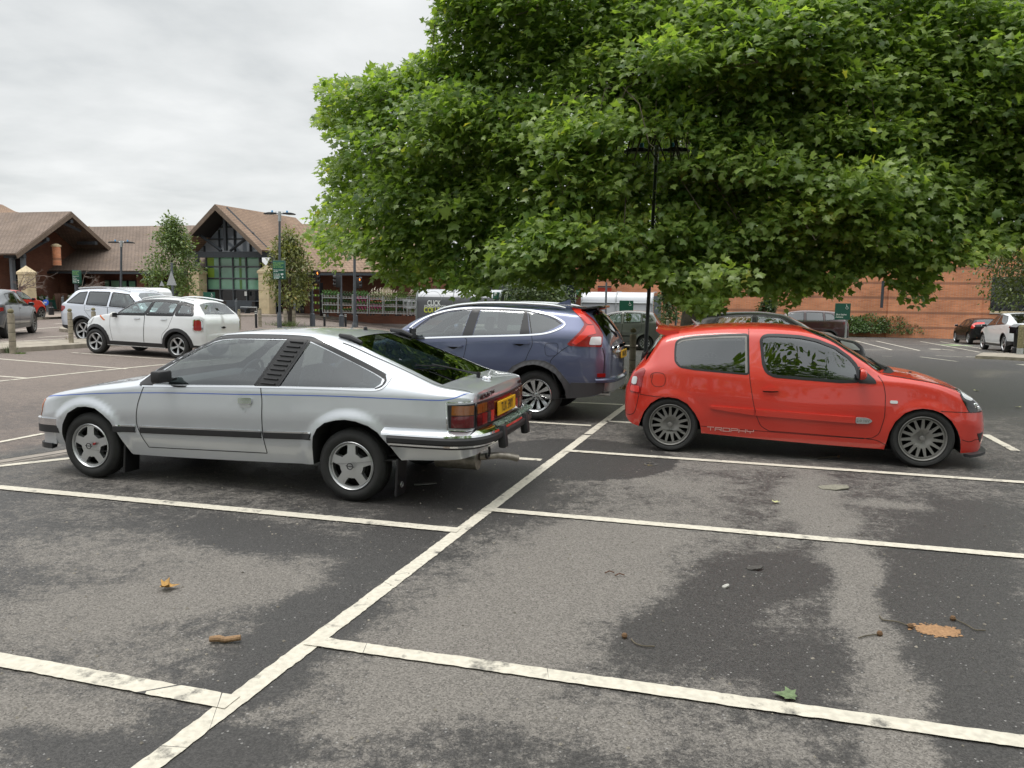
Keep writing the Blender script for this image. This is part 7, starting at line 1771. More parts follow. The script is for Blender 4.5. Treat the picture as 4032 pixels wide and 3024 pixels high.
# blue-badge bay signs
def badge_sign(label, D, u0, u1, v0, v1, pole_u, lines, tv):
    P = np.r_[dp(pole_u, 1200, D)[:2], 0]; P[2] = float(gz(P[0], P[1])); o = empty('bay_sign', label, 'sign', P, group='green accessible bay signs')
    x0, z1 = sign_px(P, u0, v0); x1, z0 = sign_px(P, u1, v1); m = MB(); m.tube([(0, .03, 0), (0, .03, z1-.05)], .035, 10); m.build('pole', M['galv'], o, True)
    b = board(o, x0, x1, z0, z1, M['sign']); w = x1-x0
    wheelchair(b, (x0+w*.75, -.05, z1-w*.24), w*.30, M['sign_w'])
    for i, t in enumerate(lines): text(t, w*.155, M['sign_w'], b, (x0+w*.07, -.048, z0+w*tv-i*w*.16), (1, 0, 0), (0, 0, 1), align='LEFT', bold=.002)
    return o
badge_sign('green accessible bay sign on a steel post right of the dark red SUV', 31.0, 3288, 3345, 1194, 1259, 3338, ('Blue badge', 'holders'), .33)
badge_sign('green accessible bay sign standing behind the grey hatchback', 33.5, 2439, 2492, 1183, 1246, 2466, ('Blue badge', 'holders'), .30)
badge_sign('green accessible bay sign peeping over the white crossover roof', 33.0, 801, 849, 1150, 1206, 825, ('Blue badge', 'holders'), .30)

# parking notices
def notice(o, P, u0, u1, v0, v1, depth=.22):
    x0, z1 = sign_px(P, u0, v0); x1, z0 = sign_px(P, u1, v1); w = x1-x0
    b = MB(); b.box(((x0+x1)/2, 0, (z0+z1)/2), (w, depth, z1-z0), bevel=.02); b = b.build('notice_box', M['sign'], o, True); y = -depth/2-.006
    zz = z1-w*.20
    for t, s, m in (('Free customer', .155, 'sign_l'), ('parking for', .155, 'sign_l'), ('up to 2 hours', .155, 'sign_l'), (None, 0, 0), ('Camera controlled', .115, 'sign_w'), ('car park', .115, 'sign_w'), (None, 0, 0), ('See the sign', .11, 'sign_w'), ('at the store', .11, 'sign_w'), ('entrance for', .11, 'sign_w'), ('full details', .11, 'sign_w'), (None, 0, 0)):
        if t is None: zz -= w*.09; continue
        text(t, w*s, M[m], b, (x0+w*.08, y, zz), (1, 0, 0), (0, 0, 1), align='LEFT', bold=w*.003, font_scale=.95); zz -= w*s*1.08
    q = MB(); q.box((x0+w*.78, y+.002, z0+w*.44), (w*.22, .008, w*.09)); q.box((x0+w*.76, y+.002, z0+w*.35), (w*.12, .008, w*.03), ry=.3); q.build('camera_symbol', M['sign_w'], b)
    q = MB(); q.box((x0+w*.36, y+.002, z0+w*.21), (w*.56, .008, w*.05)); q.box((x0+w*.32, y+.002, z0+w*.13), (w*.48, .008, w*.035)); q.build('small_print', mat('small_print', (.30, .45, .40), .6), b)
    q = MB(); q.lathe([(.001, 0), (w*.06, 0), (w*.06, .006), (.001, .006)], c=(x0+w*.82, y, z0+w*.17), n=14, axis='Y'); q.build('round_mark', M['sign_w'], b)
Pl = np.array(LP2.location); ns = empty('parking_notice', 'green parking notice box on the lamp column by the small tree', 'sign', Pl); notice(ns, Pl, 1076, 1124, 1026, 1100)
Pn = np.r_[dp(303, 1200, 44)[:2], 0]; ns = empty('parking_notice', 'green parking notice on a grey post beside the bare shrub', 'sign', Pn); m = MB(); m.tube([(0, .05, 0), (0, .05, 2.3)], .10, 10); m.build('pole', M['dpole'], ns, True); notice(ns, Pn, 287, 319, 1064, 1117)

# triangle warning signs seen from behind
o, P, h = post('warning_sign', 'grey post with the backs of two triangular warning signs by the leafy tree', 'road sign', 681, 1034, 1175, 9, M['steel'], D=42)
for (u0, u1, v0, v1) in ((658, 695, 1066, 1123), (629, 648, 1105, 1126)):
    x0, z0 = sign_px(P, u0, v1); x1, z1 = sign_px(P, u1, v0); m = MB(); m.poly([(x0, -.06, z0), (x1, -.06, z0), ((x0+x1)/2, -.06, z1)], (0, .02, 0)); m.build('sign_plate', M['galv'], o)

# traffic signals
def signal(label, u, vt, vb, hu0, hu1, hv0, hv1, lit, side):
    o, P, h = post('traffic_signal', label, 'traffic light', u, vt, vb, 9, M['dpole'], group='traffic signals at the crossing')
    m = MB(); m.lathe([(.14, 0), (.14, .65), (.07, .7)], n=12); m.build('base', M['dpole'], o, True)
    x0, z1 = sign_px(P, hu0, hv0); x1, z0 = sign_px(P, hu1, hv1); hb = MB(); hb.box(((x0+x1)/2, 0, (z0+z1)/2), (x1-x0, .20, z1-z0), bevel=.02); hb = hb.build('signal_head', M['black'], o, True)
    for k, nm in enumerate(('red', 'amber', 'green')):
        z = z1-(z1-z0)*(.19+.31*k); v = MB(); d = side
        v.tube([((x0+x1)/2+d*(x1-x0)*.45, 0, z+.05), ((x0+x1)/2+d*((x1-x0)*.5+.14), 0, z+.03)], [.11, .11], 10, caps=False); v.build('visor', M['black'], hb)
        q = MB(); q.sphere(((x0+x1)/2+d*((x1-x0)*.5+.03), -.03, z+.02), (.05, .09, .09), 10); q.build('lamp', SIG if (lit and k == lit-1) else M['smoke_lens'], hb, True)
SIG = mat('lit_amber', (1.0, .28, .05), .4, emit=2.0)
signal('traffic signal with a lit amber lamp, leftmost of the three', 1231, 1063, 1286, 1231, 1250, 1064, 1122, 1, 1)
signal('traffic signal facing left, middle of the three', 1345, 1084, 1290, 1323, 1342, 1086, 1132, 0, -1)
signal('traffic signal with a lit amber lamp beside the plain lamp column', 1400, 1090, 1289, 1402, 1416, 1092, 1136, 1, 1)

# post with a blue round sign
o, P, h = post('sign_post', 'black post with a round blue sign, in front of the planters', 'road sign', 203, 1190, 1254, 11, M['satin'], D=43)
m = MB(); m.lathe([(.14, 0), (.14, .5), (.08, .55)], n=12); m.build('base', M['satin'], o, True)
x0, z1 = sign_px(P, 174, 1178); x1, z0 = sign_px(P, 198, 1204); r = (x1-x0)/2; m = MB(); m.lathe([(.001, 0), (r, 0), (r, .04), (.001, .04)], c=((x0+x1)/2, -.16, (z0+z1)/2), n=28, axis='Y'); b = m.build('sign_disc', mat('sign_blue', (.02, .10, .55), .4), o)
text('IN', r*.75, M['sign_w'], b, ((x0+x1)/2, -.172, (z0+z1)/2), (1, 0, 0), (0, 0, 1), bold=.006)

# planters, sign board, bench by the store
def leaf_tuft(parent, name, c, r, n, m, seed, size=.06, up=.6):
    rr = np.random.default_rng(seed); d = rr.normal(size=(n, 3)); d /= np.linalg.norm(d, axis=1)[:, None]; d[:, 2] = np.abs(d[:, 2])*up*1.4; p = np.array(c)+d*np.array(r)*(rr.random((n, 1))**.4)
    V = []; Fc = []
    for i in range(n):
        t = rr.normal(size=3); t /= np.linalg.norm(t); q = np.cross(t, d[i]+.01); q /= np.linalg.norm(q)+1e-9; s = size*(.6+.8*rr.random()); t = d[i]*.6+t*.5
        V += [p[i]-q*s*.4, p[i]+t*s*.6+q*s*.0-q*s*.3, p[i]+t*s*1.3, p[i]+q*s*.4]; Fc.append((4*i, 4*i+1, 4*i+2, 4*i+3))
    return mesh(name, V, Fc, m, parent)
leafm = lambda n, c: mat(n, c, .7, var=.4, vscale=9)
M['pl_g'] = leafm('shop_plant_green', (.05, .13, .025)); M['pl_d'] = leafm('shop_plant_dark', (.02, .05, .015)); M['pl_l'] = leafm('shop_plant_light', (.13, .20, .05)); M['fl_p'] = leafm('pink_flowers', (.62, .12, .30)); M['fl_o'] = leafm('orange_flowers', (.55, .16, .10)); M['fl_w'] = leafm('cream_flowers', (.60, .52, .42)); M['pot'] = mat('grey_pot', (.32, .31, .29), .8)
pg = mat('planter_green', (.012, .075, .06), .5)
for i, (u0, u1, v0, v1, lab) in enumerate(((130, 170, 1183, 1212, 'left of the blue round sign'), (199, 229, 1182, 1217, 'right of the blue round sign'), (254, 276, 1180, 1214, 'right of the brown sign board'))):
    a = qp(u0, v1, 42.6); b = qp(u1, v1, 42.6); t = qp(u0, v0, 42.6); w = float((b-a)[:2] @ E_); h = t[2]-a[2]
    o = empty('planter', 'dark green planter box with bushy plants, '+lab, 'planter', a, -TH_E, group='green planters outside the store')
    m = MB(); m.box((w/2, .35, h/2), (w, .7, h), bevel=.02); m.box((w/2, .35, h-.02), (w+.04, .74, .06)); m.build('box', pg, o)
    leaf_tuft(o, 'foliage', (w/2, .35, h), (w*.5, .3, .35), 260, M['pl_l'] if i else M['pl_g'], i, .12)
    m = MB(); m.box((w*.75, .1, h+.18), (.28, .02, .22), rx=.3); m.build('price_card', M['white'], o)
a = qp(226, 1218, 42.2); o = empty('sign_board', 'brown folding sign board between planters and a grey bollard', 'sign board', a, -TH_E)
for sx in (1, -1): m = MB(); m.box((.35+sx*.16, 0, .5), (.06, .55, 1.08), ry=sx*.20); m.build('board', M['brick_d'] if False else mat('brown_board', (.085, .04, .025), .7), o)
a = qp(872, 1243, 42.4); o = empty('bench', 'dark slatted bench outside the glazed entrance', 'bench', a, -TH_E)
m = MB(); m.box((.9, .3, .45), (1.8, .5, .06)); m.build('seat', M['timber'], o); m = MB(); m.box((.9, .55, .72), (1.8, .05, .42), rx=-.15); m.build('backrest', M['timber'], o)
for x in (.15, 1.65): m = MB(); m.box((x, .3, .22), (.08, .5, .44)); m.build('leg', M['timber'], o)
a = qp(948, 1236, 42.6); b = qp(1012, 1236, 42.6); o = empty('guard_rail', 'low galvanised rail in front of the glazed entrance', 'rail', a, -TH_E); w = float((b-a)[:2] @ E_)
m = MB(); m.tube([(0, 0, .0), (0, 0, .42), (w, 0, .42), (w, 0, 0)], .035, 8); m.build('rail', M['galv'], o)
a = qp(1352*.5+1130*.5, 1243, 43.2); o = empty('shop_rack', 'dark display rack of goods left of the flower trolleys', 'rack', qp(1222, 1243, 43.2), -TH_E)
m = MB(); w = 1.0
for z in (.25, .7, 1.15, 1.6): m.box((.33, .2, z), (.66, .4, .03))
for x in (0, .66): m.box((x, .2, 1.0), (.04, .4, 2.0))
m.build('frame', M['satin'], o)
rr = np.random.default_rng(2)
for z in (.27, .72, 1.17, 1.62):
    for k in range(3): q = MB(); q.box((.12+k*.21, .12, z+.07), (.10, .1, .10+.06*rr.random())); q.build('carton', (M['white'], M['lime'], M['pl_l'])[k], o)

# flower trolleys and every pot on them
def pot_plant(label, c, kind, seed, parent_rot, s=1.0):
    o = empty('potted_plant', label, 'plant', c, parent_rot, group=kind[1])
    o.scale = (s,)*3
    if kind[0] not in POT:
        m = MB(); m.lathe([(.055, 0), (.075, .13), (.06, .13)], n=8); a = m.build('pot', M['pot'], o, True)
        b = leaf_tuft(o, 'foliage', (0, 0, .12), (.14, .12, kind[2]), 34, M[kind[3]], seed, .085)
        cs = [a, b]
        if kind[4]: cs.append(leaf_tuft(o, 'blooms', (0, 0, .17), (.15, .13, kind[2]*.95), 22, M[kind[4]], seed+1, .085, .8))
        POT[kind[0]] = cs
    else:
        for q in POT[kind[0]]: c2 = q.copy(); COL.objects.link(c2); c2.parent = o
    return o
POT = {}
KS_ = {'herb': ('herb', 'potted green seedlings on trolleys', .30, 'pl_g', None), 'pink': ('pink', 'potted pink hydrangeas on trolleys', .26, 'pl_g', 'fl_p'), 'oran': ('oran', 'potted orange flowers on trolleys', .22, 'pl_g', 'fl_o'), 'dark': ('dark', 'dark-leaved potted plants on trolleys', .34, 'pl_d', None), 'pale': ('pale', 'potted pale-flowered plants on trolleys', .36, 'pl_l', 'fl_w'), 'lily': ('lily', 'tall green potted plants on trolleys', .40, 'pl_l', None)}
TR = [('first flower trolley from the left, full of green seedlings', 1269, 1332, 1158, 1247, ('herb', 'herb', 'herb')), ('second flower trolley, dark plants above and orange flowers below', 1333, 1389, 1160, 1250, ('dark', 'dark', 'oran')), ('third flower trolley, seedlings above pink hydrangeas', 1390, 1449, 1160, 1252, ('herb', 'pink', 'pink')),
      ('fourth flower trolley, pale plants above orange and pink flowers', 1454, 1508, 1165, 1255, ('pale', 'oran', 'pink')), ('fifth flower trolley, tall pale flowers above green leaves', 1511, 1561, 1170, 1258, ('pale', 'herb', 'herb')), ('sixth flower trolley, tall lilies above dark leaves', 1561, 1604, 1170, 1262, ('lily', 'dark', 'dark')), ('seventh flower trolley, half hidden by the parcel pod', 1610, 1650, 1168, 1264, ('pale', 'herb', 'lily'))]
for i, (lab, u0, u1, v0, v1, rows) in enumerate(TR):
    c = 42.9; a = qp(u0, v1, c); b = qp(u1, v1, c); t = qp(u0, v0, c); a = np.r_[a[:2], .1]; w = float((b-a)[:2] @ E_); h = t[2]-.1
    o = empty('flower_trolley', lab, 'trolley', a, -TH_E, group='metal flower trolleys along the shop front')
    for x in (0.02, w-.02):
        m = MB()
        for y in (0, .55): m.tube([(x, y, .12), (x, y, h)], .022, 6)
        m.tube([(x, 0, h), (x, .55, h)], .022, 6); m.tube([(x, 0, h*.5), (x, .55, h*.5)], .015, 6); m.build('end_frame', M['galv'], o)
    for x in (.06, w-.06):
        for y in (.05, .5): m = MB(); m.lathe([(.001, -.015), (.055, -.015), (.055, .015), (.001, .015)], c=(x, y, .06), n=10, axis='Y'); m.build('caster', M['satin'], o)
    zs = [.16, .16+h*.36, .16+h*.70]
    for z in zs: m = MB(); m.box((w/2, .275, z), (w-.03, .55, .03)); m.build('shelf', M['galv'], o)
    for z, kd, nm in zip(zs[::-1], rows, ('top', 'middle', 'bottom')):
        n = 5
        for k in range(n):
            p = np.array(along(a, w*(k+.5)/n, .14+.03*rr.random(), z+.015))
            pot_plant(f'{KS_[kd][1].split(" on ")[0]} on the {nm} shelf of the {lab.split(",")[0]}', p, KS_[kd], i*50+k, -TH_E, .95+.25*rr.random())

# parcel pod
def pod():
    c = 41.3; a = qp(1640, 1262, c); b = qp(1968, 1262, c); zt = qp(1700, 1139, c)[2]; a[2] = 0; w = float((b-a)[:2] @ E_); h = zt
    o = empty('parcel_pod', 'grey rounded collection pod lettered CLICK and COLLECT', 'kiosk', a, -TH_E)
    t = np.linspace(0, math.pi/2, 12); R = h*.42
    pr = [(0, 0), (0, h-R)]+[(R-R*math.cos(q), h-R+R*math.sin(q)) for q in t[1:]]+[(1.9, h), (1.9, 0)]
    zsplit = h*.735
    def part(name, poly, x0, x1, m, out=0.0):
        q = MB(); V = [(x, y-out, z) for x in (x0, x1) for y, z in poly]; k = len(poly); q.add(V, [(i, i+1, k+i+1, k+i) for i in range(k-1)]+[tuple(range(k)), tuple(range(2*k-1, k-1, -1))]); return q.build(name, m, o, True, 30)
    gd = mat('graphite_panel', (.085, .088, .095), .45, var=.08, vscale=1); gl = mat('pale_grey_panel', (.46, .47, .50), .4)
    lo = [p for p in pr if p[1] <= zsplit and p[0] < 1]; hi = [p for p in pr if p[1] > zsplit-.05]
    body = part('body', pr, 0, w, gd)
    up = [p for p in pr[1:-2] if p[1] >= zsplit-.02]; part('roof_panel', up+[(1.88, h)], .02, w-.02, gl, .006)
    rim = mat('pod_rim', (.17, .19, .19), .5)
    for x in (0, w): m = MB(); m.tube([(x, y, z) for y, z in pr[:-1]], .06, 8); m.build('rim', rim, o, True)
    for x in (w*.44,): m = MB(); m.tube([(x, y-.012, z) for y, z in pr[:-2]], .02, 6); m.build('joint', rim, o, True)
    fy = lambda z: float(np.interp(z, [p[1] for p in pr[:-2]], [p[0] for p in pr[:-2]]))-.03
    yl = mat('lime_lettering', (.55, .62, .06), .5)
    for tt, u0, u1, v, s, m in (('CLICK', 1684, 1737, 1194, .40, 'sign_w'), ('JOHNLEWIS.COM', 1672, 1757, 1207, .20, 'sign_w'), ('COLLECT', 1671, 1762, 1222, .40, None)):
        q = qp((u0+u1)/2, v, c); x = float((q-a)[:2] @ E_); z = q[2]; d = (fy(z-.1)-fy(z+.1)); me = text_data(tt, s, bold=.008 if s > .3 else .003)
        wx = max(vv.co.x for vv in me.vertices)-min(vv.co.x for vv in me.vertices); W_ = float((qp(u1, v, c)-qp(u0, v, c))[:2] @ E_); bpy.data.meshes.remove(me)
        text(tt, s, M[m] if m else yl, body, (x, fy(z)-.05, z), (1, 0, 0), (0, -d, .2), bold=.008 if s > .3 else .003, font_scale=W_/wx)
    for u, v, R1 in ((1700, 1190, .75), (1840, 1192, .6)):
        q = qp(u, v, c); x = float((q-a)[:2] @ E_); z = q[2]
        for k in (1, .8): m = MB(); m.tube([(x+R1*k*math.cos(t), fy(z+R1*k*math.sin(t))+.022, z+R1*k*math.sin(t)) for t in np.linspace(.2, 2.9, 18)], .010, 5); m.build('ring_mark', gl if False else rim, body)
    e0 = qp(1940, 1178, c-.05); x0 = float((e0-a)[:2] @ E_); q1 = qp(1962, 1150, c-.05); x1 = float((q1-a)[:2] @ E_)
    m = MB(); m.box(((x0+x1)/2, .12, (e0[2]+q1[2])/2), (x1-x0, .3, q1[2]-e0[2]), bevel=.03); g = m.build('sign_board', M['sign'], o)
    text('P', .26, M['sign_w'], g, ((x0+x1)/2, -.045, (e0[2]+q1[2])/2+.08), (1, 0, 0), (0, 0, 1), bold=.008)
pod()
a = qp(1993, 1188, 42.5); b = qp(2031, 1174, 42.5); o = empty('direction_board', 'small dark green board with yellow lines right of the parcel pod', 'sign', (a[0], a[1], 0), -TH_E); w = float((b-a)[:2] @ E_)
m = MB(); m.box((w/2, 0, (a[2]+b[2])/2), (w, .05, b[2]-a[2]+.2)); q = m.build('sign_board', M['sign'], o); m = MB(); m.tube([(w/2, .06, 0), (w/2, .06, b[2])], .04, 8); m.build('pole', M['steel'], o)
m = MB()
for z in (.35, .62): m.box((w*.38, -.03, a[2]+(b[2]-a[2])*z), (w*.35, .01, .03))
for z in (.35, .62): m.box((w*.82, -.03, a[2]+(b[2]-a[2])*z), (w*.12, .01, .03))
m.build('lettering_line', M['sign_l'], q)

# trolley shelter
def shelter():
    c = 48.5; a = qp(2288, 1262, c); b = qp(2600, 1262, c); g = float(gz(a[0], a[1])); a[2] = g; w = float((b-a)[:2] @ E_); zt = qp(2400, 1150, c)[2]-g; zm = qp(2400, 1192, c)[2]-g
    o = empty('trolley_shelter', 'glazed trolley shelter with frosted panels behind the grey hatchback', 'shelter', a, -TH_E)
    fr = mat('frosted_panel', (.58, .60, .64), .25, spec=.6, var=.05, vscale=.6); fr2 = mat('pale_panel', (.50, .51, .54), .35)
    m = MB(); t = np.linspace(0, math.pi/2, 8); R = zt-zm
    pts = [(0, zm)]+[(R-R*math.cos(q), zm+R*math.sin(q)) for q in t[1:]]+[(2.4, zt)]; k = len(pts)
    V = [(x, y, z) for x in (0, w*.9) for y, z in pts]; m.add(V, [(i, i+1, k+i+1, k+i) for i in range(k-1)]); m.build('roof', fr, o, True)
    m = MB(); m.box((w*.45, .03, zm*.5+.15), (w*.9, .02, zm-.3)); m.build('panel', fr2, o)
    for x in (0, w*.44, w*.9): m = MB(); m.tube([(x, -.02, 0), (x, -.02, zm)]+[(x, y-.02, z) for y, z in pts[1:]], .045, 8); m.build('frame', M['galv'], o, True)
    m = MB(); m.tube([(0, -.03, zm), (w*.9, -.03, zm)], .035, 8); m.build('frame', M['galv'], o)
    m = MB(); m.box((w*.955, .3, zt*.46), (w*.085, .6, zt*.92)); m.build('end_panel', M['steel'], o)
shelter()
post('sign_post', 'plain grey post in front of the trolley shelter', 'post', 2384, 1112, 1262, 8, M['steel'], D=40)
post('sign_post', 'plain grey post beside the small tree by the plane trunk', 'post', 2660, 1222, 1292, 8, M['steel'], D=40)

# shopping trolleys by the pod
for i, (u, lab) in enumerate(((1622, 'wire shopping trolley at the left end of the parcel pod'), (1606, 'wire shopping trolley behind the leftmost pod bollard'))):
    a = qp(u, 1268, 40.9+i*.5); a[2] = .1; o = empty('shopping_trolley', lab, 'trolley', a, -TH_E+.3, group='wire shopping trolleys')
    m = MB(); tp = [(-.25, -.4, 1.0), (.25, -.4, 1.0), (.25, .45, .92), (-.25, .45, .92)]; bt = [(-.2, -.35, .55), (.2, -.35, .55), (.2, .35, .6), (-.2, .35, .6)]
    for k in range(4):
        m.tube([tp[k], tp[(k+1) % 4]], .012, 5); m.tube([bt[k], bt[(k+1) % 4]], .01, 5)
        for q in np.linspace(0, 1, 7): m.tube([np.array(tp[k])*(1-q)+np.array(tp[(k+1) % 4])*q, np.array(bt[k])*(1-q)+np.array(bt[(k+1) % 4])*q], .006, 4)
    m.build('basket', M['galv'], o); m = MB()
    for x in (-.2, .2): m.tube([(x, -.4, 1.0), (x, -.3, .15), (x, .4, .15)], .014, 6)
    m.build('frame', M['galv'], o)

# right-hand edge: dark bin on a stem, timber rail fence
P = gp(3996, 1399); D = P[1]; s = D/F
o = empty('ticket_machine', 'dark hooded machine on a stem beside the timber rail', 'machine', P)
m = MB(); m.lathe([(.11, 0), (.13, .1), (.10, .28), (.075, .30)], n=14); m.build('base', M['satin'], o, True); m = MB(); m.lathe([(.075, .3), (.085, .62), (.095, .98)], n=14); m.build('stem', M['satin'], o, True)
h0, h1 = (1399-1313)*s, (1399-1277)*s; m = MB(); V = [(-.17, -.22, h0), (.20, -.22, h0), (.20, -.22, h1-.06), (.10, -.22, h1), (-.03, -.22, h1), (-.17, -.22, h1-.10)]; m.poly(V, (0, .40, 0)); m.build('hood', M['gloss_black'], o)
P = gp(4014, 1406); o = empty('timber_rail', 'weathered timber post and rail at the right edge', 'fence', P)
m = MB(); h = (1406-1280)*P[1]/F; m.lathe([(.105, 0), (.105, h-.06), (.09, h-.03), (.04, h), (.001, h)], n=14); m.build('post', M['moss'], o, True)
m = MB(); m.lathe([(.108, .0), (.108, .32)], n=14); m.build('sleeve', M['galv'], o, True)
for z in (h*.85, h*.60, h*.38): m = MB(); m.tube([(0, 0, z), (2.0, .35, z-.03)], .055, 8); m.build('rail', M['moss'], o, True)
m = MB(); m.lathe([(.105, 0), (.105, h-.03), (.001, h)], c=(2.0, .35, 0), n=14); m.build('post', M['moss'], o, True)
# ------------------------------------------------------------------ trees: trunk, limbs and many single leaves
def leaf_mat(name, dark, light, trans=.35):
    m = bpy.data.materials.new(name); m.use_nodes = True; nt = m.node_tree; N = nt.nodes.new; L = nt.links.new
    b = nt.nodes['Principled BSDF']; out = nt.nodes['Material Output']
    at = N('ShaderNodeAttribute'); at.attribute_name = 'tint'
    cr = N('ShaderNodeValToRGB'); e = cr.color_ramp.elements; e[0].color = (*dark, 1); e[1].color = (*light, 1); e[1].position = .9
    q = cr.color_ramp.elements.new(.97); q.color = (light[0]*1.5, light[1]*1.08, light[2]*1.0, 1)
    L(at.outputs['Fac'], cr.inputs[0]); L(cr.outputs[0], b.inputs['Base Color']); b.inputs['Roughness'].default_value = .36; b.inputs['Specular IOR Level'].default_value = .55
    t = N('ShaderNodeBsdfTranslucent'); mm = N('ShaderNodeMixRGB'); mm.blend_type = 'MULTIPLY'; mm.inputs[0].default_value = 1; L(cr.outputs[0], mm.inputs[1]); mm.inputs[2].default_value = (1.5, 1.6, .6, 1); L(mm.outputs[0], t.inputs[0])
    mx = N('ShaderNodeMixShader'); mx.inputs[0].default_value = trans; L(b.outputs[0], mx.inputs[1]); L(t.outputs[0], mx.inputs[2]); L(mx.outputs[0], out.inputs[0])
    return m
MAPLE = np.array([(0, 0), (.16, .10), (.46, .06), (.36, .24), (.56, .50), (.30, .50), (.20, .62), (0, 1.02), (-.20, .62), (-.30, .50), (-.56, .50), (-.36, .24), (-.46, .06), (-.16, .10)])
OVAL = np.array([(0, 0), (.24, .3), (.22, .7), (0, 1.0), (-.22, .7), (-.24, .3)])
def leaves(name, P, dirv, nrm, size, tint, shape, m, parent, kind=None):
    """one mesh of many leaves; P origin, dirv along the leaf, nrm its face"""
    n = len(P); k = len(shape); d = dirv/(np.linalg.norm(dirv, axis=1)[:, None]+1e-9); r = np.cross(d, nrm); r /= np.linalg.norm(r, axis=1)[:, None]+1e-9; u = np.cross(r, d)
    c = np.array([(0, .36)]) if k > 8 else np.array([(0, .5)]); T = np.concatenate([c, shape]); z = -.22*np.abs(T[:, 0])-.12*T[:, 1]**2+.05; z[0] += .03
    V = P[:, None, :]+size[:, None, None]*(T[None, :, 0, None]*r[:, None, :]+T[None, :, 1, None]*d[:, None, :]+z[None, :, None]*u[:, None, :])
    tri = np.array([(0, 1+i, 1+(i+1) % k) for i in range(k)]); Fc = (tri[None]+(np.arange(n)*(k+1))[:, None, None]).reshape(-1)
    me = bpy.data.meshes.new(name); V = V.reshape(-1, 3); me.vertices.add(len(V)); me.vertices.foreach_set('co', V.ravel().astype(np.float32))
    me.loops.add(len(Fc)); me.loops.foreach_set('vertex_index', Fc.astype(np.int32)); me.polygons.add(len(Fc)//3); me.polygons.foreach_set('loop_start', (np.arange(len(Fc)//3)*3).astype(np.int32)); me.update(calc_edges=True)
    a = me.attributes.new('tint', 'FLOAT', 'POINT'); a.data.foreach_set('value', np.repeat(tint, k+1).astype(np.float32))
    o = link(name, me, parent, [m]); 
    if kind: o['kind'] = kind
    return o
bark = mat('bark', (.075, .062, .048), .95, var=.45, vscale=7, bump=.6, bscale=18)
twig_m = mat('twig_bark', (.10, .085, .06), .9, var=.3)

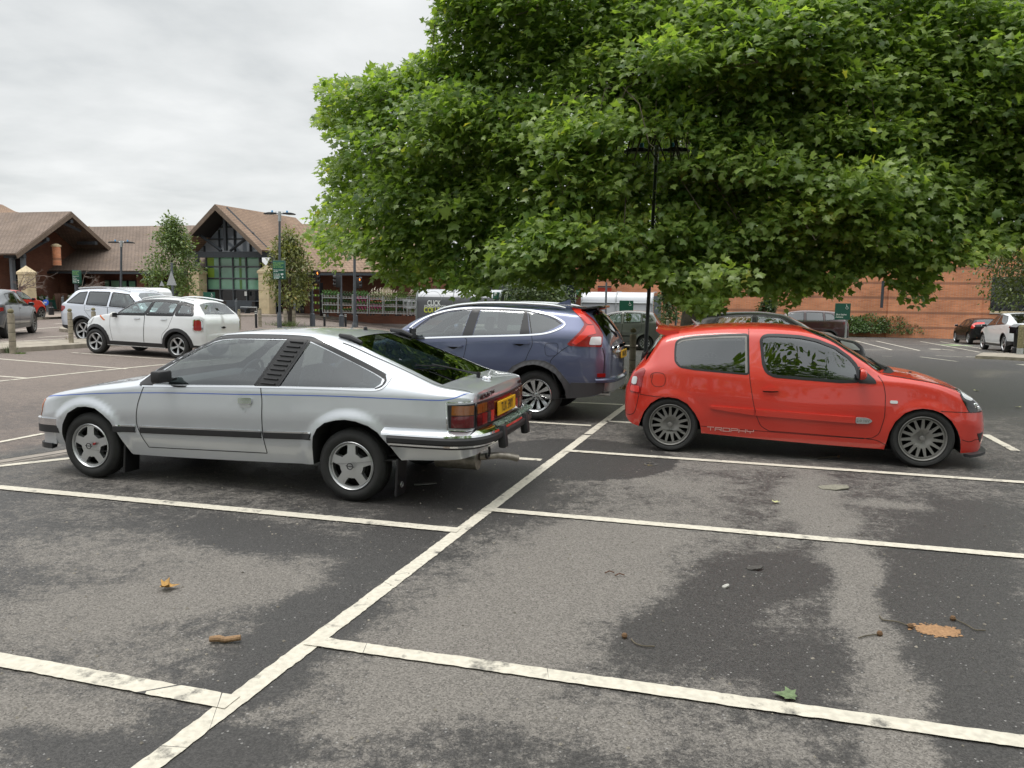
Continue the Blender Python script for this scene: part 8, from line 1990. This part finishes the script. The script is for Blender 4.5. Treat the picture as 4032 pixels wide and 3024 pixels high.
def plane_tree():
    R = np.random.default_rng(21)
    K = 1.8228
    sil = np.array([(930, -60), (945, 10), (925, 60), (940, 100), (885, 122), (868, 160), (818, 145), (770, 172), (700, 160), (682, 200), (704, 224), (680, 262), (700, 290), (758, 330), (684, 350), (704, 420), (672, 470), (664, 525), (690, 548), (704, 600), (722, 606), (738, 560), (788, 548), (812, 598), (832, 630), (860, 622), (898, 634), (925, 618), (962, 612), (1000, 648), (1045, 646), (1085, 604), (1150, 612), (1182, 640), (1228, 612), (1262, 640), (1286, 600), (1325, 606), (1400, 610), (1440, 620), (1470, 660), (1520, 690), (1552, 678), (1570, 640), (1610, 625), (1660, 640), (1690, 668), (1722, 655), (1745, 628), (1800, 640), (1828, 672), (1850, 600), (1905, 585), (1925, 610), (1955, 640), (1985, 690), (2003, 655), (2030, 580), (2075, 570), (2110, 575), (2160, 550), (2400, 560), (2400, -60)])*K
    base = np.array([4.75, 21.0, float(gz(4.75, 21))]); C = np.array([5.0, 21.0, 3.2]); rx, ry, rz = 10.6, 9.6, 8.6
    o = empty('plane_tree', 'huge spreading plane tree with lobed leaves overhanging the parked cars', 'tree', base)
    # the surface of the crown as met from the front, then the rest of the crown behind and above the frame
    def hit(u, v):
        d = ray(u, v); t = np.linspace(7, 32, 180); p = np.array([0, 0, CH])+d*t[:, None]; q = (p-C)/np.array([rx, ry, rz])
        f = (np.abs(q[:, 0])**2.2+np.abs(q[:, 1])**2.2)+np.abs(q[:, 2])**2.4; k = np.where(f < 1)[0]
        if len(k): return p[k[0]]
        return p[np.argmin(f)]
    blobs = []
    # boughs: swellings of the crown, each lit above and hollow beneath
    bo = []
    for _ in range(4000):
        q = (R.uniform(1180, 4350), R.uniform(-80, 1240))
        if len(bo) < 150 and all(np.hypot(q[0]-t[0], (q[1]-t[1])*1.25) > 115 for t in bo): bo.append((*q, R.uniform(90, 190), R.uniform(.2, 2.3)))
    bo = np.array(bo)
    st = 64
    for v in np.arange(-40, 1260, st*.8):
        for u in np.arange(1180, 4330, st):
            uu, vv = u+R.uniform(-.5, .5)*st, v+R.uniform(-.5, .5)*st
            if not pip(np.array([uu]), np.array([vv]), sil)[0]: continue
            h = hit(uu, vv); d = h-np.array([0, 0, CH]); d /= np.linalg.norm(d)
            q = np.hypot((uu-bo[:, 0])/bo[:, 2], (vv-bo[:, 1])/(bo[:, 2]*.72)); pr = bo[:, 3]*np.clip(1-q*q, 0, 1)**.5*np.where(vv > bo[:, 1], .75, 1.0)
            out = pr.max()
            deep = 1.75-out+abs(R.normal())*.35
            if out < .25 and R.random() < .16: deep += 1.1
            blobs.append((h+d*deep, R.uniform(.42, .82), 1))
    for _ in range(330):
        a = R.uniform(0, 2*math.pi); z = R.uniform(-.1, 1); s = (1-abs(z)**2.4)**.45*R.uniform(.55, 1.0); p = C+np.array([rx*s*math.cos(a), ry*s*math.sin(a), rz*z*.95])
        u, v, w = project(p[None])
        if v[0] > -200 and -400 < u[0] < 4500 and p[1] < C[1]+1: continue
        if p[1] < C[1]-1 and R.random() < .5: continue
        blobs.append((p, R.uniform(.9, 1.5), 0))
    for _ in range(330):     # the shaded inside of the crown over the cars
        a = R.uniform(0, 2*math.pi); s = R.random()**.5*.92; blobs.append((np.array([C[0]+rx*s*math.cos(a), C[1]+ry*s*math.sin(a), R.uniform(2.5, 8.0)]), R.uniform(.9, 1.4), 0))
    for u in range(2440, 2740, 75):     # foliage behind the lamp heads
        for v in (500, 575, 650, 740): blobs.append((dp(u, v, R.uniform(15.9, 17)), .8, 1))
    P, Dv, Nn, S, T = [], [], [], [], []
    for c, r, front in blobs:
        n = int((265 if front else 26)*r*r); n = max(14, n)
        d = R.normal(size=(n, 3)); d /= np.linalg.norm(d, axis=1)[:, None]; d[:, 2] = np.where(d[:, 2] < -.35, -d[:, 2]*.6, d[:, 2]); rr = r*(R.random(n)**.45)
        p = c+d*rr[:, None]*np.array([1.05, 1.05, .72])
        u, v, w = project(p); ok = (pip(u+R.normal(size=n)*15, v+R.normal(size=n)*12, sil) | ((not front) & ((v < -60) | (u > 4100)))) & (w > 6)
        ok &= ~((w < 15.0) & ((np.hypot((u-2585)/165, (v-585)/58) < 1) | ((np.abs(u-(2587-(v-575)*.055)) < 26) & (v > 560) & (v < 905))))
        p, d = p[ok], d[ok]; n = len(p)
        if n == 0: continue
        out = (c-C)/np.array([rx, ry, rz*1.4]); out[2] = max(out[2], -.1)
        ld = d*.8+out*.7+R.normal(size=(n, 3))*.45; ld[:, 2] -= .55
        nn = np.array([-.15, -.25, .8])+out*.95+d*.35+R.normal(size=(n, 3))*.58
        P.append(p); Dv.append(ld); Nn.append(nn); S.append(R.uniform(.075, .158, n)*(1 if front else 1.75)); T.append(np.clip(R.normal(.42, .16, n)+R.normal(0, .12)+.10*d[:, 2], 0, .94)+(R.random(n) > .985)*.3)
    lf = leaf_mat('plane_leaf', (.085, .160, .040), (.34, .44, .12), .52)
    P, Dv, Nn, S, T = map(np.concatenate, (P, Dv, Nn, S, T)); P = P-base
    leaves('foliage', P, Dv, Nn, S, np.clip(T, 0, 1), MAPLE, lf, o, 'stuff')
    # trunk, limbs, twigs
    tr = MB(); hz = 4.6; a = np.linspace(0, 1, 9)
    tr.tube(np.stack([.30*a+.12*np.sin(a*5), .1*np.sin(a*4), -.15+a*(hz+.2)], 1), [.72, .56, .48, .45, .44, .44, .46, .44, .36], 20)
    tr.build('trunk', bark, o, True)
    limb_ends = []
    for k in range(11):
        an = 2*math.pi*k/11+R.uniform(-.2, .2); el = R.uniform(.15, 1.0); Ln = R.uniform(6.0, 9.0); t = np.linspace(0, 1, 8); p0 = np.array([.28, .0, hz*R.uniform(.68, .98)])
        pts = p0+np.stack([np.cos(an)*math.cos(el)*Ln*t, np.sin(an)*math.cos(el)*Ln*t, math.sin(el)*Ln*t*(1.2-.35*t)-.5*t**3*Ln*.25], 1)+R.normal(size=(8, 3))*.16*t[:, None]
        u, v, w = project(pts+base); ins = pip(u, v+30, sil) | (v < -80) | (u > 4100); kk = 8 if ins[2:].all() else max(3, 2+int(np.argmin(ins[2:]))-1); pts = pts[:kk]
        m = MB(); m.tube(pts, np.linspace(.26, .05, 8)[:kk], 9); m.build('limb', bark, o, True); limb_ends += [(q+base) for q in pts[2:]]
    L_max = lambda a, b: np.linalg.norm(a-b) > 4.5
    E_l = np.array(limb_ends); tw = MB(); fr = [b for b in blobs if b[2]]
    for i in R.permutation(len(fr))[:330]:
        c = fr[i][0]; k = np.argmin(np.linalg.norm(E_l-c, axis=1)); s = E_l[k]; t = np.linspace(0, 1, 6)[:, None]
        q = s+(c-s)*t+np.array([0, 0, .5])*np.sin(t*math.pi)*R.uniform(.3, 1)+R.normal(size=(6, 3))*.16; e = q[-1]+R.normal(size=3)*.2
        u, v, w = project(np.vstack([q, e]))
        if not (pip(u, v, sil) | (v < -80) | (u > 4100)).all() or L_max(c, s): continue
        pts = np.vstack([q, e])-base; L_ = np.linalg.norm(c-s); tw.tube(pts, np.linspace(.010+.005*L_, .004, 7), 5)
    tw.build('twigs', twig_m, o, True)['kind'] = 'stuff'
    sb = MB()
    for i in R.permutation(len(fr))[:190]:
        c = fr[i][0]-np.array([0, R.uniform(.2, .6), fr[i][1]*R.uniform(.3, .8)]); u, v, w = project(c[None])
        if not pip(u, v+20, sil)[0]: continue
        for q in range(R.integers(1, 4)): sb.sphere(c-base+R.normal(size=3)*np.array([.05, .05, .10]), .017, 7)
    sb.build('seed_balls', mat('seed_ball', (.12, .13, .05), .9), o, True)['kind'] = 'stuff'
plane_tree()

def small_tree(name, label, cx, D, u0, u1, v0, v1, vb, n, size, dark, light, seed, shape=OVAL, trunk_r=.10, group=None, conic=1.0, cat='tree', stems=1, hollow=.55):
    """a crown that fills a place u0-u1, v0-v1 at depth D, on a trunk that stands at vb"""
    R = np.random.default_rng(seed); b = dp(cx, vb, D); b[2] = float(gz(b[0], D)); p0, p1 = dp(u0, v1, D), dp(u1, v0, D); w = (p1[0]-p0[0])/2; h = p1[2]-p0[2]; c = np.array([(p0[0]+p1[0])/2, D, p0[2]])
    o = empty(name, label, cat, b, group=group)
    nb = max(8, n//55); P, Dv, Nn, S, T = [], [], [], [], []
    for k in range(nb):
        z = R.random()**.8; a = R.uniform(0, 2*math.pi); prof_ = (math.sin(math.pi*min(1, z*.86+.14))**.6)*(1-.45*conic*z); r = R.uniform(.35, 1)*prof_
        q = c+np.array([w*r*math.cos(a), w*r*math.sin(a), h*z]); br = w*R.uniform(.24, .50); m = n//nb; d = R.normal(size=(m, 3)); d /= np.linalg.norm(d, axis=1)[:, None]
        P.append(q+d*br*(R.random((m, 1))**hollow)*np.array([1, 1, .9])); Dv.append(d+R.normal(size=(m, 3))*.5+np.array([0, 0, -.3])); Nn.append(np.array([0, 0, 1.])+d*.6+R.normal(size=(m, 3))*.5); S.append(R.uniform(.7, 1.3, m)*size); T.append(np.clip(R.normal(.45, .2, m)+R.normal(0, .12), 0, 1))
    P, Dv, Nn, S, T = map(np.concatenate, (P, Dv, Nn, S, T))
    leaves('foliage', P-b, Dv, Nn, S, T, shape, leaf_mat(name+'_leaf', dark, light, .3), o, 'stuff')
    for s in range(stems):
        t = MB(); top = c+np.array([0, 0, h*.75])-b; j = R.normal(size=3)*.3*(stems > 1); t.tube([(j[0]*.3, j[1]*.3, -.05), top*.35+j*.4, top*.7+j, top+j], [trunk_r, trunk_r*.8, trunk_r*.5, trunk_r*.15], 8); t.build('trunk', bark, o, True)
    return o
small_tree('leafy_tree', 'small upright leafy tree in front of the brown roof left of the entrance', 680, 44, 574, 786, 872, 1168, 1250, 6500, .15, (.06, .105, .034), (.20, .27, .09), 1, trunk_r=.13, conic=.9)
small_tree('leafy_tree', 'small brownish leafy tree behind the lamp column with the parking notice', 1142, 41, 1046, 1236, 925, 1195, 1262, 5600, .15, (.095, .12, .04), (.27, .28, .10), 2, trunk_r=.14, conic=.75)
small_tree('leafy_tree', 'slender tree just left of the plane tree trunk', 2630, 40, 2560, 2690, 1120, 1262, 1300, 1600, .16, (.035, .065, .018), (.10, .15, .04), 3, trunk_r=.09)
small_tree('leafy_tree', 'feathery tree hanging over the dark window at the right edge', 4080, 36, 3850, 4260, 880, 1180, 1420, 8000, .15, (.035, .060, .014), (.13, .16, .035), 4, trunk_r=.12, conic=.2)
small_tree('bush', 'dark bushy shrub behind the right end of the parcel pod', 2110, 43.5, 1945, 2270, 1090, 1240, 1262, 6000, .16, (.03, .06, .018), (.11, .15, .05), 5, trunk_r=.06, conic=.2, cat='shrub', stems=3)
small_tree('shrub', 'round clipped shrub in front of the brick wall behind the dark red SUV', 3022, 50, 2982, 3064, 1184, 1290, 1318, 2600, .15, (.022, .05, .016), (.07, .12, .035), 6, trunk_r=.05, conic=.2, cat='shrub')
def mound(name, label, pts, D, n, seed, size, dark, light, depth=2.0):
    """ground-hugging bush: list of (u, top v, bottom v) humps"""
    R = np.random.default_rng(seed); b = dp(pts[len(pts)//2][0], pts[0][2], D); b[2] = float(gz(b[0], D)); o = empty(name, label, 'shrub', b); P, Dn = [], []
    for u, v0, v1, wpx in pts:
        t, q = dp(u, v0, D), dp(u, v1, D); w = wpx*D/F; h = t[2]-q[2]; m = n//len(pts); d = R.normal(size=(m, 3)); d /= np.linalg.norm(d, axis=1)[:, None]; d[:, 2] = np.abs(d[:, 2]); d[:, 1] *= 1
        P.append(np.array([t[0], D+.3, q[2]])+d*np.array([w, depth*.5, h])*(R.random((m, 1))**.25)); Dn.append(d)
    P, d = np.concatenate(P), np.concatenate(Dn); m = len(P)
    leaves('foliage', P-b, d+R.normal(size=(m, 3))*.5-np.array([0, 0, .4]), d*.8+np.array([0, -.2, .8])+R.normal(size=(m, 3))*.45, R.uniform(.7, 1.3, m)*size, np.clip(R.normal(.45, .22, m), 0, 1), OVAL, leaf_mat(name+'_leaf', dark, light, .25), o, 'stuff')
    return o
mound('ivy_mound', 'wide low mound of ivy under the brick wall right of the bay sign', [(3370, 1248, 1306, 60), (3440, 1236, 1308, 80), (3530, 1226, 1310, 90), (3610, 1236, 1311, 70), (3670, 1270, 1312, 60), (3720, 1288, 1313, 60), (3760, 1296, 1314, 40)], 50.0, 17000, 8, .13, (.026, .06, .018), (.12, .20, .055))
mound('climbing_ivy', 'clump of ivy climbing the brick wall by the drainpipe', [(3490, 1190, 1250, 26), (3478, 1215, 1262, 34)], 52.4, 1600, 9, .15, (.022, .055, .016), (.085, .15, .04), .6)
def tuft(label, u, v, wpx, hpx, n, seed, col=(.16, .17, .06), name='grass_tuft', kerb=0.0):
    R = np.random.default_rng(seed); b = gp(u, v, kerb); D = b[1]; w, h = wpx*D/F/2, hpx*D/F; V, Fc = [], []
    for i in range(n):
        p = np.array([R.normal()*w*.5, R.normal()*w*.4, 0]); a = R.uniform(0, 6.3); q = np.array([math.cos(a), math.sin(a), 0]); l = np.array([R.normal()*w*.4, R.normal()*w*.4, h*R.uniform(.4, 1)]); s = .006+w*.015
        V += [p-q*s, p+q*s, p+l*.6+q*s*.6, p+l]; Fc.append((4*i, 4*i+1, 4*i+2, 4*i+3))
    o = mesh(name, V, Fc, mat(name+'_blade', col, .9, var=.5, vscale=30)); o.location = b; return tag(o, label, 'grass', kind='stuff')
tuft('grass growing round the foot of the tall lamp column', 1125, 1284, 95, 26, 260, 1, (.10, .14, .04))
tuft('dry grass beside the timber bollard behind the red hatchback', 2462, 1532, 36, 26, 60, 2, (.28, .20, .09))
tuft('weeds at the foot of the thick left bollard', 42, 1390, 42, 40, 70, 3, (.14, .18, .09))
tuft('green moss at the kerb right of the left bollard', 78, 1393, 40, 8, 120, 4, (.10, .16, .03))
tuft('dry weeds by the second bollard', 268, 1352, 24, 32, 50, 5, (.24, .19, .10))
tuft('weeds along the kerb in front of the white crossover', 165, 1377, 34, 18, 50, 6, (.20, .17, .08))
tuft('tuft of grass at the foot of the right timber rail', 4030, 1402, 22, 50, 60, 7, (.10, .18, .05))
tuft('yellow flowering bush between the grey bollard and the silver white SUV', 282, 1226, 38, 66, 240, 8, (.16, .17, .07))
def bare_shrub(label, u, v, vb, D, spread, hgt, seed, dirx):
    R = np.random.default_rng(seed); b = dp(u, vb, D); b[2] = float(gz(b[0], D)); o = empty('bare_shrub', label, 'shrub', b); m = MB(); top = dp(u, v, D)-b
    m.tube([(0, 0, 0), top*.6, top], [.09, .07, .05], 6)
    def grow(p, d, L_, r, k):
        q = p+d*L_*.5+R.normal(size=3)*.08*L_; e = p+d*L_+R.normal(size=3)*.15*L_; m.tube([p, q, e], [r, r*.7, r*.45], 4)
        if k:
            for _ in range(3): nd = d+R.normal(size=3)*.5; nd[2] -= .12; nd /= np.linalg.norm(nd); grow(q if R.random() < .4 else e, nd, L_*.62, r*.5, k-1)
    for k in range(7): d = np.array([dirx+R.normal()*.5, R.normal()*.4, R.uniform(.0, .7)]); d /= np.linalg.norm(d); grow(top*R.uniform(.75, 1), d, spread*R.uniform(.4, .62), .03, 3)
    m.build('branches', mat('dead_wood', (.17, .14, .12), .9), o); return o
bare_shrub('leafless shrub with drooping twigs behind the grey parking notice', 318, 1128, 1225, 43, 1.25, 2, 3, .8)
bare_shrub('leafless shrub by the left cream column', 78, 1130, 1240, 40, 1.4, 2, 5, .6)

# tree line across the car park behind the photographer, seen only as reflections in glass and paint
BACK = [(-24, -14, 6.5, 4), (-16, -20, 8, 5), (-1.5, -9.5, 15.5, 6), (6.5, -10.5, 16.5, 6.5), (15, -10, 15, 6), (-8, -24, 9, 5), (25, -8, 9, 5), (-30, -4, 6, 4)]
for k, (x, y, h, w) in enumerate(BACK):
    R = np.random.default_rng(100+k)
    o = empty('roadside_tree', 'tree beyond the car park behind the camera, seen only as a reflection in car glass', 'tree', (x, y, 0), group='trees reflected in the car windows')
    big = abs(y) < 11 and x > -5; n = int((420 if big else 90)*w*h**.5); nb = 34; q = R.normal(size=(nb, 3)); q /= np.linalg.norm(q, axis=1)[:, None]; cc = np.array([0, 0, h*.58])+q*np.array([w*.7, w*.7, h*.33])
    d = R.normal(size=(n, 3)); d /= np.linalg.norm(d, axis=1)[:, None]; P = cc[R.integers(0, nb, n)]+d*w*.33*(R.random((n, 1))**.4)
    leaves('foliage', P, d+R.normal(size=(n, 3))*.5, d+np.array([0, 0, .6]), R.uniform(.5, .95, n)*(.42 if big else 1), R.random(n)*.6, OVAL, bpy.data.materials['plane_leaf'], o, 'stuff')
    t = MB(); t.tube([(0, 0, 0), (.1, 0, h*.5), (0, .1, h*.8)], [.3, .22, .08], 8); t.build('trunk', bark, o, True)
# ------------------------------------------------------------------ litter on the asphalt
def flat_leaf(name, label, u, v, size, col, rz, curl=.3, group=None):
    P = gp(u, v, .012); a = np.array([math.cos(rz), math.sin(rz), 0]); n = np.array([[.15*math.sin(rz*3), .2*math.cos(rz*2), 1.0]])
    m = bpy.data.materials.get('litter_'+name) or mat('litter_'+name, col, .7, var=.35, vscale=40)
    V = []; d = a; r = np.array([-a[1], a[0], 0]); 
    for x, y in np.concatenate([[(0, .4)], MAPLE]): V.append(P+size*(r*x+d*y)+np.array([0, 0, size*curl*(abs(x)**1.5+.5*(y-.5)**2)]))
    k = len(MAPLE); o = mesh(name, np.array(V)-P, [(0, 1+i, 1+(i+1) % k) for i in range(k)], m); o.location = P; return tag(o, label, 'leaf', group)
flat_leaf('fallen_leaf', 'curled brown and yellow dead leaf lying in the left front bay', 628, 2318, .11, (.36, .20, .05), .4, .9)
flat_leaf('fallen_leaf_green', 'green lobed leaf lying by the front white line on the right', 3140, 2744, .105, (.12, .17, .08), 2.8, .25)
flat_leaf('fallen_leaf_yellow', 'small pale yellow leaf in the middle bay on the right', 3052, 1980, .07, (.45, .45, .22), 1.0, .5)
flat_leaf('fallen_leaf_pale', 'pale yellow leaf on the dark asphalt beyond the red hatchback bonnet', 3836, 1538, .12, (.42, .40, .22), .2, .3)
flat_leaf('fallen_leaf_pale', 'pale leaf at the right edge beyond the red hatchback, nearer of two', 4018, 1604, .10, (.42, .40, .22), 1.9, .3)
P = gp(886, 2516, .02); m = MB(); m.tube([(-.075, 0, 0), (-.03, .002, .003), (.0, -.004, -.002), (.075, .006, .004)], [.014, .017, .015, .014], 10); o = m.build('bark_stick', mat('stick_brown', (.26, .16, .085), .85, var=.3, vscale=60), None, True); o.location = P; o.rotation_euler = (0, 0, .05); tag(o, 'short pale brown stick on the asphalt left of the centre line', 'stick')
def bark_flake(label, u, v, l, w, col, nm='bark_flake', rz=0):
    R = np.random.default_rng(int(u)); P = gp(u, v, .006); a = np.linspace(0, 2*math.pi, 15)[:-1]; m = MB(); m.poly([(l*math.cos(t)*R.uniform(.8, 1.1), w*math.sin(t)*R.uniform(.7, 1.1), .008*math.cos(t)) for t in a], (0, 0, .008))
    o = m.build(nm, mat(nm+'_surface', col, .9, var=.25, vscale=50)); o.location = P; o.rotation_euler = (0, 0, rz); return tag(o, label, 'bark')
bark_flake('grey flake of plane bark in the middle bay on the right', 3288, 1920, .14, .10, (.20, .19, .15))
bark_flake('small pale chip on the dark patch of the front right bay', 2858, 2310, .022, .02, (.40, .39, .36), 'pale_chip')
bark_flake('thin dark shard of bark at the middle of the front right bay', 2972, 2238, .055, .035, (.06, .055, .05), 'dark_shard')
bark_flake('pale scrap under the tail of the silver coupe', 1672, 1907, .10, .03, (.22, .22, .21), 'clear_scrap')
# sandy powder patch
R = np.random.default_rng(9); c0 = gp(3690, 2484, 0); V = []; Fc = []
for i in range(2600):
    a, r = R.uniform(0, 6.28), abs(R.normal())**.8*.42; x, y = r*math.cos(a)*.125+.012*math.sin(5*a), r*math.sin(a)*.085; s = R.uniform(.003, .011); k = len(V)
    V += [(x-s, y-s*.7, .003), (x+s, y-s*.6, .0032), (x+s*.7, y+s, .0036), (x-s*.9, y+s*.8, .003)]; Fc.append((k, k+1, k+2, k+3))
o = mesh('sandy_powder', V, Fc, mat('orange_sand', (.30, .17, .085), .95, var=.25, vscale=60)); o.location = c0; tag(o, 'patch of orange sandy powder on the asphalt of the front right bay', 'sand', kind='stuff')
def seed_twig(label, pts, ball):
    q = [gp(u, v, .008) for u, v in pts]; b = q[0]; m = MB(); m.tube(smooth_curve(np.array(q)-b, .02), .0035, 6); o = m.build('seed_twig', twig_m, None, True); o.location = b
    s = MB(); s.sphere(gp(*ball, .012)-b, .016, 9); s.build('seed_head', mat('seed_head_brown', (.14, .08, .04), .9), o, True); return tag(o, label, 'twig', 'fallen seed stalks')
seed_twig('long straw-coloured seed stalk left of the orange powder', [(3462, 2424), (3475, 2440), (3530, 2447), (3580, 2464)], (3586, 2465))
seed_twig('straw-coloured seed stalk right of the orange powder', [(3880, 2482), (3840, 2480), (3810, 2462), (3760, 2438)], (3752, 2434))
seed_twig('short seed stalk with dark ends in the front right bay', [(3380, 2512), (3410, 2503), (3460, 2497)], (3464, 2494))
seed_twig('curved seed stalk left of centre in the front right bay', [(2578, 2545), (2540, 2544), (2500, 2532), (2485, 2515)], (2459, 2503))
seed_twig('thin pale stalk beside the red hatchback sill', [(3222, 1805), (3260, 1800), (3300, 1797)], (3302, 1797))
for u, v, lab in ((2400, 2254, 'left'), (2440, 2264, 'right')):
    P = gp(u, v, .01); m = MB(); m.tube([(-.03, -.01, 0), (0, .01, .006), (.03, 0, 0)], .004, 5); o = m.build('broken_twig', mat('dark_twig_'+lab, (.10, .05, .03), .9), None, True); o.location = P; tag(o, f'tiny broken red-brown twig on the pale patch, {lab} of two', 'twig', 'tiny broken twigs')
# pebbles and grit caught in the surface
R = np.random.default_rng(4); V, Fc = [], []
for i in range(900):
    x, y = R.uniform(-3.5, 5.5), R.uniform(2.6, 10.5); s = R.uniform(.004, .011); k = len(V); a = np.arange(5)/5*6.28+R.random()
    V += [(x+s*math.cos(t)*R.uniform(.7, 1.2), y+s*math.sin(t)*R.uniform(.7, 1.2), .001) for t in a]+[(x, y, s*.9)]; Fc += [(k+j, k+(j+1) % 5, k+5) for j in range(5)]
o = mesh('grit', V, Fc, mat('grit_stone', (.20, .18, .15), .9, var=.7, vscale=2)); tag(o, 'scattered grit and crumbs on the asphalt', 'grit', kind='stuff')
# yellow chalk ring and manhole-like ring by the red hatchback
yp = line_mat('yellow_road_paint', .50, (.55, .40, .10)); c0 = gp(2561, 1829)[:2]; a = np.linspace(0, 2*math.pi, 33); V = [(c0[0]+r*math.cos(t), c0[1]+r*math.sin(t), .005) for r in (.045, .068) for t in a[:-1]]
o = mesh('yellow_paint_ring', V, [(i, (i+1) % 32, 32+(i+1) % 32, 32+i) for i in range(32)], yp); tag(o, kind='structure')
